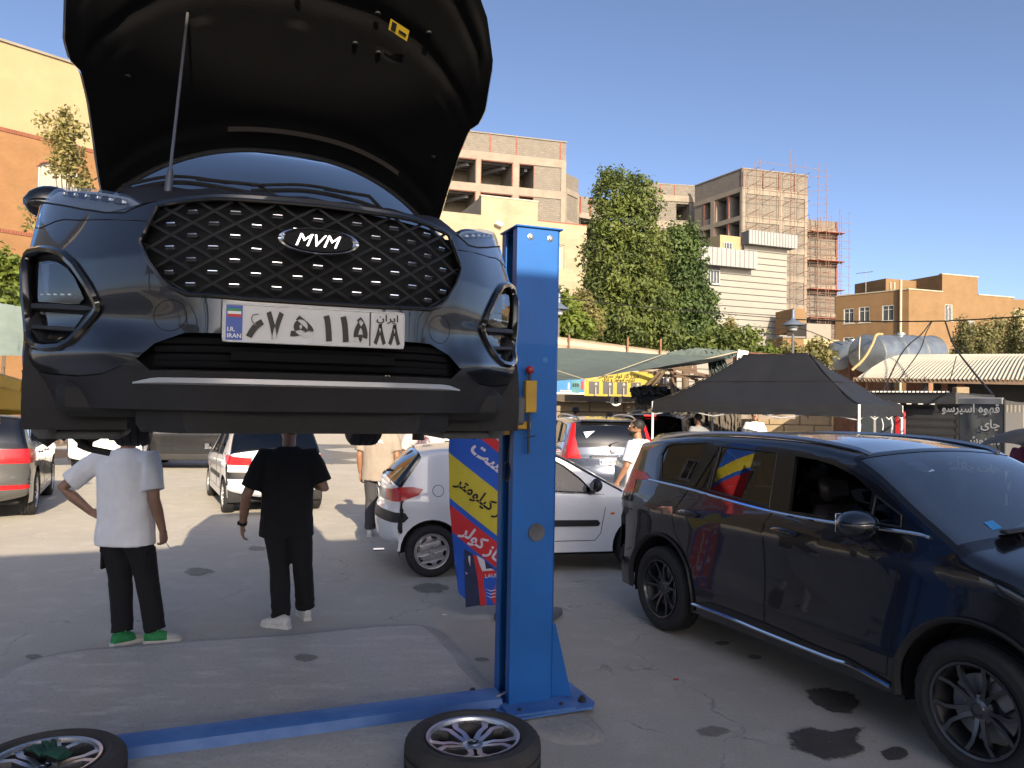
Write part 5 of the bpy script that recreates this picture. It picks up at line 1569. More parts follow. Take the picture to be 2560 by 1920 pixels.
for s, x0, x1 in ((1, 1.475, 1.775), (-1, -1.775, -1.475)):
    ol = s > 0
    post = chan(x0, x1, 2.15, 2.42, .03, 3.02, ol)
    mb = MB(); mb.box(((x0 + x1) / 2, 2.285, 3.028), (.325, .30, .012), None, .004); mb.build('post_cap', M['lift_blue'], post)
    for qx in (.09, .225):
        mb = MB(); mb.lathe([(0, .014), (.010, .013), (.014, .006), (.020, .004), (.021, 0)], 12, Matrix.Translation((x0 + qx, 2.15, 2.965)) @ Matrix.Rotation(math.pi / 2, 4, 'X')); mb.build('bolt', M['bolt'], post)
    mb = MB(); mb.lathe([(0, .006), (.042, .006), (.047, .009), (.055, .009), (.058, 0)], 28, Matrix.Translation((x0 + .165, 2.15, 1.10)) @ Matrix.Rotation(math.pi / 2, 4, 'X')); mb.build('hole_plug', mat('grey_rubber_plug', (.09, .095, .105), .6), post)
    mb = MB(); mb.lathe([(0, .001), (.018, .001), (.018, 0)], 20, Matrix.Translation((x0 + .205, 2.1495, 2.19)) @ Matrix.Rotation(math.pi / 2, 4, 'X')); mb.build('round_sticker', mat('pale_blue_sticker', (.03, .17, .45), .5), post)
    fx = (x0 + x1) / 2
    mb = MB(); mb.prism([(fx - .30, 2.50), (fx + .34, 2.50), (fx + .40, 2.42), (fx + .40, 2.06), (fx + .36, 2.00), (fx - .24, 1.98), (fx - .33, 2.06), (fx - .36, 2.40)], .012, .026); mb.build('base_plate', M['lift_worn'], lift)
    mb = MB(); mb.box((fx + .02, 2.09, .035), (.44, .20, .018), None, .004); mb.build('foot_flange', M['lift_worn'], post)
    for (qx, qy) in ((-.28, 2.08), (.33, 2.10), (.34, 2.42), (-.29, 2.44)):
        mb = MB(); mb.lathe([(0, .035), (.016, .035), (.018, .022), (.028, .020), (.030, 0)], 6, Matrix.Translation((fx + qx, qy, .026))); mb.build('anchor_bolt', M['dark_bolt'], lift)
    for (qx, qy) in ((-.12, 2.05), (.16, 2.05)):
        mb = MB(); mb.lathe([(0, .012), (.013, .012), (.014, 0)], 6, Matrix.Translation((fx + qx, qy, .044))); mb.build('bolt', M['dark_bolt'], lift)
    gx = x1 if ol else x0; d = 1 if ol else -1
    mb = MB(); mb.prism([(0, .03), (0, .52), (.03, .50), (.15, .03)], -.006, .006, Matrix.Translation((gx, 2.20, 0)) @ Matrix(((d, 0, 0, 0), (0, 0, 1, 0), (0, 1, 0, 0), (0, 0, 0, 1)))); mb.build('gusset', M['lift_blue'], post)
    mb = MB(); mb.lathe([(0, -.012), (.07, -.012), (.075, 0), (.07, .012), (0, .012)], 20, Matrix.Translation((x0 + (.05 if ol else .25), 2.28, .20)) @ Matrix.Rotation(math.pi / 2, 4, 'Y')); mb.build('cable_pulley', M['dark_bolt'], lift)
    mb = MB(); mb.tube([(x0 + (.02 if ol else .28), 2.22, .1), (x0 + (-.06 if ol else .36), 2.20, .085), (x0 + (-.1 if ol else .4), 2.22, .03)], .007, 6); mb.tube([(x0 + (.04 if ol else .26), 2.26, .05), (x0 + (.04 if ol else .26), 2.26, 2.9)], .006, 5); mb.build('steel_cable', M['bolt'], lift)
    cx_ = x0 + .03 if ol else x1 - .03
    mb = MB(); mb.box((cx_ - d * .03, 2.285, 2.14), (.09, .14, .86), None, .006); mb.build('carriage', M['lift_yellow'], lift)
    mb = MB(); mb.box((cx_ - d * .06, 2.26, 1.775), (.26, .30, .05), None, .006); mb.box((cx_ + d * .0, 2.13, 1.90), (.14, .02, .035)); mb.build('arm_bracket', M['lift_yellow'], lift)
    mb = MB(); mb.box((cx_ + d * .06, 2.115, 1.955), (.075, .05, .20), None, .004); mb.build('lock_bracket', M['lift_yellow'], lift)
    mb = MB(); mb.tube([(cx_ + d * .05, 2.10, 1.60), (cx_ + d * .05, 2.10, 2.10)], .009, 8); mb.tube([(cx_ + d * .02, 2.09, 1.70), (cx_ + d * .09, 2.09, 1.71)], .004, 5); mb.build('lock_pin', M['dark_bolt'], lift)
    mb = MB(); mb.ico((cx_ + d * .05, 2.10, 2.12), .027, 3); mb.build('lever_knob', mat('red_knob', (.30, .012, .015), .3, coat=.5), lift)
    mb = MB(); mb.box((cx_ - d * .10, 2.05, 1.865), (.20, .03, .17), None, .02); mb.box((cx_ - d * .10, 2.033, 1.865), (.16, .008, .13), None, .01); mb.build('arm_lock_cover', mat('grey_cast_cover', (.085, .09, .10), .55), lift)
    mb = MB(); mb.bar((cx_ - d * .05, 2.30, 1.90), (s * .66, 1.35, 1.88), .085, .11, .006); mb.bar((cx_ - d * .05, 2.30, 1.86), (s * .62, 3.0, 1.86), .085, .11, .006)
    mb.build('arm', M['lift_yellow'], lift)
    mb = MB(); mb.bar((cx_ - d * .02, 2.22, 2.05), (s * 1.10, 1.82, 1.95), .03, .05); mb.build('arm_brace', M['lift_yellow'], lift)
    for (px_, py_) in ((.66, 1.35), (.62, 3.0)):
        mb = MB(); mb.lathe([(0, 0), (.06, 0), (.06, .03), (.03, .035), (.03, -.12), (0, -.12)], 16, Matrix.Translation((s * px_, py_, 1.845))); mb.build('arm_pad', M['trim'], lift)
    mb = MB(); mb.tube([(x0 - .02 if ol else x1 + .02, 2.14, 1.75), (x0 - .05 if ol else x1 + .05, 2.12, 1.55)], .004, 5); mb.tube([(( x0 if ol else x1) - d * .055 + .022 * math.cos(t), 2.12, 1.49 + .06 * math.sin(t)) for t in [2 * math.pi * k / 14 for k in range(14)]], .006, 5, True); mb.build('release_loop', M['seam'], lift)
mb = MB(); mb.loft([[Vector((x, 2.165, .015)), Vector((x, 2.18, .075)), Vector((x, 2.235, .098)), Vector((x, 2.315, .098)), Vector((x, 2.36, .075)), Vector((x, 2.37, .015))] for x in [-1.46 + 2.90 * k / 12 for k in range(13)]])
mb.build('floor_channel', M['lift_worn'], lift, 25)

# ---------------------------------------------------------------- two wheels off the car, lying on the ground
M['two_tone'] = M['alloy']
def loose_wheel(label, x, y, spin):
    w = thing('loose_wheel', label, 'car wheel', (x, y, .045), spin, 'wheels taken off the raised car')
    ms = wheel_meshes('petal', .345, .225, .235, M['alloy'])
    Mx = Matrix.Translation((0, 0, .113))
    a = link('tyre', tyre_mb(.345, .225, .235, 88).build('t', M['dusty_rubber'], None, 30).data, w); a.matrix_local = Mx
    b = link('rim', ms[2], w); b.matrix_local = Mx
    mb = MB(); mb.lathe([(0, .002), (.026, .002), (.029, 0)], 20, Matrix.Translation((0, 0, .113 + .0725))); c = mb.build('centre_cap', M['gloss_black'], w)
    mb = MB(); mb.tube([(.017 * math.cos(t), .009 * math.sin(t), .188) for t in [2 * math.pi * k / 20 for k in range(20)]], .002, 4, True); mb.build('cap_emblem', M['chrome'], c)
    mb = MB(); mb.tube([(.19, .03, .12), (.165, .026, .15)], .004, 6); mb.build('valve', M['trim'], w)
    return w
for o in [o for o in bpy.data.objects if o.name.startswith('t') and o.name.split('.')[0] == 't']: bpy.data.objects.remove(o)
wa = loose_wheel('loose wheel lying flat in front of the lift post\'s foot', -.165, 3.93, R(8))
wb = loose_wheel('loose wheel lying flat with a green glove on it, bottom left', -2.13, 3.60, R(40))
for o in [o for o in bpy.data.objects if o.name.split('.')[0] == 't']: bpy.data.objects.remove(o)
gl = MB()
for k, (x, y, dx, dy, l) in enumerate(((0, 0, -.9, .35, .10), (.0, .02, -.85, .5, .11), (.01, .04, -.7, .7, .11), (.02, .06, -.55, .8, .10), (.05, -.01, .3, .8, .07))):
    gl.tube([(x, y, .0), (x + dx * l * .5, y + dy * l * .5, .018), (x + dx * l, y + dy * l, .006)], [.016, .014, .010], 8, flat=.7)
gl.tube([(.01, .025, 0), (.06, .01, .014), (.12, -.02, .006)], [.035, .045, .04], 10, flat=.4)
g_ = gl.build('work_glove', mat('dark_green_glove', (.012, .07, .045), .8, var=.3, vscale=30), None, 60)
tag(g_, 'green work glove dropped on the spokes of the loose wheel at the left', 'glove'); g_.location = (-2.18, 3.66, .25)
# ---------------------------------------------------------------- parked cars
def flat_patch(W, poly, s, name, m, parent, off=.006, step=.05):
    """a thin panel lying on the flank: polygon in (x, z)"""
    mb = MB(); n = len(poly); P = []
    for q in range(n):
        a, b = Vector(poly[q]), Vector(poly[(q + 1) % n]); k = max(1, int((b - a).length / step))
        P += [a.lerp(b, e / k) for e in range(k)]
    tri = tessellate_polygon([[Vector((p.x, p.y, 0)) for p in P]])
    vs = [Vector((p.x, s * (W(p.x, p.y) + off), p.y)) for p in P]
    fs = []
    for t in tri:
        a, b, c = (P[i] for i in t)
        up = (b.x - a.x) * (c.y - a.y) - (b.y - a.y) * (c.x - a.x)
        # (x,z) counter-clockwise looks along +y: flip for the right flank
        fs.append(tuple(t) if (up < 0) == (s > 0) else tuple(t)[::-1])
    k = len(vs)
    vs += [Vector((p.x, s * (W(p.x, p.y) - .01), p.y)) for p in P]
    fs += [(i, (i + 1) % k, k + (i + 1) % k, k + i) for i in range(k)]
    mb.add(vs, fs); return mb.build(name, m, parent)
def side_tube(W, pts, s, name, m, parent, r=.012, off=.004, flat=1., n=6):
    mb = MB(); P = cr([Vector(p) for p in pts], 6)
    mb.tube([(p.x, s * (W(p.x, p.y) + off), p.y) for p in P], r, n, flat=flat)
    return mb.build(name, m, parent)

MPV = dict(L=4.70, W=1.87, belt=1.19, tumble=.28, ztuck=.5, tuck=.07, nf=1.0, nr=.9, kf=.16, kr=.10, shoulder=(1.05, .035), r=.07,
    sill=lambda x: .27, under=.27, archz=.36, arch=[(.94, .455), (3.77, .455)], xb0=.2, xb1=4.45, lin=.06,
    top=[('nose', 10, [(.14, .22, .20), (.03, .35, .26), (0, .55, .28), (.03, .80, .28), (.14, .94, .22)]),
         ('hood', 14, [(.14, .94, .22), (.40, 1.07, .12), (.72, 1.16, .07), (.98, 1.215, .05)]),
         ('screen', 14, [(.98, 1.215, .05), (1.30, 1.41, .07), (1.62, 1.59, .06), (1.85, 1.685, .05)]),
         ('roof', 24, [(1.85, 1.685, .05), (2.3, 1.735, .05), (2.9, 1.745, .05), (3.5, 1.725, .05), (4.0, 1.68, .05), (4.36, 1.625, .05)]),
         ('rear', 10, [(4.36, 1.625, .05), (4.50, 1.42, .10), (4.58, 1.23, .13)]),
         ('tail', 14, [(4.58, 1.23, .13), (4.65, 1.03, .15), (4.66, .85, .17), (4.70, .62, .2), (4.67, .42, .2), (4.55, .27, .17)])],
    glass=[('screen', 'windscreen', M['windscreen'], 7, (1, 1)), ('rear', 'rear_window', M['dark_glass'], 7, (1, 1))],
    paint=M['black_paint'],
    windows=[dict(poly=[(3.93, 1.50), (3.885, 1.58), (3.80, 1.605), (3.34, 1.64), (3.455, 1.28), (3.86, 1.29)], mat=M['dark_glass'], name='quarter_window'),
             dict(poly=[(3.165, 1.62), (3.18, 1.268), (2.50, 1.228), (2.54, 1.615)], mat=M['dark_glass'], name='rear_side_window'),
             dict(poly=[(3.195, 1.61), (3.385, 1.28), (3.21, 1.272)], mat=M['dark_glass'], name='vent_window'),
             dict(poly=[(2.36, 1.60), (2.31, 1.225), (1.66, 1.245), (1.67, 1.43), (1.82, 1.51), (2.0, 1.565), (2.18, 1.592)], open=1, name='front_side_window'),
             dict(poly=[(1.635, 1.41), (1.43, 1.315), (1.42, 1.25), (1.635, 1.245)], mat=M['glass'], name='vent_window')],
    doors=[dict(poly=[(1.37, 1.215), (2.46, 1.195), (2.51, 1.09), (2.485, .57), (2.48, .37), (1.47, .37), (1.43, .75), (1.39, 1.09)], handle=(2.30, 1.085), hsize=(.25, .035), name='door'),
           dict(poly=[(2.47, 1.195), (3.45, 1.245), (3.59, 1.02), (3.57, .88), (3.37, .66), (3.28, .37), (2.487, .37), (2.492, .57), (2.517, 1.09)], handle=(3.36, 1.065), hsize=(.25, .035), name='door')],
    lamps=[dict(poly=[(4.75, 1.33), (4.12, 1.33), (4.0, 1.275), (4.26, 1.25), (4.24, 1.13), (4.75, 1.10)], ymin=.42, off=.004)],
    clad=[('window_surround', [(1.23, 1.225), (1.36, 1.232), (2.47, 1.203), (3.46, 1.258), (3.93, 1.268), (3.99, 1.45), (3.93, 1.61), (3.3, 1.665), (2.45, 1.645), (2.0, 1.60), (1.65, 1.475)], 'y', lambda c, f: abs(c.y) > .3, M['gloss_black'])],
    seats=[(2.0, .40), (2.0, -.40), (2.95, .40), (2.95, -.40)], seatz=.62, seatmat=M['seat'], dash=1.25, drive=-.38,
    wheels=[(.94, .825), (3.77, .825)], Rt=.36, wheel=('five_twin', .36, .225, .245, M['gunmetal']), steer=R(2), mirror=(1.64, 1.235, .27, M['black_paint']), mirlen=(.15, .09), mirh=.092)
MPV['wheels'] = [(.94, .825), (3.77, .825)]
mpv = car('people_carrier', 'glossy black people carrier with its front window open, parked at the right', 'car', (3.699, 3.633, 0), R(114.3), dict(MPV))
r_, Wf = mpv['root'], mpv['W']
for s in (1, -1):
    side_tube(Wf, [(1.22, 1.222), (1.36, 1.229), (1.96, 1.203), (2.47, 1.20), (3.0, 1.225), (3.46, 1.254), (4.03, 1.272)], s, 'belt_moulding', M['chrome'], r_, .011, .006)
    flat_patch(Wf, [(3.29, .355), (3.1, .405), (2.9, .41), (2.5, .41), (2.0, .385), (1.75, .385), (1.43, .33), (2.2, .345)], s, 'sill_panel', M['trim'], r_, .012)
    side_tube(Wf, [(3.30, .345), (2.9, .352), (2.47, .345), (1.9, .345), (1.72, .352), (1.44, .315)], s, 'sill_moulding', M['chrome'], r_, .013, .012)
    for cx_ in (.94, 3.77):
        mb = MB()
        mb.tube([(cx_ + .462 * math.cos(t), s * (Wf(cx_ + .462 * math.cos(t), max(.3, .36 + .462 * math.sin(t))) + .002), .36 + .462 * math.sin(t)) for t in [lerp(-.16, math.pi + .16, k / 30) for k in range(31)]], .026, 8, flat=.5)
        mb.build('arch_moulding', M['trim'], r_)
    mb = MB()
    P = cr([Vector(p) for p in [(1.84, .645, 1.655), (1.98, .66, 1.69), (2.4, .675, 1.728), (3.0, .675, 1.735), (3.6, .66, 1.712), (4.1, .62, 1.655), (4.25, .605, 1.62)]], 6)
    mb.tube([(p.x, s * p.y, p.z - .008) for p in P], .017, 8)
    mb.build('roof_rail', M['satin'], r_)
    hl = MB(); hl.tube([(.30, s * .84, .93), (.16, s * .76, .90), (.09, s * .62, .88)], [.012, .02, .012], 6); hl.build('headlamp', M['pale_lens'], r_)
wm = MB()
wm.tube([(1.06, .50, 1.262), (1.02, .1, 1.268)], .011, 6); wm.tube([(1.0, .42, 1.225), (1.05, .40, 1.27), (1.03, .05, 1.262)], .009, 6)
wm.box((1.045, .28, 1.268), (.05, .55, .022), Matrix.Rotation(R(5), 3, 'Z'), .008)
wm.build('wiper', M['trim'], r_)
st = MB()
def on_screen(u, y):      # a point on the windscreen, u from base to top
    return Vector((lerp(1.02, 1.83, u), y, lerp(1.24, 1.675, u) - .06 * (y / .7) ** 2 + .004 + .03 * math.sin(math.pi * u)))
for (u0, u1, y0, y1, c) in ((.86, .93, .36, .48, 0), (.70, .85, .36, .46, 1), (.10, .17, .44, .52, 0)):
    st.cur = c
    st.add([on_screen(u0, y0), on_screen(u1, y0), on_screen(u1, y1), on_screen(u0, y1)], [(0, 1, 2, 3)])
st.build('windscreen_sticker', [M['sticker_blue'], M['sticker_pale']], r_)
pl = MB(); pl.box((1.28, -.1, 1.235), (.09, .62, .008), Matrix.Rotation(R(24), 3, 'Z')); pl.build('dashboard_paper', M['white'], r_)  # white strip stands in for a pale reflection in the windscreen

P206 = dict(L=3.835, W=1.64, belt=lambda x: .90 + .025 * (x - 1.2), tumble=.30, ztuck=.42, tuck=.06, nf=.9, nr=.75, kf=.15, kr=.09, shoulder=(.78, .022), r=.06,
    sill=lambda x: .24 + (.05 if x > 3.4 else 0), under=.24, archz=.29, arch=[(.80, .345), (3.24, .345)], xb0=.2, xb1=3.66,
    top=[('nose', 10, [(.16, .24, .14), (.03, .35, .2), (0, .5, .24), (.04, .62, .24), (.16, .69, .2)]),
         ('hood', 12, [(.16, .69, .2), (.45, .81, .10), (.8, .92, .05), (1.0, .975, .04)]),
         ('screen', 12, [(1.0, .975, .04), (1.35, 1.18, .06), (1.68, 1.345, .05), (1.84, 1.40, .04)]),
         ('roof', 18, [(1.84, 1.40, .04), (2.2, 1.44, .04), (2.7, 1.448, .04), (3.1, 1.43, .04), (3.40, 1.395, .04)]),
         ('rear', 10, [(3.40, 1.395, .04), (3.58, 1.24, .09), (3.73, 1.08, .12)]),
         ('tail', 18, [(3.73, 1.08, .12), (3.765, 1.03, .13), (3.775, .9, .14), (3.785, .79, .155), (3.815, .71, .17), (3.83, .55, .18), (3.79, .36, .18), (3.70, .28, .17)])],
    glass=[('screen', 'windscreen', M['windscreen'], 7, (1, 1)), ('rear', 'rear_window', M['dark_glass'], 8, (1, 1))],
    paint=M['white_paint'],
    windows=[dict(poly=[(1.36, .915), (1.53, 1.075), (1.72, 1.22), (1.92, 1.325), (2.27, 1.35), (2.25, .945)], mat=M['glass'], name='front_side_window'),
             dict(poly=[(2.33, .948), (2.35, 1.35), (2.8, 1.335), (2.98, 1.24), (2.94, .965)], mat=M['dark_glass'], name='rear_side_window')],
    doors=[dict(poly=[(1.25, .895), (2.29, .93), (2.31, .37), (1.36, .37), (1.29, .45), (1.24, .74)], handle=(2.15, .83), name='door'),
           dict(poly=[(2.31, .932), (3.06, .955), (3.02, .81), (2.86, .60), (2.80, .37), (2.33, .37)], handle=(2.9, .86), name='door')],
    lamps=[dict(poly=[(3.90, .81), (3.90, .925), (3.72, .945), (3.62, .985), (3.46, .99), (3.345, .965), (3.39, .905), (3.58, .835)], ymin=.38, off=.006)],
    clad=[('bumper_strip', [(3.50, .655), (3.54, .71), (3.70, .715), (4.0, .72), (4.0, .60), (3.7, .60), (3.55, .605)], 'y', lambda c, f: c.x > 3.3, M['trim']),
          ('bumper_strip', [(-.1, .42), (-.1, .52), (.35, .54), (.40, .48), (.35, .42)], 'y', lambda c, f: c.x < .6, M['trim'])],
    seats=[(1.85, .34), (1.85, -.34), (2.75, .34), (2.75, -.34)], seatz=.42, dash=1.15, drive=-.34,
    wheels=[(.80, .725), (3.24, .725)], Rt=.288, wheel=('cover', .288, .175, .192, M['hubcap']), mirror=(1.42, .99, .16, M['trim']))
def hatch_extras(c, rot_wiper=True):
    r_, Wf = c['root'], c['W']
    for s in (1, -1):
        flat_patch(Wf, [(1.32, .535), (1.30, .57), (1.33, .605), (2.28, .615), (2.28, .54)], s, 'side_moulding', M['trim'], r_, .012)
        flat_patch(Wf, [(2.34, .54), (2.34, .615), (2.78, .615), (2.76, .54)], s, 'side_moulding', M['trim'], r_, .012)
        mb = MB(); mb.tube([(3.18 + .062 * math.cos(t), s * (Wf(3.18, .95 + .062 * math.sin(t)) + .0005), .95 + .062 * math.sin(t)) for t in [2 * math.pi * k / 24 for k in range(24)]], .003, 4, True)
        mb.build('fuel_flap_gap', M['seam'], r_)
        mb = MB(); mb.ico((1.15, s * (Wf(1.15, .68) + .002), .68), .02, 1, (1.6, .5, .8)); mb.build('side_indicator', M['orange_lens'], r_)
    w = MB(); w.tube([(3.71, .0, 1.085), (3.70, .05, 1.12), (3.66, .30, 1.155)], .011, 6); w.ico((3.725, 0, 1.075), .03, 1); w.build('rear_wiper', M['trim'], r_)
    b = MB(); b.box((3.40, 0, 1.405), (.03, .24, .022), None, .006); b.build('high_brake_lamp', M['pale_lens'], r_)
    t = MB(); t.tube([(3.74, .45, .26), (3.86, .45, .26)], .022, 8); t.build('exhaust_pipe', M['satin'], r_)
    hm = MB(); hm.box((3.792, 0, .955), (.02, .30, .035), None, .012); hm.build('tailgate_handle', M['white_paint'], r_)
    ln = MB()
    for s in (1, -1):
        ln.tube([(3.70, s * .60, 1.06), (3.655, s * .615, .93), (3.66, s * .60, .80), (3.69, s * .5, .74)], .004, 5)
    ln.build('tailgate_gap', M['seam'], r_)
hatch = car('white_hatchback', 'white hatchback side on behind the blue lift post and the flag', 'car', (2.140, 9.990, 0), R(-167.5), dict(P206, steer=R(-6)), 'white hatchbacks')
hatch_extras(hatch)
RX = Matrix(((0, 0, 1, 0), (1, 0, 0, 0), (0, 1, 0, 0), (0, 0, 0, 1)))      # local: x of a plate -> +y of the car, normal -> +x
plate(hatch['root'], Matrix.Translation((3.80, 0, .865)) @ Matrix.Rotation(R(4), 4, 'Y') @ RX, [('۳۱ س ۱۸۵', 0, -.025, .07, .30, .02)])
_d = Vector((-.34, .94, 0)).normalized()
def pose_from(rear_wheel_left, heading, S, side=-1, yw=.80):
    """root origin and rotation so that the rear wheel of the given flank touches the given point"""
    h = Vector((*heading, 0)).normalized(); ax = -h; ay = Vector((h.y, -h.x, 0))
    o = Vector((*rear_wheel_left, 0)) - ax * S['wheels'][1][0] - ay * (side * yw)
    return o, math.atan2(ax.y, ax.x)
o_, a_ = pose_from((-4.80, 13.0), (-.45, .893), P206, -1, .76)
hatch2 = car('white_hatchback', 'white hatchback seen from behind beyond the man in black', 'car', o_, a_, dict(P206), 'white hatchbacks')
hatch_extras(hatch2)
mb = MB(); text_mesh(mb, 'PEUGEOT', .062, Matrix.Translation((3.802, -.36, .80)) @ Matrix.Rotation(R(4), 4, 'Y') @ RX, .012, 'CENTER', .002); mb.build('lettering', M['satin'], hatch2['root'], smooth=False)

def suv_spec(L, H, W, paint, Rt=.35, style=('five', .235), clad=M['trim'], gm=None):
    kx, kz = L / 4.5, H / 1.68
    def X(p): return tuple((a * kx, b * kz) for a, b in p)
    def T(p): return [(a * kx, b * kz, c) for a, b, c in p]
    gm = gm or M['dark_glass']
    return dict(L=L, W=W, belt=lambda x: (1.06 + .02 * x / kx) * kz, tumble=.30, ztuck=.5, tuck=.05, nf=.9, nr=.8, kf=.15, kr=.09, shoulder=(.92 * kz, .03), r=.07,
        sill=lambda x: .27, under=.30, archz=Rt, arch=[(.90 * kx, Rt + .09), (3.55 * kx, Rt + .09)], xb0=.25, xb1=L - .25, lin=.06,
        top=[('nose', 10, T([(.12, .25, .2), (.02, .4, .24), (0, .65, .26), (.05, .88, .24), (.16, .98, .2)])),
             ('hood', 10, T([(.16, .98, .18), (.6, 1.08, .08), (1.05, 1.14, .05)])),
             ('screen', 10, T([(1.05, 1.14, .05), (1.45, 1.42, .06), (1.8, 1.6, .05)])),
             ('roof', 16, T([(1.8, 1.6, .05), (2.4, 1.675, .05), (3.2, 1.68, .05), (4.0, 1.63, .05), (4.16, 1.60, .05)])),
             ('rear', 9, T([(4.16, 1.60, .05), (4.33, 1.34, .10), (4.41, 1.12, .12)])),
             ('tail', 14, T([(4.41, 1.12, .12), (4.45, .95, .13), (4.47, .75, .15), (4.5, .6, .18), (4.48, .4, .19), (4.36, .28, .16)]))],
        glass=[('screen', 'windscreen', M['windscreen'], 7, (1, 1)), ('rear', 'rear_window', M['dark_glass'], 7, (1, 2))],
        paint=paint,
        windows=[dict(poly=X([(1.52, 1.13), (1.64, 1.27), (1.85, 1.43), (2.05, 1.53), (2.45, 1.565), (2.47, 1.11)]), mat=gm, name='front_side_window'),
                 dict(poly=X([(2.53, 1.11), (2.51, 1.568), (3.10, 1.555), (3.34, 1.14)]), mat=gm, name='rear_side_window'),
                 dict(poly=X([(3.43, 1.165), (3.22, 1.545), (3.65, 1.51), (3.98, 1.27), (3.95, 1.2)]), mat=gm, name='quarter_window')],
        doors=[dict(poly=X([(1.42, 1.08), (2.49, 1.085), (2.50, .42), (1.46, .42), (1.40, .7)]), handle=(2.32 * kx, .97 * kz), name='door'),
               dict(poly=X([(2.51, 1.085), (3.38, 1.10), (3.34, .92), (3.16, .72), (3.06, .42), (2.52, .42)]), handle=(3.18 * kx, .99 * kz), name='door')],
        lamps=[], clad=[('sill_cladding', X([(-.2, .15), (-.2, .42), (4.7, .42), (4.7, .15)]), 'y', lambda c, f: True, clad)] if clad else [],
        seats=[(2.0 * kx, .40), (2.0 * kx, -.40), (2.9 * kx, .40), (2.9 * kx, -.40)], seatz=.60, dash=1.25 * kx, drive=-.38,
        wheels=[(.90 * kx, W / 2 - .12), (3.55 * kx, W / 2 - .12)], Rt=Rt, wheel=(style[0], Rt, .225, style[1], M['gunmetal'] if style[0] == 'five' else M['alloy']), mirror=(1.56 * kx, 1.13 * kz, .2, paint))
def rails(c, k, H, m, L=1.0):
    for s in (1, -1):
        mb = MB(); P = cr([Vector(p) for p in [(1.95 * k, .60, H - .085), (2.1 * k, .62, H - .02), (2.7 * k, .63, H + .02), (3.4 * k, .62, H + .01), (3.85 * k, .59, H - .03), (4.0 * k, .57, H - .085)]], 5)
        mb.tube([(p.x, s * p.y, p.z) for p in P], .018, 6); mb.build('roof_rail', m, c['root'])
G = suv_spec(4.55, 1.68, 1.84, M['grey_paint'], .355, ('five_twin', .235))
G['lamps'] = [dict(poly=[(3.80, .93), (3.86, 1.03), (4.2, 1.10), (4.8, 1.10), (4.8, .90), (4.25, .88)], ymin=.30, off=.006), dict(poly=[(4.25, .50), (4.3, .56), (4.8, .57), (4.8, .49)], ymin=.45, off=.006, name='reflector')]
G['clad'] = []
G['wheel'] = ('five_twin', .355, .225, .235, M['alloy'])
G['tyre'] = M['dusty_rubber']
o_, a_ = pose_from((-7.62, 12.45), (-.44, .90), G, 1, .92)
gsuv = car('grey_suv', 'grey sport utility car with a red tail lamp, cut off at the left edge', 'car', o_, a_, G)
B = suv_spec(4.50, 1.68, 1.82, M['blue_grey_paint'], .35)
B['lamps'] = [dict(axis='x', poly=[(.60, .90), (.92, .90), (.95, 1.02), (.86, 1.18), (.80, 1.34), (.735, 1.56), (.665, 1.56), (.70, 1.30), (.66, 1.08)], xmin=3.98, off=.006)]
B['clad'] = []
o_ = Vector((1.95, 14.6, 0)); a_ = R(-90 + 7)
h_ = Vector((-math.cos(a_), -math.sin(a_), 0))
bsuv = car('blue_grey_suv', 'blue grey sport utility car with tall red lamps and a number plate', 'car', o_ + h_ * 4.5, a_, B)
rails(bsuv, 1.0, 1.69, M['satin'])
RX = Matrix(((0, 0, 1, 0), (1, 0, 0, 0), (0, 1, 0, 0), (0, 0, 0, 1)))
plate(bsuv['root'], Matrix.Translation((4.47, 0, .84)) @ RX, [('۱۲ ج ۱۹۱', -.04, -.032, .098, .30, .015), ('۶۰', .19, -.03, .075, .085, .015)])
ex = MB(); ex.box((4.46, 0, .955), (.04, .86, .035), None, .012); ex.build('tailgate_moulding', M['chrome'], bsuv['root'])
ex = MB(); ex.lathe([(0, .014), (.045, .012), (.052, .006), (.056, 0)], 24, Matrix.Translation((4.455, 0, 1.045)) @ RX); ex.build('tailgate_badge', M['satin'], bsuv['root'])
ex = MB(); ex.tube([(4.40, -.05, 1.17), (4.37, .1, 1.21), (4.33, .32, 1.23)], .011, 6); ex.ico((4.42, -.05, 1.15), .03, 1); ex.build('rear_wiper', M['trim'], bsuv['root'])
ex = MB(); ex.box((4.15, 0, 1.615), (.18, 1.15, .035), None, .014); ex.build('roof_spoiler', M['blue_grey_paint'], bsuv['root'])
ex = MB(); ex.add([Vector((4.322, -.55, 1.40)), Vector((4.322, -.33, 1.42)), Vector((4.352, -.50, 1.28)), ], [(0, 1, 2)]); ex.build('window_sticker', M['sticker_pale'], bsuv['root'])
ex = MB(); ex.tube([(3.9, 0, 1.66), (3.95, 0, 1.72), (4.05, 0, 1.80)], [.02, .008, .004], 6); ex.build('aerial', M['trim'], bsuv['root'])
Cc = suv_spec(4.6, 1.74, 1.84, M['steel_blue_paint'], .34)
Cc['lamps'] = [dict(poly=[(4.05, 1.00), (4.15, 1.06), (4.8, 1.09), (4.8, .97), (4.2, .95)], ymin=.35, off=.006)]
Cc['clad'] = []
a_ = R(-90 - 24); h_ = Vector((-math.cos(a_), -math.sin(a_), 0))
csuv = car('steel_blue_suv', 'pale blue sport utility car with a red lamp above its rear window', 'car', Vector((3.28, 18.6, 0)) + h_ * 4.6, a_, Cc)
rails(csuv, 1.02, 1.76, M['satin'])
ex = MB(); ex.box((4.20, 0, 1.69), (.22, 1.2, .04), None, .015); ex.build('roof_spoiler', M['steel_blue_paint'], csuv['root'])
ex = MB(); ex.box((4.312, 0, 1.672), (.03, .30, .03), None, .008); ex.build('high_brake_lamp', mat('lit_brake_lamp', (.5, .01, .01), .3, emit=((1, .05, .03), 1.2)), csuv['root'])
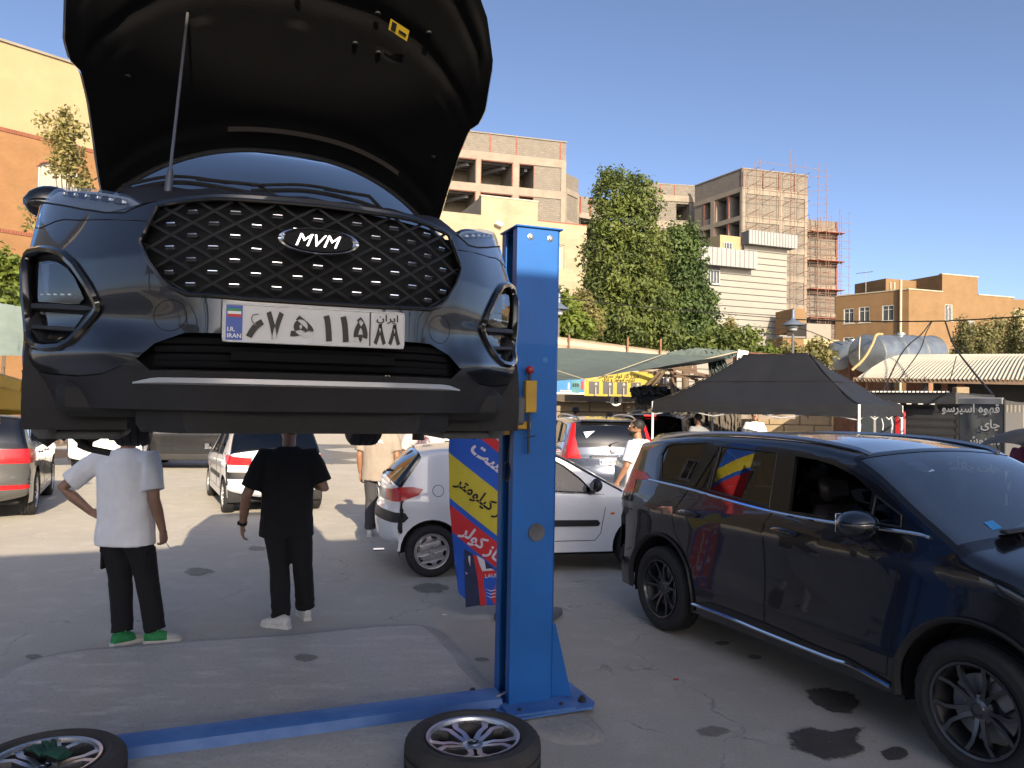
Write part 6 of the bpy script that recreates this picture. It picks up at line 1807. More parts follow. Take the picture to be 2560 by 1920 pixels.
D = dict(P206, L=4.30, W=1.68, paint=M['silver_paint'], clad=[], lamps=[],
    top=[P206['top'][0], P206['top'][1], P206['top'][2], ('roof', 18, [(1.84, 1.40, .04), (2.2, 1.43, .04), (2.7, 1.43, .04), (3.05, 1.39, .04)]),
         ('rear', 10, [(3.05, 1.39, .04), (3.4, 1.18, .07), (3.62, 1.02, .08)]), ('deck', 6, [(3.62, 1.02, .06), (3.9, .99, .06), (4.18, .96, .08)]),
         ('tail', 14, [(4.18, .96, .1), (4.25, .85, .13), (4.28, .6, .16), (4.26, .4, .18), (4.16, .28, .16)])],
    windows=[P206['windows'][0], dict(poly=[(2.33, .948), (2.35, 1.35), (2.7, 1.34), (3.0, 1.22), (3.12, 1.10), (3.08, .97)], mat=M['dark_glass'], name='rear_side_window')], arch=[(.80, .345), (3.30, .345)], wheels=[(.80, .735), (3.30, .735)], xb1=4.1)
o_ = at(1560 * 1.1573, 1000 * 1.1573, 15.2); o_.z = 0
a_ = R(-180 + 20); h_ = Vector((-math.cos(a_), -math.sin(a_), 0))
saloon = car('silver_saloon', 'silver saloon half hidden by the walking man and the black people carrier', 'car', o_ + h_ * 2.0, a_, D)
E1 = suv_spec(4.4, 1.6, 1.8, M['white_paint'], .33); E1['lamps'] = [dict(poly=[(4.0, .88), (4.05, 1.0), (4.8, 1.02), (4.8, .86)], ymin=.4, off=.006)]; E1['clad'] = []
a_ = R(-90 + 14); p_ = at(222 * 1.1573, 990 * 1.1573, 19.0)
car('white_suv', 'white car with a red lamp glimpsed left of the raised car\'s hanging rear wheel', 'car', Vector((p_.x, p_.y, 0)) + Vector((-math.cos(a_), -math.sin(a_), 0)) * 4.4, a_, E1)
E2 = suv_spec(4.6, 1.7, 1.85, mat('dark_car_paint', (.02, .02, .022), .3, .3, coat=.8), .36)
p_ = at(430 * 1.1573, 1000 * 1.1573, 21.5)
car('dark_suv', 'dark car on the wet ground, glimpsed below the raised car', 'car', Vector((p_.x + 2.2, p_.y, 0)), R(180 + 8), E2)
E3 = dict(P206); p_ = at(935 * 1.1573, 990 * 1.1573, 24.0)
a_ = R(-90 - 20)
c3 = car('white_hatchback', 'distant white hatchback with red lamps above the nearer one\'s roof', 'car', Vector((p_.x, p_.y, 0)) + Vector((-math.cos(a_), -math.sin(a_), 0)) * 3.8, a_, E3, 'white hatchbacks')
hatch_extras(c3)
# ---------------------------------------------------------------- people
def voxel(mb, v, smooth=4, fold=None):
    me = bpy.data.meshes.new('tmp'); me.from_pydata(mb.v, [], mb.f)
    o = bpy.data.objects.new('tmp', me); COL.objects.link(o)
    m = o.modifiers.new('r', 'REMESH'); m.mode = 'VOXEL'; m.voxel_size = v; m.use_smooth_shade = True
    if smooth:
        m = o.modifiers.new('s', 'SMOOTH'); m.factor = .5; m.iterations = smooth
    bpy.context.view_layer.update()
    out = bpy.data.meshes.new_from_object(o.evaluated_get(bpy.context.evaluated_depsgraph_get()))
    bpy.data.objects.remove(o); bpy.data.meshes.remove(me)
    if fold:
        ns = [vv.normal.copy() for vv in out.vertices]
        for vv, n in zip(out.vertices, ns): vv.co += n * fold(vv.co)
    out.polygons.foreach_set('use_smooth', [True] * len(out.polygons))
    return out
def skin_mats(name, c): return mat(name, c, .5, var=.1, vscale=14, bump=.06, bscale=160)
M['skin'] = skin_mats('light_skin', (.30, .165, .105)); M['skin_tan'] = skin_mats('tanned_skin', (.30, .15, .085))
M['hair'] = mat('black_hair', (.008, .007, .006), .55, var=.3, vscale=30, bump=.5, bscale=150)
def cloth_mat(n, c, r=.9, v=.08): return mat(n, c, r, var=v, vscale=7, bump=.12, bscale=260)
M['tee_white'] = cloth_mat('white_cotton', (.80, .80, .80)); M['tee_black'] = cloth_mat('black_cotton', (.006, .006, .007), .95); M['denim_black'] = cloth_mat('black_twill', (.0065, .0065, .008), .92)
M['tee_beige'] = cloth_mat('beige_cotton', (.30, .25, .205)); M['tee_grey'] = cloth_mat('grey_cotton', (.20, .21, .22)); M['tee_lilac'] = cloth_mat('pale_lilac_cotton', (.34, .35, .44)); M['maroon'] = cloth_mat('maroon_cotton', (.13, .02, .05))
M['grey_trousers'] = cloth_mat('dark_grey_twill', (.05, .05, .055)); M['sole'] = mat('white_rubber_sole', (.62, .61, .58), .6, var=.1, vscale=20)
M['shoe_green'] = mat('green_mesh_shoe', (.02, .22, .07), .7, var=.25, vscale=25, bump=.2, bscale=200); M['shoe_grey'] = mat('grey_mesh_shoe', (.40, .40, .38), .7, var=.1, vscale=25); M['shoe_white'] = mat('white_mesh_shoe', (.58, .58, .56), .7, var=.12, vscale=25, bump=.2, bscale=200)
def ellipse_ring(c, rx, ry, ax=Vector((1, 0, 0)), ay=Vector((0, 1, 0)), n=20, p=2.3):
    out = []
    for k in range(n):
        a = 2 * math.pi * k / n; ca, sa = math.cos(a), math.sin(a)
        out.append(Vector(c) + ax * rx * math.copysign(abs(ca) ** (2 / p), ca) + ay * ry * math.copysign(abs(sa) ** (2 / p), sa))
    return out
def hand(mb, w, d, nrm, side, curl=.5, spread=.15, k=1.0):
    """palm with four unequal jointed fingers and a thumb leaving the side of the palm; nrm: back of the hand, side: towards the thumb"""
    d = d.normalized(); nrm = (nrm - d * nrm.dot(d)).normalized(); s = (side - d * side.dot(d) - nrm * side.dot(nrm)).normalized()
    rings = []
    for t, wd, th in ((-.015, .026, .022), (.015, .033, .019), (.05, .041, .017), (.085, .042, .014), (.097, .038, .011)):
        rings.append(ellipse_ring(w + d * t * k, wd * k, th * k, s, nrm, 12, 2.6))
    mb.loft(rings)
    for i, (off, ln) in enumerate(((.030, .074), (.010, .084), (-.011, .078), (-.031, .060))):
        p = w + (d * .088 + s * off) * k; dd = (d + s * (off * spread * 12)).normalized(); seg = [p - d * .02 * k]; 
        seg.append(p)
        c = curl * (.8 + .12 * i)
        for j, f in enumerate((.45, .31, .24)):
            ang = c * (.75 + .45 * j); q = Matrix.Rotation(ang, 3, dd.cross(nrm) * -1)
            dd = (q @ dd)
            if False: pass
            p = p + dd * ln * f * k; seg.append(p)
        mb.tube(seg, [.0088 * k, .0098 * k, .009 * k, .0082 * k, .0068 * k], 8)
    p = w + (d * .02 + s * .026) * k; dd = (d * .75 + s * .75 - nrm * .25).normalized(); seg = [p - dd * .01 * k, p]
    for j, f in enumerate((.040, .032, .026)):
        dd = (dd + d * .25 * curl - nrm * .25 * curl - s * .15 * curl).normalized(); p = p + dd * f * k; seg.append(p)
    mb.tube(seg, [.013 * k, .0135 * k, .0115 * k, .0105 * k, .008 * k], 8)
def head_rings(c, fwd, rt, up, k=1.0, grow=0.0, zmin=-.2):
    out = []
    for z, rx, ry, oy in ((-.118, .030, .030, .058), (-.108, .042, .046, .046), (-.085, .055, .066, .026), (-.05, .066, .083, .010), (-.01, .072, .092, .002), (.035, .075, .096, -.004), (.07, .070, .090, -.008), (.098, .054, .070, -.010), (.116, .030, .040, -.010), (.122, .008, .01, -.01)):
        if z < zmin: continue
        out.append(ellipse_ring(c + (up * z + fwd * oy) * k, (rx + grow) * k, (ry + grow) * k, rt, fwd, 20, 2.1))
    return out
def person(label, x, y, rz, H, tee, trousers, shoe, arms, legs, skin=None, lean=0., hem=.78, width=1.0, v=.012, head=True, beard=False, hair='short', look=0., group=None, stance=None, collar=True, z=0.):
    """faces local +y; x is the person's right. arms: {side: (elbow, wrist, hand dir, back of hand, thumb side, curl)}; legs: {side: (hip, knee, ankle, foot yaw)}"""
    k = H / 1.80; skin = skin or M['skin']
    root = thing('person', label, 'person', (x, y, z), rz, group)
    Lm = Matrix.Translation((0, 0, .95)) @ Matrix.Rotation(-lean, 4, 'X') @ Matrix.Translation((0, 0, -.95))
    def T(p): return (Lm @ Vector(p)) * k
    up = (Lm.to_3x3() @ Vector((0, 0, 1))); fw = (Lm.to_3x3() @ Vector((0, 1, 0))); rt = Vector((1, 0, 0))
    mb = MB(); sh = {}
    mb.tube([T((0, 0, 1.0)), T((0, -.01, 1.2)), T((0, -.02, 1.42)), T((0, -.015, 1.50))], [.10 * k, .10 * k, .10 * k, .07 * k], 12)
    mb.tube([T((0, -.015, 1.44)), T((0, -.005, 1.52)), T((0, .015, 1.62))], [.075 * k, .058 * k, .056 * k], 12)
    hc = T((0, .025, 1.685))
    hq = Matrix.Rotation(look, 3, up); hf, hr = hq @ fw, hq @ rt
    if head:
        mb.loft(head_rings(hc, hf, hr, up, k))
        mb.tube([hc + (hf * .088 + up * .02) * k, hc + (hf * .112 - up * .022) * k, hc + (hf * .09 - up * .035) * k], [.010 * k, .015 * k, .008 * k], 8)
        for s in (1, -1):
            mb.ico(hc + (hr * s * .076 - hf * .008 - up * .005) * k, .02 * k, 1, (.5, .8, 1.5))
        mb.tube([hc + (hf * .086 - hr * .022 - up * .062) * k, hc + (hf * .094 - up * .060) * k, hc + (hf * .086 + hr * .022 - up * .062) * k], .008 * k, 6)
    for s in (1, -1):
        el, wr, hd, bk, ts, cu = arms[s]
        S0 = T((s * .185 * width, -.015, 1.455)); E = Vector(el) * k; Wr = Vector(wr) * k
        sh[s] = (S0, E, Wr)
        mb.tube([T((s * .05, -.015, 1.43)), S0, S0.lerp(E, .5), E, E.lerp(Wr, .35), Wr.lerp(E, .06), Wr], [.05 * k, .062 * k, .050 * k, .043 * k, .044 * k, .030 * k, .028 * k], 12)
        hand(mb, Wr, Vector(hd), Vector(bk), Vector(ts), cu, .15, k)
    body = link('body', voxel(mb, min(v, .0065), 3), root); body.data.materials.append(skin)
    if head:
        hm = MB()
        R0 = head_rings(hc, hf, hr, up, k, .006 if hair != 'big' else .022, -.02)
        hm.loft([[p - hf * (.018 if i < 2 else .010) * k for p in r] for i, r in enumerate(R0)])
        hm.tube([hc + (-hf * .05 - up * .055) * k, hc + (-hf * .045 + up * .0) * k, hc + (-hf * .04 + up * .05) * k], [.035 * k, .055 * k, .055 * k], 10)
        o = link('hair', voxel(hm, .009, 3, lambda c: .004 * noise.noise(c * 40) + (.010 if hair == 'big' else .003) * noise.noise(c * 18)), root); o.data.materials.append(M['hair'])
        if beard:
            bm_ = MB(); bm_.loft([[p + hf * .006 * k for p in r] for r in head_rings(hc, hf, hr, up, k, .006, -.2)[:4]])
            o = link('beard', voxel(bm_, .008, 2, lambda c: .003 * noise.noise(c * 60)), root); o.data.materials.append(M['hair'])
        for s in (1, -1):
            em = MB(); em.ico(hc + (hf * .086 + hr * s * .031 + up * .018) * k, .012 * k, 1); e = em.build('eye', M['white'], root)
            em = MB(); em.ico(hc + (hf * .095 + hr * s * .031 + up * .018) * k, .0055 * k, 1); em.build('iris', M['hair'], e)
    mb = MB(); w_ = width
    prof = [(hem, .215, .150, -.005), (hem + .10, .212, .150, -.005), (1.0, .205, .145, -.005), (1.12, .204, .140, -.008), (1.25, .210, .142, -.012), (1.36, .212, .135, -.018), (1.43, .195, .115, -.018), (1.485, .135, .092, -.018), (1.525, .078, .072, -.012)]
    rings = []
    for z_, rx, ry, oy in prof:
        if z_ < 1.0: c = Vector((0, oy, z_)) * k if lean < .2 else T((0, oy, z_)); a2 = rt; a3 = Vector((0, 1, 0)) if lean < .2 else fw
        else: c = T((0, oy, z_)); a2, a3 = rt, fw
        rings.append(ellipse_ring(c, rx * w_ * k, ry * (.5 + .5 * w_) * k, a2, a3, 28, 2.4))
    mb.loft(rings)
    for s in (1, -1):
        S0, E, Wr = sh[s]; d = (E - S0)
        mb.tube([T((s * .09, -.015, 1.42)), S0 - up * .012, S0 + d * .35, S0 + d * .80], [.085 * k, .088 * k, .086 * k, .088 * k], 16)
    ph = random.uniform(0, 50)
    def fold(c):
        z_ = c.z / k
        f = .0075 * noise.noise(Vector((c.x * 11, c.y * 11, c.z * 3.0 + ph))) + .004 * noise.noise(Vector((c.x * 24, c.y * 24, c.z * 8 + ph)))
        f += .010 * noise.noise(Vector((c.x * 6 + c.z * 6, c.y * 5, c.z * 7 + ph))) * max(0, min(1, (1.25 - z_) / .4))
        return f * k
    shirt = link('t_shirt', voxel(mb, v, 3, fold), root); shirt.data.materials.append(tee)
    mb = MB(); mb.tube(ellipse_ring(T((0, -.010, 1.522)), .074 * k, .068 * k, rt, fw, 20, 2), .009 * k, 6, True); mb.build('collar', tee, shirt)
    mb = MB()
    hipc = Vector((0, 0, .95)) * k
    mb.loft([ellipse_ring(Vector((0, 0, z_)) * k, rx * k * (.6 + .4 * w_), ry * k, n=20) for z_, rx, ry in ((.80, .175, .13), (.88, .188, .135), (.97, .180, .13), (1.02, .17, .12))])
    for s in (1, -1):
        hp, kn, an, yaw = legs[s]; hp, kn, an = Vector(hp) * k, Vector(kn) * k, Vector(an) * k
        mb.tube([hp + Vector((0, 0, .04)) * k, hp - Vector((0, 0, .1)) * k, hp.lerp(kn, .55), kn, kn.lerp(an, .5), an.lerp(kn, .08) + Vector((0, 0, .0)), an + Vector((0, 0, .012)) * k], [.10 * k, .112 * k, .102 * k, .088 * k, .084 * k, .080 * k, .084 * k], 16)
    def tfold(c):
        z_ = c.z / k; lo = max(0, min(1, (.30 - z_) / .2)) + .6 * max(0, 1 - abs(z_ - .5) / .12) + .4 * max(0, 1 - abs(z_ - .85) / .1)
        return k * (.006 * noise.noise(Vector((c.x * 10, c.y * 10, c.z * 6 + ph))) + .009 * lo * noise.noise(Vector((c.x * 8, c.y * 8, c.z * 26 + ph))))
    tr = link('trousers', voxel(mb, v, 3, tfold), root); tr.data.materials.append(trousers)
    for s in (1, -1):
        an = Vector(legs[s][2]) * k; yaw = legs[s][3]
        q = Matrix.Translation((an.x, an.y, 0)) @ Matrix.Rotation(yaw, 4, 'Z') @ Matrix.Scale(k, 4)
        um = MB(); um.M = q
        um.loft([[Vector((wd * math.cos(a) * 1.0, y_, max(.022, zc + ht * math.sin(a)))) for a in [2 * math.pi * e / 16 for e in range(16)]] for y_, wd, zc, ht in ((-.082, .022, .05, .030), (-.070, .036, .055, .045), (-.03, .041, .055, .060), (.03, .042, .048, .055), (.09, .047, .040, .040), (.14, .046, .036, .030), (.175, .034, .033, .024), (.192, .014, .032, .014))])
        u = um.build('shoe', shoe[0], root, 60)
        if len(shoe) > 1:
            tm = MB(); tm.M = q; tm.loft([[Vector((wd * 1.03 * math.cos(a), y_, max(.022, zc + ht * 1.04 * math.sin(a)))) for a in [2 * math.pi * e / 16 for e in range(16)]] for y_, wd, zc, ht in ((.085, .0475, .040, .0405), (.115, .047, .038, .035), (.14, .046, .036, .030), (.175, .034, .033, .024), (.192, .014, .032, .014))]); tm.build('toe_cap', shoe[1], u, 60)
        sm = MB(); sm.M = q
        sl = [(-.092, .020), (-.085, .034), (-.04, .041), (.0, .038), (.05, .040), (.11, .049), (.15, .047), (.18, .034), (.198, .014)]
        pl = [(w_2, y_) for y_, w_2 in sl] + [(-w_2, y_) for y_, w_2 in sl[::-1]]
        sm.prism(pl, .0, .012); sm.prism([(a * .98, b * .985) for a, b in pl], .012, .030); sm.build('sole', M['sole'], u, 50)
        lm = MB(); lm.M = q
        for e in range(4): lm.tube([(-.022, .015 + .022 * e, .098 - .012 * e), (0, .02 + .022 * e, .107 - .012 * e), (.022, .015 + .022 * e, .098 - .012 * e)], .003, 5)
        lm.build('laces', M['sole'], u)
    return root, shirt, sh, k
down = (0, 0, -1)
p1, s1, sh1, k1 = person('man seen from behind in a white t-shirt and green shoes, one hand on his hip', -3.03, 6.10, R(-6), 1.80, M['tee_white'], M['denim_black'], (M['shoe_green'], M['shoe_grey']),
    {-1: ((-.475, -.10, 1.215), (-.275, -.03, 1.02), (.85, .42, -.35), (-.4, -.6, .5), (.2, .1, 1.0), .55), 1: ((.265, -.06, 1.145), (.285, .04, .885), (.05, .18, -1), (.95, -.2, 0), (0, 1, 0), .95)},
    {-1: ((-.095, 0, .90), (-.045, .02, .50), (.03, -.05, .09), R(-28)), 1: ((.10, 0, .90), (.17, .03, .50), (.255, .03, .09), R(-62))}, width=1.08, hem=.775, v=.010, head=True, look=R(8))
mb = MB(); c = Vector((.300, .075, .775)) * k1; mb.tube([c, c + Vector((.03, .02, -.055))], .0042, 8); tag_c = mb.build('cigarette', M['white'], None)
tag_c.matrix_world = Matrix.Translation((-3.03, 6.10, 0)) @ Matrix.Rotation(R(-6), 4, 'Z'); tag(tag_c, 'thin white cigarette held in the hanging hand of the man in white', 'cigarette')
for s in (1, -1):
    mb = MB(); mb.box((s * .182 + .03, -.01, .66), (.022, .13, .16), None, .01); mb.box((s * .186 + .03, -.01, .735), (.02, .14, .045), None, .008); mb.build('cargo_pocket', M['denim_black'], p1)
p2, s2, sh2, k2 = person('man seen from behind all in black with white trainers and a watch', -1.93, 6.70, R(10), 1.80, M['tee_black'], M['denim_black'], (M['shoe_white'], M['shoe_white']),
    {-1: ((-.335, -.07, 1.10), (-.375, .04, .845), (-.05, .25, -1), (-.9, -.3, 0), (.1, 1, 0), .45), 1: ((.31, -.03, 1.16), (.16, .20, 1.22), (-.5, .9, .1), (.3, .2, 1), (.4, .8, .4), .5)},
    {-1: ((-.095, 0, .90), (-.06, .03, .50), (-.015, -.13, .09), R(62)), 1: ((.10, 0, .90), (.135, .04, .50), (.16, .13, .09), R(20))}, width=1.06, hem=.755, v=.010, look=R(20))
mb = MB(); w0 = sh2[-1][2]; e0 = sh2[-1][1]; d0 = (w0 - e0).normalized(); cc = w0 - d0 * .02
mb.lathe([(.033, -.014), (.038, -.012), (.038, .012), (.033, .014)], 20, Matrix.Translation(cc) @ d0.to_track_quat('Z', 'Y').to_matrix().to_4x4()); mb.box(cc + Vector((-.036, -.01, 0)), (.014, .04, .036), None, .006)
wt = mb.build('wrist_watch', M['gloss_black'], p2)
hang = lambda s, f=.0: ((s * .27, -.05, 1.15), (s * .27, .02 + f, .89), (0, .12, -1), (s, 0, 0), (0, 1, 0), .5)
std = {-1: ((-.095, 0, .90), (-.10, .02, .50), (-.11, 0, .09), R(12)), 1: ((.095, 0, .90), (.10, .02, .50), (.11, 0, .09), R(-12))}
p3, s3, *_ = person('man in a beige t-shirt with white script on its back', -1.88, 11.0, R(-4), 1.80, M['tee_beige'], M['grey_trousers'], (M['shoe_white'],), {-1: hang(-1), 1: hang(1)}, std, M['skin_tan'], v=.016, width=1.12, hem=.80)
mb = MB()
for e in range(9):
    x0 = -.06 + .015 * e + random.uniform(-.006, .006); mb.tube([(x0, -.158, 1.36 + random.uniform(-.02, .02)), (x0 + .012, -.160, 1.375 + random.uniform(-.03, .03)), (x0 + .03, -.160, 1.34 + random.uniform(-.02, .03))], .006, 5)
mb.build('back_print', M['white'], p3)
p4, s4, *_ = person('man in a pale t-shirt with a red line drawing on its back', -1.28, 11.25, R(6), 1.80, cloth_mat('pale_pink_cotton', (.58, .50, .47)), M['grey_trousers'], (M['shoe_white'],), {-1: ((-.28, -.02, 1.17), (-.24, .12, .95), (.1, .7, -.7), (-1, 0, 0), (0, 1, 0), .8), 1: hang(1)}, std, M['skin_tan'], v=.016, width=1.12, hem=.80)
mb = MB()
for pts in ([(-.08, 1.30), (-.06, 1.40), (-.02, 1.42), (-.03, 1.30)], [(-.02, 1.44), (.0, 1.30), (.03, 1.44)], [(.03, 1.42), (.08, 1.40), (.09, 1.30), (.04, 1.29)], [(-.09, 1.24), (-.03, 1.25), (.02, 1.23), (.08, 1.25)]):
    mb.tube([(x_, -.162, z_) for x_, z_ in pts], .005, 5)
mb.build('back_print', M['plate_red'], p4)
p5, s5, sh5, k5 = person('bearded man in a white t-shirt walking past with a phone in his hand', 1.72, 10.45, R(52), 1.74, M['tee_white'], M['grey_trousers'], (M['shoe_white'],),
    {-1: ((-.27, .02, 1.16), (-.25, .17, .93), (0, .35, -1), (-1, 0, 0), (0, 1, .2), .8), 1: ((.27, -.10, 1.16), (.26, -.06, .90), (0, .1, -1), (1, 0, 0), (0, 1, 0), .5)},
    {-1: ((-.09, 0, .90), (-.09, .14, .52), (-.09, .02, .10), R(4)), 1: ((.09, 0, .90), (.09, .10, .50), (.09, .26, .09), R(-4))}, M['skin_tan'], v=.012, beard=True, width=1.02, hem=.82, look=R(18))
mb = MB(); mb.box((0, 0, 0), (.075, .012, .15), Matrix.Rotation(R(20), 3, 'X'), .006); ph = mb.build('phone', M['white'], None)
ph.matrix_world = Matrix.Translation((1.72, 10.45, 0)) @ Matrix.Rotation(R(52), 4, 'Z') @ Matrix.Translation((-.235, .235, .80)); tag(ph, 'white phone in the hand of the walking bearded man', 'phone')
q_ = at(1243 * K, 900 * K, 19.6)
person('man with bushy black hair and a pale lilac t-shirt beyond the parked cars', q_.x, q_.y, R(-5), 1.84, M['tee_lilac'], M['grey_trousers'], (M['shoe_white'],), {-1: hang(-1), 1: hang(1)}, std, M['skin_tan'], v=.016, hair='big')
q_ = at(1352 * K, 900 * K, 22.5)
person('stooping man in a black shirt beside the pale blue car', q_.x, q_.y, R(70), 1.85, M['tee_black'], M['grey_trousers'], (M['shoe_white'],), {-1: ((-.27, .50, 1.15), (-.22, .68, .95), (0, .5, -.8), (-1, 0, 0), (0, 1, 0), .6), 1: ((.27, .50, 1.15), (.22, .68, .95), (0, .5, -.8), (1, 0, 0), (0, 1, 0), .6)}, std, M['skin_tan'], lean=R(38), v=.016)
q_ = at(1509 * K, 900 * K, 17.2)
person('man in a grey t-shirt standing at the left corner of the black tent', q_.x, q_.y, R(25), 1.76, M['tee_grey'], M['grey_trousers'], (M['shoe_white'],), {-1: hang(-1), 1: hang(1)}, std, M['skin_tan'], v=.016, width=1.08)
q_ = at(1630 * K, 900 * K, 20.2)
p9, *_ = person('man in a white t-shirt under the black tent, his head behind its valance', q_.x, q_.y, R(172), 1.82, M['tee_white'], M['grey_trousers'], (M['shoe_white'],), {-1: hang(-1), 1: hang(1)}, std, M['skin_tan'], v=.016)
mb = MB(); mb.box((0, .150, 1.30), (.16, .006, .02)); mb.build('chest_print', M['tee_lilac'], p9)
q_ = at(2214 * K, 900 * K, 11.5)
person('person in maroon at the right edge beside the motorbike', q_.x, q_.y, R(100), 1.66, M['maroon'], M['denim_black'], (M['shoe_white'],), {-1: hang(-1, .1), 1: hang(1, .1)}, std, M['skin_tan'], v=.016)
# ---------------------------------------------------------------- the yard's stalls, shades and signs
M['net'] = mat('green_shade_net', (.075, .098, .090), .85, var=.18, vscale=2.5, stretch=(1, 1, 5), bump=.2, bscale=120)
M['tarp_dark'] = mat('dusty_dark_tarpaulin', (.060, .055, .047), .85, col2=(.12, .105, .085), vscale=2.5, bump=.2, bscale=30)
M['tent'] = mat('black_tent_fabric', (.010, .0105, .013), .62, var=.15, vscale=2, bump=.15, bscale=90)
M['wood'] = mat('weathered_timber', (.13, .085, .055), .85, var=.25, vscale=6, stretch=(1, 1, 8))
M['rusty'] = mat('rusty_square_tube', (.23, .105, .06), .8, var=.3, vscale=5)
M['sandstone'] = mat('sand_coloured_block', (.24, .185, .115), .9, var=.14, vscale=2.2, bump=.3, bscale=25)
M['cream_sheet'] = mat('cream_sheet_metal', (.33, .27, .20), .6, var=.1, vscale=2)
M['white_sheet'] = mat('white_roof_sheet', (.40, .375, .31), .6, var=.06, vscale=1.2)
M['galv'] = mat('galvanised_steel', (.30, .33, .35), .38, .75, var=.18, vscale=2.5, rvar=.12)
M['steel_white'] = mat('white_enamelled_tube', (.55, .56, .57), .45)
M['rib_black'] = mat('black_ribbed_sheet', (.020, .021, .024), .6, var=.2, vscale=3)
M['banner_grey'] = mat('grey_banner', (.075, .082, .085), .75, var=.08, vscale=3, bump=.1, bscale=20)
M['banner_white'] = mat('banner_lettering', (.42, .43, .43), .75)
M['rope'] = mat('pale_rope', (.42, .36, .24), .9)
def cloth(name, label, cat, top, bot, m, nu=48, nv=18, wr=.06, seed=0, sag=.1, thick=.01, group=None, freq=5):
    """a hanging or stretched cloth between two polylines of points"""
    T_ = cr(top, 8); B_ = cr(bot, 8)
    def S(P, u):
        f = u * (len(P) - 1); i = min(int(f), len(P) - 2); return P[i].lerp(P[i + 1], f - i)
    mb = MB()
    def fn(u, v, off=0):
        a, b = S(T_, u), S(B_, u); p = a.lerp(b, v)
        n = noise.noise(Vector((u * freq * 3 + seed, v * freq * .6, seed))) * wr + noise.noise(Vector((u * freq * 9, v * freq * 1.6 + seed, 3.3))) * wr * .4
        return p + Vector((n * .3, n + off, -sag * math.sin(math.pi * v) * (1 + .3 * math.sin(u * 9)) + n * .3))
    mb.grid(nu, nv, lambda u, v: fn(u, v)); mb.grid(nu, nv, lambda u, v: fn(u, v, thick), True)
    o = mb.build(name, m, None, 180); return tag(o, label, cat, group)
tp = [A(1060, 742, 17.5), A(1185, 750, 17.8), A(1300, 757, 18.6), A(1430, 765, 19.6), A(1500, 766, 20.2), A(1592, 760, 21.0)]
bt = [A(1060, 824, 13.6), A(1185, 823, 14.0), A(1262, 818, 14.6), A(1340, 806, 15.6), A(1430, 792, 17.0), A(1560, 769, 19.5)]
cloth('shade_net', 'long green shade net stretched across the yard behind the lift post', 'shade net', tp, bt, M['net'], 70, 22, .05, 1, .12)
cloth('shade_net', 'crumpled end of the green net bunched on the timber frame', 'shade net', [A(1440, 762, 20.0), A(1500, 752, 20.3), A(1550, 755, 20.6), A(1592, 757, 20.9)], [A(1445, 783, 19.6), A(1500, 782, 19.8), A(1555, 775, 20.2), A(1590, 764, 20.6)], M['net'], 50, 16, .16, 5, .1, freq=8)
cloth('hanging_net', 'bunched green net hanging down beside the rusty posts', 'shade net', [A(1527, 772, 20.4), A(1540, 768, 20.5), A(1555, 770, 20.6), A(1566, 776, 20.6)], [A(1543, 846, 20.2), A(1562, 855, 20.1), A(1580, 846, 20.2), A(1592, 832, 20.4)], M['net'], 60, 26, .22, 8, .0, freq=7)
cloth('shade_net', 'pale green net at the left edge beyond the raised car', 'shade net', [A(-120, 640, 18), A(0, 655, 18.5), A(80, 668, 19)], [A(-120, 765, 15), A(0, 768, 15.3), A(80, 768, 15.6)], mat('pale_green_net', (.20, .25, .22), .85, var=.1, vscale=2), 30, 14, .05, 11, .1)
def board(name, label, px0, py0, px1, py1, Y0, Y1, m, thick=.04, cat='sign'):
    """a flat sign between two upper and two lower pixels at real depths"""
    a, b = A(px0, py1, Y0), A(px1, py1, Y1); d = Vector((b.x - a.x, b.y - a.y, 0)); t = thing(name, label, cat, (a.x, a.y, 0), math.atan2(d.y, d.x))
    z0, z1 = a.z, A(px0, py0, Y0).z
    bx(t, 'board', m, 0, d.length, 0, thick, z0, z1)
    return t, d.length, z0, z1
def on_board(t, L, z0, z1, u, v, du, dv, m, name, off=.006):
    mb = MB(); mb.box((L * u, -off / 2 - .001, lerp(z0, z1, v)), (L * du, off, (z1 - z0) * dv)); return mb.build(name, m, t)
M['sign_blue'] = mat('blue_sign', (.015, .16, .40), .5, var=.06, vscale=2); M['sign_yellow'] = mat('yellow_sign', (.36, .27, .02), .55, var=.12, vscale=2); M['sign_dark'] = mat('dark_picture', (.045, .045, .045), .5); M['sign_teal'] = mat('teal_picture', (.05, .20, .24), .5, var=.4, vscale=4); M['sign_red'] = mat('red_sign', (.48, .02, .025), .5)
TXT = Matrix(((1, 0, 0, 0), (0, 0, 1, 0), (0, 1, 0, 0), (0, 0, 0, 1)))     # text plane -> facade plane
t, L, z0, z1 = board('blue_sign', 'long blue sign with a house picture under the green net', 1150, 818, 1262, 850, 22.0, 22.0, M['sign_blue'])
on_board(t, L, z0, z1, .5, .06, 1, .12, M['white'], 'white_edge'); on_board(t, L, z0, z1, .70, .55, .03, .42, M['white'], 'white_card', .008)
mb = MB(); mb.prism([(-.13, -.4), (.1, -.42), (.15, -.2), (.15, .25), (.1, .45), (-.13, .45)], 0, .01, Matrix.Translation((L * .84, -.004, (z0 + z1) / 2)) @ Matrix(((L * .62, 0, 0, 0), (0, 0, -1, 0), (0, z1 - z0, 0, 0), (0, 0, 0, 1)))); mb.build('house_picture', M['sign_teal'], t)
for k in range(3): on_board(t, L, z0, z1, .79 + .045 * k, .62, .030, .22, M['pane'], 'picture_window', .03)
on_board(t, L, z0, z1, .96, .62, .05, .55, M['sign_red'], 'red_corner', .012); on_board(t, L, z0, z1, .66, .22, .26, .10, mat('pale_pink', (.55, .38, .36), .6), 'web_line', .008)
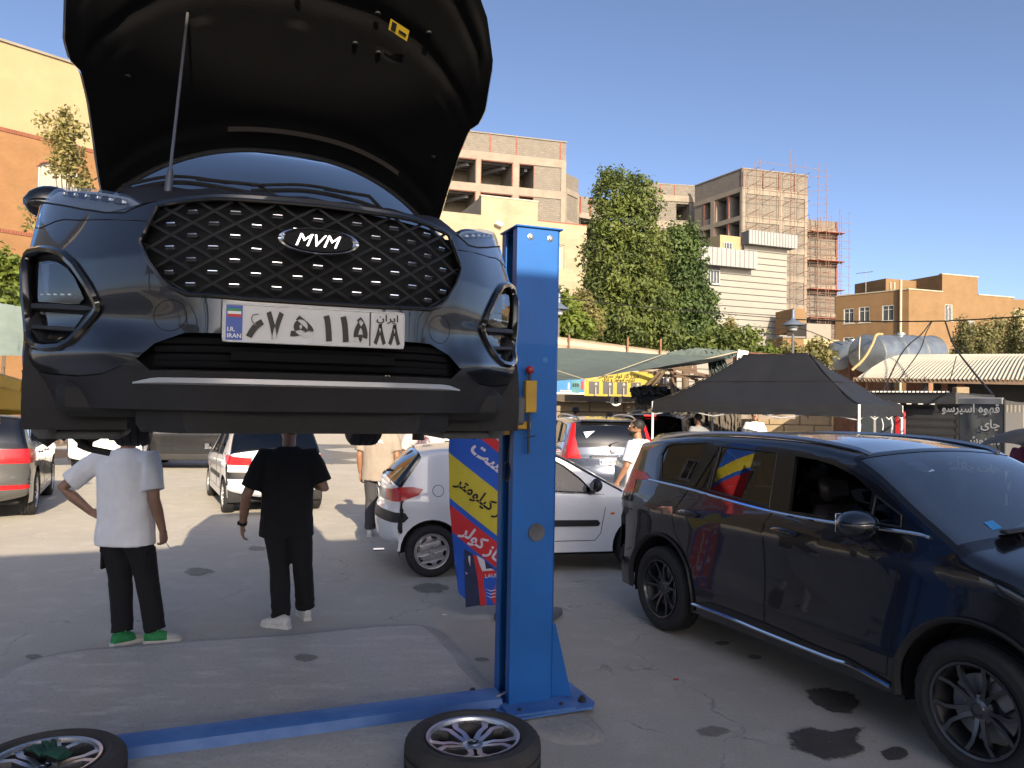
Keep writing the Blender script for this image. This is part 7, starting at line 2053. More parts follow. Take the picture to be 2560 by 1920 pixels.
t, L, z0, z1 = board('yellow_sign', 'yellow sign with four dark pictures and black writing under the net', 1262, 800, 1420, 855, 22.6, 23.0, M['sign_yellow'])
for k in range(4):
    f = on_board(t, L, z0, z1, .13 + .19 * k, .33, .135, .48, M['sign_dark'], 'picture', .012)
    mb = MB(); x = L * (.13 + .19 * k + .025); zc_ = lerp(z0, z1, .30)
    mb.tube([(x, -.015, zc_ - .22), (x, -.015, zc_ + .04)], [.07, .05], 8, flat=.2); mb.ico((x, -.015, zc_ + .13), .05, 1, (1, .3, 1)); mb.build('figure', mat('pale_figure', (.34, .30, .28), .7), f)
for k, (s, z) in enumerate(((persian('شارژ گاز کولر سرویس'), .80), (persian('تنظیم موتور و برق'.replace('ظ', 'ز')), .66))):
    mb = MB(); text_mesh(mb, s, .15, Matrix.Translation((L * .46, -.014, lerp(z0, z1, z) - .04)) @ TXT, .015); mb.build('lettering', M['seam'], t, smooth=False)
t, L, z0, z1 = board('vip_sign', 'small brown sign lettered VIP beside the yellow one', 1418, 808, 1446, 838, 23.2, 23.3, mat('brown_sign', (.20, .145, .095), .7))
mb = MB(); text_mesh(mb, 'VIP', .36, Matrix.Translation((L * .5, -.012, lerp(z0, z1, .32))) @ TXT, .01); mb.build('lettering', M['white'], t, smooth=False)
q = A(1331, 865, 23.3)
t = thing('number_disc', 'round white disc with the number 8 on the sand coloured wall', 'sign', (q.x, q.y, 0), 0)
mb = MB(); mb.lathe([(0, .02), (.17, .02), (.18, 0)], 24, Matrix.Translation((0, 0, q.z)) @ Matrix.Rotation(math.pi / 2, 4, 'X')); mb.build('disc', M['white'], t)
mb = MB(); text_mesh(mb, '8', .30, Matrix.Translation((0, -.026, q.z - .105)) @ TXT, .03); mb.build('numeral', M['seam'], t, smooth=False)
P0, P1 = A(1085, 900, 24.0), A(1800, 900, 26.5)
w, L = facade('block_wall', 'sand coloured wall of big blocks at the back of the yard', 'wall', P0, P1)
ztop = on_facade(w, 1300, 868)[1]; rows = 6; rh = ztop / rows; nb = 0
bs_ = {}
for r_i in range(rows):
    x = -.6 * (r_i % 2)
    while x < L:
        x0, x1 = max(x, 0), min(x + 1.15, L)
        if x1 - x0 > .1:
            key = (round(x1 - x0, 2))
            if key not in bs_:
                mb = MB(); mb.box(((x1 - x0) / 2, .1, rh / 2), (x1 - x0 - .025, .22, rh - .022), None, .012); o = mb.build('block', M['sandstone'], w); bs_[key] = o.data
            else: o = link('block', bs_[key], w)
            o.location = (x0, random.uniform(-.008, .008), r_i * rh)
        x += 1.15
bx(w, 'mortar', mat('dark_mortar', (.10, .08, .055), .9), 0, L, .03, .2, 0, ztop - .01); bx(w, 'wall_cap', mat('brown_soffit', (.085, .068, .05), .9), -.1, L * .52, -.35, .25, ztop, ztop + .42)
P0, P1 = A(1040, 860, 27), A(1440, 860, 29)
f, L = facade('sheet_fence', 'cream corrugated sheet fence along the top of the back wall', 'fence', P0, P1)
za, zb = on_facade(f, 1180, 762)[1], on_facade(f, 1180, 733)[1]; zb2 = on_facade(f, 1425, 758)[1]
for k in range(5):
    u0, u1 = k / 5, (k + 1) / 5
    mb = MB(); mb.grid(2, 40, lambda u, v: Vector((L * lerp(u0, u1, u), .03 * math.sin(v * 40 * 1.2), lerp(za - 1.6, lerp(zb + .35, zb2, lerp(u0, u1, u)), v)))); mb.build('fence_sheet', M['cream_sheet'], f, 60)
for px in (1090, 1228, 1354, 1425):
    x, _z = on_facade(f, px, 722 + .045 * (px - 1180)); mb = MB(); mb.box((x, -.08, _z / 2), (.06, .06, _z)); mb.build('fence_post', M['rusty'], f)
random.seed(21)
wreck = [((1385, 782), (1505, 800)), ((1395, 836), (1440, 788)), ((1408, 838), (1448, 786)), ((1430, 790), (1532, 812)), ((1448, 775), (1455, 850)), ((1425, 812), (1530, 815)), ((1455, 765), (1462, 900)), ((1500, 778), (1508, 860)), ((1380, 800), (1450, 812)), ((1440, 798), (1530, 830)), ((1532, 770), (1540, 860))]
WL = ('topmost of those lying almost level', 'leaning left beside the VIP sign', 'second of the two leaning left', 'upper one sloping down to the net', 'thin upright one nearest the VIP sign', 'level one below the sloping pair', 'tallest upright one', 'upright one left of the hanging net', 'short one at the left end', 'lower one sloping down to the right', 'upright one behind the hanging net')
for i, (a, b) in enumerate(wreck):
    mb = MB(); mb.bar(A(*a, 22.2 + .1 * i), A(*b, 22.0 + .12 * i), .09, .07); o = mb.build('broken_pole', M['wood'], None)
    tag(o, 'weathered pole of the collapsed stall, ' + WL[i], 'pole', 'poles of the collapsed stall')
for i, (nm, tp, bt, wr_) in enumerate((('dark tarpaulin hanging in folds left of the collapsed poles', [(1372, 855), (1400, 858), (1440, 860), (1470, 858)], [(1370, 925), (1405, 930), (1440, 925), (1475, 930)], .12),
                                  ('black plastic sheets heaped on top of the collapsed stall', [(1360, 838), (1400, 832), (1450, 838), (1510, 845)], [(1365, 858), (1410, 862), (1460, 866), (1515, 868)], .25),
                                  ('brown tarpaulin slung between the poles below the hanging net', [(1445, 815), (1475, 850), (1510, 862), (1545, 845)], [(1455, 900), (1490, 890), (1530, 890), (1590, 870)], .16),
                                  ('dark tarpaulin wall behind the man in grey', [(1470, 860), (1510, 880), (1550, 870), (1592, 865)], [(1470, 960), (1510, 960), (1550, 960), (1592, 955)], .14),
                                  ('crumpled brown plastic sheet hung behind the tent\'s left leg', [(1530, 885), (1555, 885), (1580, 885), (1602, 888)], [(1530, 960), (1555, 962), (1580, 958), (1600, 950)], .14))):
    cloth('tarpaulin', nm, 'tarpaulin', [A(*p, 21.5 - .2 * i) for p in tp], [A(*p, 21.2 - .2 * i) for p in bt], M['seam'] if i == 1 else M['tarp_dark'], 40, 24, wr_, 30 + i * 7, .05, freq=6)
fr_ = thing('rusty_frame', 'rusty square tube frame standing above the stalls left of the tent', 'frame', tuple(A(1600, 960, 22.5).xy) + (0,), 0)
def rel(p, o): return p - Vector(o.location)
for a, b, r_ in (((1587, 768), (1583, 960), .05), ((1592, 768), (1588, 960), .04), ((1615, 770), (1614, 808), .04), ((1638, 771), (1637, 806), .04), ((1662, 773), (1661, 808), .04), ((1684, 772), (1683, 800), .04), ((1585, 767), (1700, 767), .05), ((1586, 808), (1662, 808), .045), ((1586, 813), (1660, 813), .03), ((1555, 786), (1554, 808), .03)):
    mb = MB(); mb.bar(rel(A(*a, 22.5), fr_), rel(A(*b, 22.5), fr_), r_ * 1.6, r_ * 1.6); mb.build('tube', M['rusty'], fr_)
mb = MB(); mb.box(rel(A(1660, 767, 22.6), fr_), (2.1, .5, .05), Matrix.Rotation(R(4), 3, 'Y')); mb.build('rusty_sheet', mat('rust_sheet', (.13, .06, .04), .9, var=.3), fr_)
mb = MB(); q = rel(A(1604, 768, 22.3), fr_); mb.box(q, (.30, .03, .30), Matrix.Rotation(R(8), 3, 'Y')); mb.build('flood_lamp', M['white'], fr_)
mb = MB(); mb.grid(24, 8, lambda u, v: A(lerp(1545, 1720, u), lerp(lerp(770, 800, u), 905, v), 24.0) + Vector((0, .1 * math.sin(u * 20), 0)))
tag(mb.build('pale_sheet', mat('grey_plastic_sheet', (.22, .18, .145), .8, var=.12, vscale=1.5), None, 180), 'greyish plastic sheeting behind the rusty frame', 'sheeting')
C0, C1, C2 = Vector((6.62, 14.7, 0)), Vector((6.62 - 3.42, 14.7 + 2.95, 0)), Vector((6.62 + 1.98, 14.7 + 2.28, 0))
C0 = A(1855, 900, 14.7); C0.z = 0
u_ = Vector((-math.cos(R(41)), math.sin(R(41)), 0)); v_ = Vector((math.sin(R(41)), math.cos(R(41)), 0))
gz = thing('canopy_tent', 'black pop-up tent with white legs behind the black people carrier', 'tent', C0, 0)
LX, LY, ze, zr = 4.5, 3.0, 2.02, 3.12
def tz(a, b):
    da, db = min(a, LX - a), min(b, LY - b); d = min(da * 1.0, db)
    return lerp(ze, zr, min(1, (d / 1.5)) ** 1.25)
def tp_(a, b, z): return u_ * a + v_ * b + Vector((0, 0, z))
mb = MB()
mb.grid(60, 40, lambda s, t: tp_(LX * s, LY * t, tz(LX * s, LY * t) + .025 * noise.noise(Vector((s * 9, t * 7, 1))) - .05 * math.sin(math.pi * s) * (1 - abs(2 * t - 1)) * 0))
mb.build('roof', M['tent'], gz, 60)
for nm, fn, n in (('a', lambda s: (LX * s, 0), 60), ('b', lambda s: (0, LY * s), 40), ('c', lambda s: (LX * s, LY), 60), ('d', lambda s: (LX, LY * s), 40)):
    mb = MB()
    def val(s, t):
        a, b = fn(s); drop = .265 - .10 * abs(math.cos(math.pi * s * 2)) * 0
        sg = .06 * abs(math.sin(math.pi * 2 * s))
        n_ = .02 * noise.noise(Vector((s * 14, t * 3, ord(nm)))) * t
        outw = -v_ if nm == 'a' else -u_ if nm == 'b' else v_ if nm == 'c' else u_
        return tp_(a, b, ze + .012 - drop * t + sg * .5 * t) + outw * (.015 + n_ + .02 * t)
    mb.grid(n, 6, val); mb.build('valance', M['tent'], gz, 60)
for a, b in ((0, 0), (LX, 0), (0, LY), (LX, LY)):
    mb = MB(); mb.bar(tp_(a, b, 0), tp_(a, b, ze + .0), .045, .045); mb.build('leg', M['steel_white'], gz)
    mb = MB(); mb.box(tp_(a, b, .01), (.12, .12, .02)); mb.build('foot', M['steel_white'], gz)
for a0, b0, a1, b1 in ((0, 0, LX, 0), (0, 0, 0, LY), (0, LY, LX, LY), (LX, 0, LX, LY)):
    mb = MB()
    for k in range(3):
        p, q = k / 3, (k + 1) / 3
        for z0_, z1_ in ((1.72, 1.98), (1.98, 1.72)): mb.bar(tp_(lerp(a0, a1, p), lerp(b0, b1, p), z0_), tp_(lerp(a0, a1, q), lerp(b0, b1, q), z1_), .02, .02)
    mb.build('scissor_bar', M['steel_white'], gz)
mb = MB(); mb.tube([tp_(1.5, 1.5, 1.7), tp_(1.5, 1.5, zr)], .02, 6); mb.build('centre_pole', M['steel_white'], gz)
mb = MB()
for pts in ([(0, 0), (1.5, 1.5)], [(LX, 0), (LX - 1.5, 1.5)], [(0, LY), (1.5, 1.5)], [(LX, LY), (LX - 1.5, 1.5)], [(1.5, 1.5), (LX - 1.5, 1.5)]):
    (a0, b0), (a1, b1) = pts; mb.tube([tp_(lerp(a0, a1, k / 12), lerp(b0, b1, k / 12), tz(lerp(a0, a1, k / 12), lerp(b0, b1, k / 12)) + .012) for k in range(13)], .010, 5)
mb.tube([tp_(.75, .75 + 1.5 * k / 8, tz(.75, .75 + 1.5 * k / 8) + .012) for k in range(9)], .009, 5); mb.tube([tp_(.75 + 3.0 * k / 12, .75, tz(.75 + 3 * k / 12, .75) + .012) for k in range(13)], .009, 5); mb.build('seam_piping', M['seam'], gz)
for k, (a, b) in enumerate(((0, .1), (0, 1.6), (.0, 2.3))):
    mb = MB(); mb.tube([tp_(a, b, 1.76) - u_ * -.03, tp_(a, b + .02, 1.62), tp_(a, b - .02, 1.50)], .018, 5, flat=.3); mb.build('tie_strap', M['steel_white'], gz)
P0, P1 = A(1852, 900, 19.0), A(2070, 900, 17.4)
k_, L = facade('black_kiosk', 'black ribbed kiosk behind the tent', 'kiosk', P0, P1)
zt = on_facade(k_, 2000, 848)[1]; zs = on_facade(k_, 2000, 872)[1]
def ribbed(root, name, x0, x1, y, z0, z1, m, pitch=.16):
    n = max(2, int((z1 - z0) / pitch) * 4); mb = MB()
    mb.grid(1, n, lambda u, v: Vector((lerp(x0, x1, u), y + (.018 if int(v * n / 2) % 2 else 0), lerp(z0, z1, v)))); return mb.build(name, m, root, 20)
ribbed(k_, 'front_wall', .9, L, 0, 0, zs, M['rib_black'])
bx(k_, 'inner_wall', M['interior'], .9, L, .04, .1, 0, zt)
ribbed(k_, 'fascia', 0, L, -.25, zs, zt, M['rib_black'], .2)
mb = MB()
for q in range(int(L / .09)): mb.box((q * .09 + .03, -.27, zt + .012), (.05, .03, .035))
mb.build('roof_edge', M['white'], k_)['kind'] = 'stuff'
mb = MB()
for q in range(int(L / .25)): mb.box((q * .25 + .03, -.27, zs - .01), (.10, .02, .02))
mb.build('fascia_edge', M['white'], k_)['kind'] = 'stuff'
bx(k_, 'side_wall', M['rib_black'], L - .05, L, 0, 3, 0, zt); bx(k_, 'roof', M['rib_black'], 0, L, -.2, 3, zt - .06, zt - .01)
mb = MB(); mb.grid(8, 4, lambda u, v: Vector((L + 2.2 * u, -.2 + 1.8 * u, lerp(zs, zt - .42 * u, v)))); mb.build('side_fascia', M['rib_black'], k_, 60)
xw, zw = on_facade(k_, 1850, 925)
mb = MB(); mb.box((.45, -.02, .95), (.86, .05, 1.9)); dw = mb.build('kiosk_door', M['white_frame'], k_)
for q in range(2): mb = MB(); mb.box((.25 + .4 * q, -.05, 1.3), (.32, .02, .95)); mb.build('door_pane', M['pane'], dw)
mb = MB(); mb.box((1.02, -.06, 1.35), (.24, .05, 1.1), None, .02); mb.build('red_poster', M['sign_red'], k_)
P0, P1 = A(2072, 900, 14.4), A(2166, 900, 13.7)
b_, L = facade('coffee_banner', 'grey banner listing coffee and teas in white Persian letters', 'banner', P0, P1)
z1 = on_facade(b_, 2110, 862)[1]; z0 = .2
mb = MB(); mb.grid(24, 40, lambda u, v: Vector((L * u, .02 * math.sin(u * 7 + v * 3) * .6 + .008 * noise.noise(Vector((u * 5, v * 8, 2))), lerp(z0, z1, v)))); mb.build('cloth', M['banner_grey'], b_, 180)
mb = MB(); mb.loft([[Vector((x, -.03 + .01 * math.sin(x * 9), z1 - .09)), Vector((x, -.04, z1 + .01)), Vector((x, .03, z1 + .03)), Vector((x, .04, z1 - .08))] for x in [L * q / 12 for q in range(13)]]); mb.build('top_hem', mat('pale_hem', (.17, .18, .19), .7), b_)
for x in (0, L): mb = MB(); mb.bar((x, .03, 0), (x, .03, z1), .04, .04); mb.build('upright', M['trim'], b_)
for i, (s, w_) in enumerate((('قهوه اسپرسو', .62), ('چای', .32), ('دمنوش', .38), ('چای ماسالا', .58), ('هات چاکلت', .60))):
    z = on_facade(b_, 2120, (885, 918, 953, 985, 1012)[i])[1] - .05
    mb = MB(); text_mesh(mb, persian(s), .21, Matrix.Translation((L * .96, -.028, z)) @ TXT, .022, 'RIGHT'); mb.build('lettering', M['banner_white'], b_, smooth=False)
rf = thing('white_roof', 'big white corrugated roof on posts at the right', 'roof', (0, 0, 0), 0)
a0, a1 = A(1846, 812, 22), A(2330, 820, 20.0); b0, b1 = A(1990, 772, 33), A(2330, 772, 31)
N_ = 260
mb = MB(); mb.grid(N_, 6, lambda u, v: (a0.lerp(a1, u)).lerp(b0.lerp(b1, u), v) + Vector((0, 0, .035 * math.sin(u * N_ * 1.25) + .35 * math.sin(math.pi * v) - .12 * (1 - u) * (1 - v))))
mb.build('roof_sheet', M['white_sheet'], rf, 60)
mb = MB(); mb.bar(a0 + Vector((0, .1, -.10)), a1 + Vector((0, .1, -.10)), .1, .12); mb.build('eaves_beam', M['wood'], rf)
mb = MB(); mb.bar(a0.lerp(b0, .5) + Vector((0, 0, -.2)), a1.lerp(b1, .5) + Vector((0, 0, -.2)), .1, .15); mb.build('purlin', M['joint'], rf)
for px, Y in ((1925, 24), (1998, 21.8), (2040, 23.5), (2075, 21.6), (2150, 26), (2230, 21)):
    q = A(px, 900, Y); zq = lerp(a0.z, b0.z, (Y - 21) / 11) - .1
    mb = MB(); mb.bar((q.x, q.y, 0), (q.x, q.y, zq), .13, .13); mb.build('post', M['rusty'] if px in (2075, 2040) else M['joint'], rf)
P0, P1 = A(2020, 900, 25.5), A(2420, 900, 24); h_, L = facade('dark_lean_to', 'dark open lean-to with pale sheet walls under the white roof', 'shed', P0, P1)
zc_ = on_facade(h_, 2180, 868)[1]
ribs = MB(); ribs.grid(90, 1, lambda u, v: Vector((L * u, .03 * (int(u * 90) % 2), lerp(0, zc_, v)))); ribs.build('back_wall', mat('pale_sheet_wall', (.16, .155, .145), .7, var=.1), h_, 20)
bx(h_, 'upper_dark', M['interior'], 0, L, .1, .3, zc_, zc_ + .62)
mb = MB(); mb.grid(40, 2, lambda u, v: Vector((L * u, lerp(-1.2, .1, v), zc_ + lerp(.55, .66, v) + .02 * (int(u * 40) % 2)))); mb.build('lean_roof', M['rib_black'], h_, 20)
mb = MB(); mb.box((2.1, -.03, .95), (.8, .05, 1.9)); mb.build('door', M['joint'], h_)
mb = MB(); mb.box((.6, -.2, zc_ + .85), (.5, .1, .4), Matrix.Rotation(R(18), 3, 'Y')); mb.build('red_lamp', M['sign_red'], h_)
q = A(2075, 848, 21); mb = MB(); mb.box(q, (.35, .25, .3), None, .02); tag(mb.build('box_on_roof', M['sandstone'], None), 'small pale box lamp at the white roof\'s edge', 'lamp'); mb = None
def tank(label, a, b, r):
    t = thing('water_tank', label, 'water tank', tuple(a), 0, 'water tanks'); d = b - a; q = Matrix.Translation((0, 0, 0)) @ d.to_track_quat('Z', 'Y').to_matrix().to_4x4(); l = d.length
    mb = MB(); mb.lathe([(0, -.10), (r * .5, -.08), (r, 0), (r, l), (r * .5, l + .08), (0, l + .10)], 48, q); mb.build('shell', M['galv'], t, 40)
    for k in range(4):
        mb = MB(); mb.tube([q @ Vector(((r + .012) * math.cos(x), (r + .012) * math.sin(x), l * k / 3 + (.04 if k == 0 else -.04 if k == 3 else 0))) for x in [2 * math.pi * e / 36 for e in range(36)]], .022, 5, True); mb.build('hoop', M['bolt'], t)
    mb = MB(); mb.lathe([(0, .12), (.22, .12), (.22, 0)], 16, Matrix.Translation(d * .5 + Vector((0, 0, r)))); mb.build('hatch', M['galv'], t)
    for u in (.2, .8):
        mb = MB(); c = d * u; mb.box((c.x, c.y, -r * .5 - (a.z - r) / 2), (.25, 1.8, a.z)); mb.build('stand', M['rusty'], t)
    return t
ta, tb_ = A(1872, 764, 33), A(2010, 762, 37); tank('long galvanised water tank with hoops behind the white roof', ta, tb_, .80)
tc, td = A(1812, 768, 36), A(1868, 768, 38); tank('shorter galvanised water tank left of the long one', tc, td, .66)
mb = MB(); mb.tube(cr([A(1906, 722, 32.2), A(1893, 724, 32.0), A(1884, 745, 31.9), A(1866, 775, 31.8), A(1840, 800, 31.7)], 6), .055, 8); tag(mb.build('hose', mat('yellow_hose', (.36, .26, .12), .8), None), 'thick yellowish hose hanging over the water tank\'s end', 'hose')
mb = MB(); mb.tube(cr([A(1858, 728, 32.2), A(1856, 760, 32.1), A(1857, 790, 32.0)], 4), .03, 5); tag(mb.build('hose', M['rope'], None), 'thin pale hose down the tank\'s flat end', 'hose')
def lamp(label, px, py, Y):
    q = A(px, py, Y); t = thing('street_lamp', label, 'street lamp', (q.x, q.y, 0), 0, 'street lamps')
    m = mat('blue_grey_lamp_shade', (.12, .15, .20), .5, .3)
    mb = MB(); mb.tube([(0, 0, 0), (0, 0, q.z - .35)], [.07, .045], 10); mb.build('pole', M['joint'], t)
    mb = MB(); mb.lathe([(0, .62), (.06, .60), (.08, .25), (.16, .18), (.42, .02), (.44, -.02), (.40, -.03), (.14, .04), (0, .05)], 28, Matrix.Translation((0, 0, q.z))); mb.build('lamp_shade', m, t)
    mb = MB(); mb.lathe([(0, .03), (.17, .0), (.19, -.12), (.14, -.22), (0, -.26)], 20, Matrix.Translation((0, 0, q.z))); mb.build('lamp_globe', mat('milky_globe', (.34, .36, .38), .3), t)
lamp('street lamp with a bell shade in front of the trees right of the lift post', 1207, 668, 30)
lamp('street lamp with a bell shade at the boarded building\'s right corner', 1713, 702, 30)
def cable(pts, r, label, m=None):
    mb = MB(); mb.tube(cr(pts, 10), r, 5); tag(mb.build('cable', m or M['seam'], None), label, 'cable', 'overhead cables')
cable([A(1185, 640, 26), A(1400, 664, 27), A(1713, 690, 30)], .016, 'thin cable running from the lift post side to the second street lamp')
cable([A(1713, 690, 30), A(1850, 694, 28), A(2010, 694, 26), A(2110, 690, 25), A(2300, 678, 23)], .024, 'cable crossing in front of the tan house')
cable([A(1600, 735, 27), A(1713, 708, 29), A(1820, 745, 27)], .014, 'slack cable below the second street lamp')
cable([A(2011, 695, 26), A(1990, 722, 24), A(1950, 760, 21), A(1905, 850, 18.5)], .020, 'slanting cable from the wire knot down to the kiosk roof')
cable([A(2013, 695, 26), A(2000, 720, 24.5), A(1985, 760, 22), A(1930, 835, 19.5)], .016, 'thinner second cable from the wire knot down to the kiosk')
cable([A(2042, 695, 25), A(2060, 745, 21), A(2100, 800, 17.5), A(2143, 852, 14.3)], .024, 'thick cable slanting down to the coffee banner\'s corner')
cable([A(2066, 770, 21), A(2058, 800, 20), A(2052, 822, 19.5)], .012, 'short cable hanging at the white roof\'s edge')
cable([A(1185, 795, 15.2), A(1270, 822, 14.5)], .010, 'pale rope pulling the green net\'s lower edge from the left', M['rope'])
cable([A(1275, 822, 14.5), A(1350, 795, 16.5), A(1432, 766, 19.4)], .010, 'pale rope running up across the green net', M['rope'])
cable([A(1400, 806, 17.0), A(1500, 782, 18.7), A(1592, 760, 20.8)], .016, 'yellow rope along the green net\'s right edge', M['rope'])
fl_ = thing('feather_flag', 'tall red, blue and yellow advertising flag behind the lift post', 'flag', (.17, 7.0, 0), 0)
M['flag_red'] = mat('red_flag_cloth', (.52, .022, .03), .75, var=.06, vscale=5); M['flag_blue'] = mat('blue_flag_cloth', (.012, .085, .46), .75, var=.06, vscale=5); M['flag_yellow'] = mat('yellow_flag_cloth', (.50, .42, .03), .75, var=.08, vscale=5)
M['flag_black'] = mat('black_print', (.012, .012, .012), .8); M['flag_white'] = mat('white_print', (.60, .58, .66), .8); M['flag_dark'] = mat('dark_blue_print', (.018, .028, .08), .7, var=.3, vscale=9)
def fleft(z): return interp([(.09, -.605), (.5, -.665), (1.0, -.715), (1.5, -.735), (2.2, -.70), (2.8, -.55), (3.3, -.15)], z)
def fright(z): return interp([(.09, -.22), (.16, -.05), (.5, .0), (2.6, .0), (3.3, -.05)], z)
def fcloth(x, z): return .025 * math.sin(x * 7 + z * 2.2) + .012 * math.sin(z * 7 + x * 3) + .006 * noise.noise(Vector((x * 9, z * 6, 0)))
def stripe(zA, zB, m, name, zmax=3.3):
    """diagonal stripe: heights at the right-hand edge, rising to the left"""
    mb = MB(); nx, nz = 22, 10; sl = .77
    def fn(u, v):
        z0_ = lerp(zA, zB, v)
        x = lerp(-.75, .0, u); z = z0_ - x * sl
        zc2 = max(.10 + (.05 * (x + .6)), min(zmax, z)); xl, xr = fleft(zc2), fright(zc2)
        x = max(xl, min(xr, x)); return Vector((x, fcloth(x, zc2), zc2))
    mb.grid(nx, nz, fn); return mb.build(name, m, fl_, 180)
seq = [(2.9, 2.15, 'flag_blue'), (2.15, 1.90, 'flag_yellow'), (1.90, 1.82, 'flag_blue'), (1.82, 1.40, 'flag_red'), (1.40, 1.01, 'flag_blue'), (1.01, .645, 'flag_yellow'), (.645, .57, 'flag_blue'), (.57, .12, 'flag_red')]
def fz(x, y):      # height of the flag at a pixel
    return A(x, y, 7.0).z
pole_x = A(1083, 1100, 7.0).x - .17
def at_pole(py): return fz(1083, py) + pole_x * .77
js = [at_pole(p) for p in (905, 985, 1038, 1083, 1163, 1177, 1233)]
seq = [(3.4, js[0] + .30, 'flag_blue'), (js[0] + .30, js[0] + .12, 'flag_yellow'), (js[0] + .12, js[0] + .06, 'flag_blue'), (js[0] + .06, js[1], 'flag_red'), (js[1], js[3] + .06, 'flag_blue'), (js[3] + .06, js[4], 'flag_yellow'), (js[4], js[5], 'flag_blue'), (js[5], js[6], 'flag_red'), (js[6], js[6] - .50, 'flag_blue')]
for a_, b_2, m_ in seq: stripe(a_, b_2, M[m_], 'stripe')
def fprint(s, cx, cz, size, m, name, bold=.012, slope=-37):
    mb = MB(); Q = Matrix.Translation((0, 0, 0)); t2 = MB()
    text_mesh(t2, s, size, Matrix.Rotation(R(slope), 4, 'Z'), bold, 'LEFT')
    mb.add([Vector((cx + v[0], fcloth(cx + v[0], cz + v[1]) - .006, cz + v[1])) for v in t2.v], t2.f); mb.build(name, m, fl_, smooth=False)
def fpx(x, y): q = A(x, y, 7.0); return q.x - .17, q.z
for s, (x, y), sz, m_ in ((persian('گیربکس'), (1036, 915), .17, 'flag_white'), (persian('با دست'), (1014, 968), .19, 'flag_white'), (persian('هزار کیلومتر'), (984, 1040), .14, 'flag_black'), (persian('شارژ گاز کولر'), (995, 1146), .155, 'flag_white')):
    x_, z_ = fpx(x, y); fprint(s, x_, z_ - .02, sz, M[m_], 'lettering', .026)
x_, z_ = fpx(1048, 1248); fprint('LAUNCH', x_, z_, .05, M['flag_white'], 'lettering', .01, 6)
def fshape(pts, m, name, off=.004):
    P = [fpx(*p) for p in pts]; mb = MB()
    tri = tessellate_polygon([[Vector((p[0], p[1], 0)) for p in P]]); mb.add([Vector((x, fcloth(x, z) - off, z)) for x, z in P], [tuple(t) for t in tri]); mb.build(name, m, fl_, 180)
fshape([(1020, 1195), (1036, 1205), (1060, 1225), (1085, 1245), (1085, 1302), (1036, 1308), (1030, 1250)], M['flag_red'], 'machine_print', .004)
fshape([(1003, 1185), (1022, 1196), (1032, 1250), (1038, 1306), (1006, 1312), (1004, 1250)], M['flag_dark'], 'machine_print', .0055)
fshape([(1030, 1198), (1046, 1208), (1050, 1222), (1068, 1231), (1042, 1233), (1036, 1218)], M['flag_white'], 'machine_print', .008)
fshape([(1047, 1210), (1066, 1226), (1050, 1228)], M['flag_dark'], 'machine_print', .010)
for y in (1270, 1277, 1284): fshape([(1048, y), (1060, y + 4), (1080, y), (1080, y + 2), (1060, y + 6)], M['flag_white'], 'machine_print', .008)
for (x0, y0, x1, y1) in ((1006, 1205, 1010, 1240), (1012, 1200, 1016, 1222)): fshape([(x0, y0), (x1, y0), (x1, y1), (x0, y1)], M['flag_white'], 'machine_print', .008)
mb = MB(); mb.tube([(0.02, .03, .05), (.02, .03, 2.6), (0, .03, 3.2), (-.15, .03, 3.4)], [.016, .014, .010, .006], 8); mb.build('pole', M['joint'], fl_)
mb = MB(); mb.M = Matrix.Rotation(R(-22), 4, 'Z'); mb.box((.02, .0, .035), (.50, .46, .07), None, .015); mb.build('base', mat('grey_plastic_base', (.11, .115, .125), .5, var=.1), fl_)
q = A(2180, 985, 11.0); mk_ = thing('motorbike', 'parked motorbike with a round mirror and a dark rain hood at the right edge', 'motorbike', (q.x + .5, q.y, 0), R(200))
def part(nm, m, fn, ang=40):
    mb = MB(); fn(mb); return mb.build(nm, m, mk_, ang)
for xw_ in (-.62, .62):
    w_ = link('wheel', tyre_mb(.30, .09, .235, 32, False).build('x', M['rubber']).data, mk_); bpy.data.objects.remove(bpy.data.objects['x']); w_.matrix_local = Matrix.Translation((xw_, 0, .30)) @ Matrix.Rotation(math.pi / 2, 4, 'X')
    mb = MB(); mb.lathe([(.24, -.02), (.21, 0), (.24, .02)], 32)
    for k in range(10): a = 2 * math.pi * k / 10; mb.tube([(.03 * math.cos(a), .03 * math.sin(a), 0), (.22 * math.cos(a), .22 * math.sin(a), 0)], .006, 4)
    o = mb.build('rim', M['alloy'], w_)
part('fuel_tank', M['black_paint'], lambda m: m.loft([ellipse_ring(Vector((x, 0, .82)), .11 * s, .10 * s, Vector((0, 1, 0)), Vector((0, 0, 1)), 14) for x, s in ((-.30, .3), (-.24, .9), (-.05, 1.1), (.06, .9), (.10, .4))]))
part('saddle', M['trim'], lambda m: m.box((.32, 0, .80), (.62, .24, .09), None, .04))
part('engine', M['bolt'], lambda m: (m.box((-.02, 0, .42), (.34, .26, .28), None, .05), m.lathe([(.10, -.14), (.12, -.1), (.12, .1), (.10, .14)], 16, Matrix.Translation((.05, 0, .38)) @ Matrix.Rotation(math.pi / 2, 4, 'X'))))
part('frame', M['joint'], lambda m: (m.tube([(-.42, 0, .92), (-.25, 0, .72), (.15, 0, .66), (.60, .08, .62)], .022, 6), m.tube([(-.40, 0, .85), (-.15, 0, .22), (.25, 0, .24), (.62, .07, .30)], .022, 6)))
part('fork', M['bolt'], lambda m: [m.tube([(-.38, s * .09, 1.0), (-.62, s * .09, .30)], .022, 8) for s in (1, -1)])
part('handlebar', M['trim'], lambda m: m.tube([(-.22, -.38, 1.06), (-.32, -.25, 1.08), (-.38, 0, 1.02), (-.32, .25, 1.08), (-.22, .38, 1.06)], .014, 8))
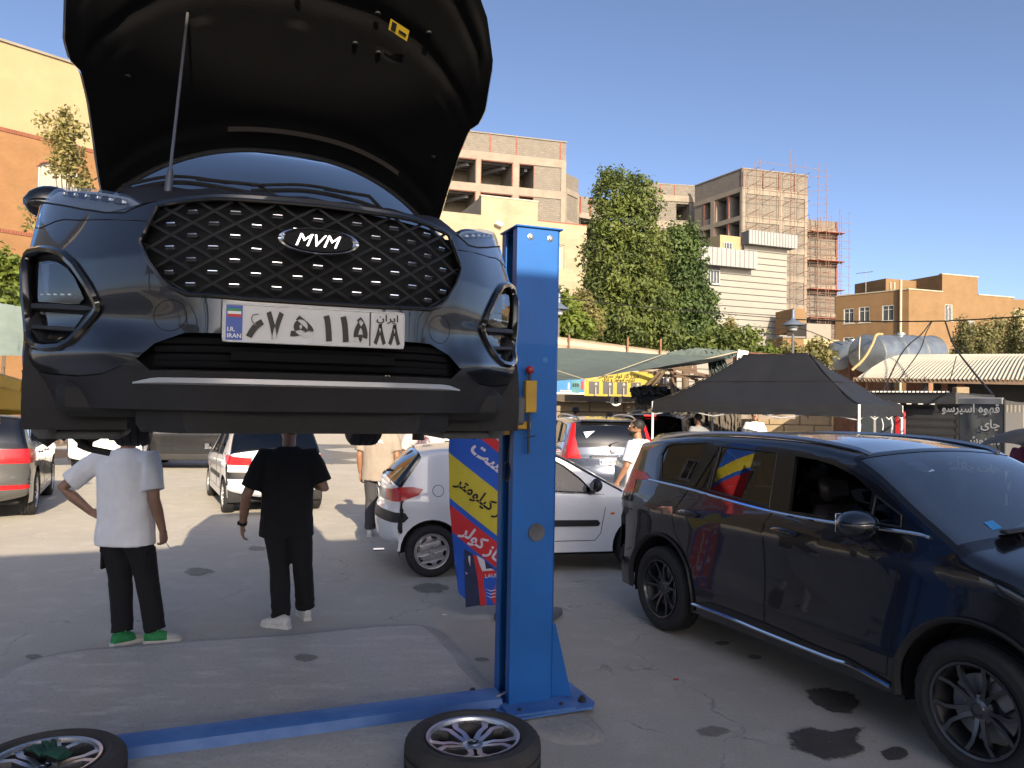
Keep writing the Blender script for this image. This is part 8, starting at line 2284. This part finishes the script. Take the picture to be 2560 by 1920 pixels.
part('headlight', M['lens'], lambda m: m.ico((-.56, 0, .95), .10, 2, (.7, 1.2, .9)))
part('headlight_shell', M['white_paint'], lambda m: m.ico((-.50, 0, .95), .115, 2, (.8, 1.2, .95)))
for s in (1, -1):
    part('turn_lamp', M['orange_lens'], lambda m: m.ico((-.50, s * .22, .90), .035, 1, (1, 1.4, 1)))
    mi = part('mirror', M['trim'], lambda m: m.lathe([(0, .0), (.10, .0), (.11, .012), (.10, .02), (0, .02)], 24, Matrix.Translation((-.33, s * .36, 1.42)) @ Matrix.Rotation(R(90), 4, 'Y') @ Matrix.Scale(1.25, 4, (0, 1, 0))))
    mb = MB(); mb.tube([(-.30, s * .28, 1.08), (-.32, s * .34, 1.33)], .007, 6); mb.build('mirror_stem', M['joint'], mi)
part('mudguard', M['black_paint'], lambda m: m.tube([(-.62 + .33 * math.cos(t), 0, .30 + .33 * math.sin(t)) for t in [lerp(.6, 2.9, k / 12) for k in range(13)]], .05, 8, flat=.4))
part('exhaust', M['chrome'], lambda m: m.tube([(-.05, .15, .30), (.3, .17, .28), (.75, .18, .36)], [.025, .03, .045], 10))
part('rain_hood', M['rib_black'], lambda m: m.grid(16, 10, lambda u, v: Vector((lerp(-.55, .75, u), lerp(-.5, .5, v), 1.72 - .22 * (2 * u - 1) ** 2 - .12 * (2 * v - 1) ** 2))), 180)
part('hood_stay', M['joint'], lambda m: [m.tube([(x, s * .40, 1.58), (x * .7, s * .25, 1.0)], .010, 6) for s in (1, -1) for x in (-.45, .5)])
part('windshield', M['glass'], lambda m: m.grid(8, 8, lambda u, v: Vector((-.52 - .05 * math.sin(math.pi * v) + .10 * u, lerp(-.22, .22, v), lerp(1.0, 1.38, u)))), 180)
q = A(2195, 960, 14.5)
E4 = dict(P206, paint=M['silver_paint']); c4 = car('silver_hatchback', 'silver hatchback mostly hidden behind the motorbike', 'car', (q.x + .4, q.y, 0), R(-95), E4)
for i, (x, y, a) in enumerate(((1228, 1590, 60), (1262, 1593, 20), (1275, 1591, 5), (1460, 1470, 30), (960, 1330, 10))):
    q = ground(x * K, y * K); mb = MB(); mb.tube([(-.02, 0, .005), (.022, 0, .005)], .0042, 7); o = mb.build('cigarette_butt', M['white'] if i != 3 else M['flag_red'], None)
    o.location = (q.x, q.y, .004); o.rotation_euler.z = R(a)
    tag(o, ('butt lying at the mortar\'s lower left edge', 'cigarette butt below the lift post\'s foot, left of a pair', 'cigarette butt below the lift post\'s foot, right of a pair', 'small reddish scrap on the asphalt left of the people carrier', 'pale butt on the asphalt near the flag')[i], 'litter', 'litter on the ground')
q = A(1183, 935, 16.5); mb = MB(); mb.ico((0, 0, 0), .35, 2, (1.4, 1, .6)); o = mb.build('white_bundle', M['white'], None); o.location = (q.x - .3, q.y + 3.2, 1.55)
tag(o, 'white covered bundle glimpsed right beside the lift post', 'bundle')
mb = MB(); mb.box((0, 0, -.85), (.5, .5, 1.4)); bpy.data.objects.remove(o)
# ---------------------------------------------------------------- trees
def leaf_mat(name, c, back=.35):
    m = bpy.data.materials.new(name); m.use_nodes = True
    nt = m.node_tree; b = nt.nodes['Principled BSDF']; b.inputs['Roughness'].default_value = .55; b.inputs['Specular IOR Level'].default_value = .35
    at_ = nt.nodes.new('ShaderNodeAttribute'); at_.attribute_name = 'tone'
    a = _mix(nt, [x * .62 for x in c], [min(1, x * 1.5) for x in (c[0] * 1.15, c[1], c[2] * .9)], at_.outputs['Fac'])
    nt.links.new(a, b.inputs['Base Color'])
    tr = nt.nodes.new('ShaderNodeBsdfTranslucent'); nt.links.new(a, tr.inputs[0])
    mx = nt.nodes.new('ShaderNodeMixShader'); mx.inputs[0].default_value = back
    nt.links.new(b.outputs[0], mx.inputs[1]); nt.links.new(tr.outputs[0], mx.inputs[2]); nt.links.new(mx.outputs[0], nt.nodes['Material Output'].inputs[0])
    return m
M['leaf'] = leaf_mat('green_leaves', (.095, .135, .035)); M['leaf_dark'] = leaf_mat('dark_leaves', (.062, .105, .034)); M['leaf_pale'] = leaf_mat('dry_pale_leaves', (.17, .17, .065)); M['leaf_vivid'] = leaf_mat('bright_leaves', (.11, .16, .03)); M['needle'] = leaf_mat('conifer_needles', (.12, .13, .055))
M['bark'] = mat('grey_brown_bark', (.12, .09, .065), .9, var=.3, vscale=5, stretch=(1, 1, .2))
def tree(name, label, base, H, blobs, n, leaf, m, trunk=.25, seed=1, cat='tree', lean=0., cl=None):
    """blobs: (x, y, z, rx, ry, rz) ellipsoids in metres from the foot; leaves sit in sprays near their surfaces"""
    rnd = random.Random(seed); t = thing(name, label, cat, base, 0)
    vs, fs, tone = [], [], []
    vol = [b[3] * b[5] + b[4] * b[5] + b[3] * b[4] for b in blobs]; tot = sum(vol); per = 9
    for b, w in zip(blobs, vol):
        for _ in range(int(n * w / tot / per)):
            while True:
                d = Vector((rnd.gauss(0, 1), rnd.gauss(0, 1), rnd.gauss(0, 1)))
                if d.length > .01: break
            d.normalize(); rr = rnd.uniform(.45, 1.04) ** .6
            if noise.noise(Vector((d.x * 2.2 + b[0], d.y * 2.2 + b[2], d.z * 2.2))) < -.22 and rr > .75: continue
            c = Vector((b[0] + d.x * b[3] * rr, b[1] + d.y * b[4] * rr, b[2] + d.z * b[5] * rr))
            ct = max(0, min(1, .5 + .9 * noise.noise(c * .8) + rnd.uniform(-.2, .2)))
            for _k in range(per):
                p = c + Vector((rnd.gauss(0, 1), rnd.gauss(0, 1), rnd.gauss(0, .8))) * leaf * 1.5
                nrm = (d * .8 + Vector((rnd.uniform(-1, 1), rnd.uniform(-1, 1), rnd.uniform(-.4, 1.2)))).normalized()
                u = nrm.orthogonal().normalized(); u = Matrix.Rotation(rnd.uniform(0, 6.28), 3, nrm) @ u; w_ = nrm.cross(u)
                s = leaf * rnd.uniform(.6, 1.25); k = len(vs)
                vs += [p - u * s, p - w_ * s * .5 + nrm * s * .12, p + u * s, p + w_ * s * .5 + nrm * s * .12]; fs.append((k, k + 1, k + 2, k + 3)); tone += [max(0, min(1, ct + rnd.uniform(-.25, .25)))] * 4
    me = bpy.data.meshes.new('crown'); me.from_pydata([tuple(v) for v in vs], [], fs); me.materials.append(m)
    a = me.attributes.new('tone', 'FLOAT', 'POINT'); a.data.foreach_set('value', tone)
    link('crown', me, t)
    mb = MB(); top = max(b[2] for b in blobs)
    mb.tube([(0, 0, -.1), (.05, 0, H * .2), (-.06 + lean, .05, H * .45), (lean, 0, top * .95)], [trunk, trunk * .8, trunk * .55, trunk * .12], 10)
    for b in blobs:
        z0_ = max(H * .15, b[2] * .55); mb.tube([(0, 0, z0_), (b[0] * .5, b[1] * .5, lerp(z0_, b[2], .6)), (b[0], b[1], b[2] + b[5] * .3)], [trunk * .4, trunk * .22, trunk * .06], 6)
    mb.build('trunk', M['bark'], t)
    return t
def px_blob(base, x, y, rx, ry, Y, dy=0., ky=1.0):
    """an ellipsoid seen at a pixel, with radii in photo pixels, at a real depth"""
    p = A(x, y, Y) - Vector(base); k = Y / 1661; return (p.x, p.y + dy, p.z, rx * k, rx * k * ky, ry * k)
def base_at(x, Y): q = A(x, 900, Y); return Vector((q.x, q.y, 0))
Y = 40; b0 = base_at(1345, Y)
B = [px_blob(b0, *a) for a in ((1318, 385, 28, 22, Y), (1375, 392, 26, 20, Y), (1325, 425, 48, 40, Y), (1385, 440, 44, 45, Y), (1345, 490, 70, 55, Y), (1310, 540, 55, 60, Y), (1390, 545, 60, 60, Y), (1345, 600, 85, 60, Y), (1300, 640, 50, 55, Y), (1395, 650, 65, 60, Y), (1350, 700, 90, 50, Y), (1290, 715, 55, 40, Y), (1420, 720, 60, 40, Y))]
tree('big_tree', 'tall broad green tree standing before the unfinished buildings', b0, 13, B, 36000, .125, M['leaf'], .38, 4)
Y = 42; b0 = base_at(1480, Y)
B = [px_blob(b0, *a) for a in ((1470, 505, 32, 28, Y), (1490, 530, 34, 34, Y), (1462, 555, 40, 40, Y), (1500, 575, 26, 32, Y), (1475, 610, 52, 44, Y), (1515, 640, 28, 30, Y), (1480, 665, 65, 42, Y), (1525, 690, 28, 28, Y), (1470, 720, 75, 38, Y), (1520, 725, 34, 28, Y))]
tree('leafy_tree', 'dark green tree with a ragged outline right against the tall broad one', b0, 10, B, 17000, .13, M['leaf_dark'], .30, 9)
Y = 34; b0 = base_at(1200, Y)
B = [px_blob(b0, *a) for a in ((1200, 660, 34, 26, Y), (1178, 690, 40, 34, Y), (1215, 705, 42, 30, Y), (1245, 715, 36, 26, Y), (1190, 725, 40, 20, Y))]
tree('leafy_tree', 'bright broad-leaved tree by the street lamp right of the lift post', b0, 6, B, 5200, .17, M['leaf_vivid'], .2, 12)
Y = 36; b0 = base_at(1262, Y)
B = [px_blob(b0, *a) for a in ((1262, 660, 26, 30, Y), (1270, 700, 34, 36, Y), (1255, 730, 30, 24, Y))]
tree('leafy_tree', 'pale feathery tree between the broad-leaved one and the tall tree', b0, 6, B, 5200, .09, M['leaf_pale'], .18, 13)
Y = 35; b0 = base_at(1540, Y)
B = [px_blob(b0, *a) for a in ((1560, 735, 30, 22, Y), (1530, 748, 30, 16, Y), (1600, 735, 24, 16, Y), (1620, 725, 16, 10, Y), (1582, 750, 30, 14, Y))]
tree('leafy_tree', 'low bushy tree in front of the white boarded building\'s foot', b0, 4.5, B, 4200, .14, M['leaf'], .15, 15)
Y = 36; b0 = base_at(1578, Y)
B = [px_blob(b0, *a) for a in ((1578, 698, 5, 14, Y), (1578, 715, 12, 16, Y), (1578, 735, 18, 18, Y))]
tree('conifer', 'small pointed conifer before the white boarded building', b0, 5.5, B, 2600, .075, M['leaf_pale'], .12, 16, cl=1)
for i, (x, w, lb) in enumerate(((1648, 30, 'bush behind the rusty frame, under the white boards'), (1700, 34, 'yellowish bush right of the brown brick shed'), (1755, 34, 'pale bush left of the water tanks'))):
    Y = 31 + i; b0 = base_at(x, Y)
    B = [px_blob(b0, *a) for a in ((x, 780, w, 16, Y), (x - w * .5, 772, w * .6, 12, Y), (x + w * .5, 776 - 12 * (i == 2), w * .6, 16, Y), (x + w * .1, 760 - 6 * i, w * .35, 12, Y))]
    tree('bush', lb, b0, 3.5, B, 2400, .12, M['leaf_vivid'] if i == 0 else M['leaf_pale'], .08, 20 + i, 'bush')
for i, (x, yt, w, Y, lb, kind) in enumerate(((2080, 690, 20, 50, 'leftmost of the dusty trees before the tan house', 0), (2118, 700, 30, 52, 'second dusty tree from the left before the tan house', 1), (2160, 690, 34, 54, 'third dusty tree from the left before the tan house', 1), (2196, 672, 22, 46, 'tall dusty conifer near the right edge', 0), (2240, 690, 34, 44, 'dusty tree just beyond the right edge of the view', 0))):
    b0 = base_at(x, Y); n_ = 5; B = []
    for k in range(n_):
        u = (k + .5) / n_; B.append(px_blob(b0, x + (4 * math.sin(k * 2.3) if kind else 0), lerp(yt, 775, u), (w * (.18 + .9 * u)) if not kind else w * (.6 + .4 * math.sin(3 * u)), 14, Y))
    tree('dusty_tree', lb, b0, 9, B, 2300, .12, M['needle'], .16, 40 + i)
Y = 30; b0 = base_at(135, Y)
B = [px_blob(b0, *a) for a in ((140, 250, 14, 12, Y), (95, 262, 16, 8, Y), (150, 285, 28, 22, Y), (125, 300, 20, 14, Y), (150, 330, 26, 24, Y), (130, 360, 24, 14, Y), (165, 375, 22, 26, Y), (175, 400, 16, 14, Y), (70, 450, 14, 10, Y), (62, 478, 10, 14, Y))]
tree('thin_tree', 'thin sparse tree with pale leaves in front of the orange brick wall', b0, 11, B, 2300, .105, M['leaf_pale'], .10, 31)
Y = 24; b0 = base_at(5, Y)
B = [px_blob(b0, *a) for a in ((0, 570, 34, 28, Y), (18, 600, 22, 26, Y), (-30, 610, 40, 40, Y), (8, 640, 34, 26, Y))]
tree('bush', 'bright green bush at the left edge below the brick wall', b0, 5, B, 3600, .12, M['leaf_vivid'], .1, 33, 'bush')
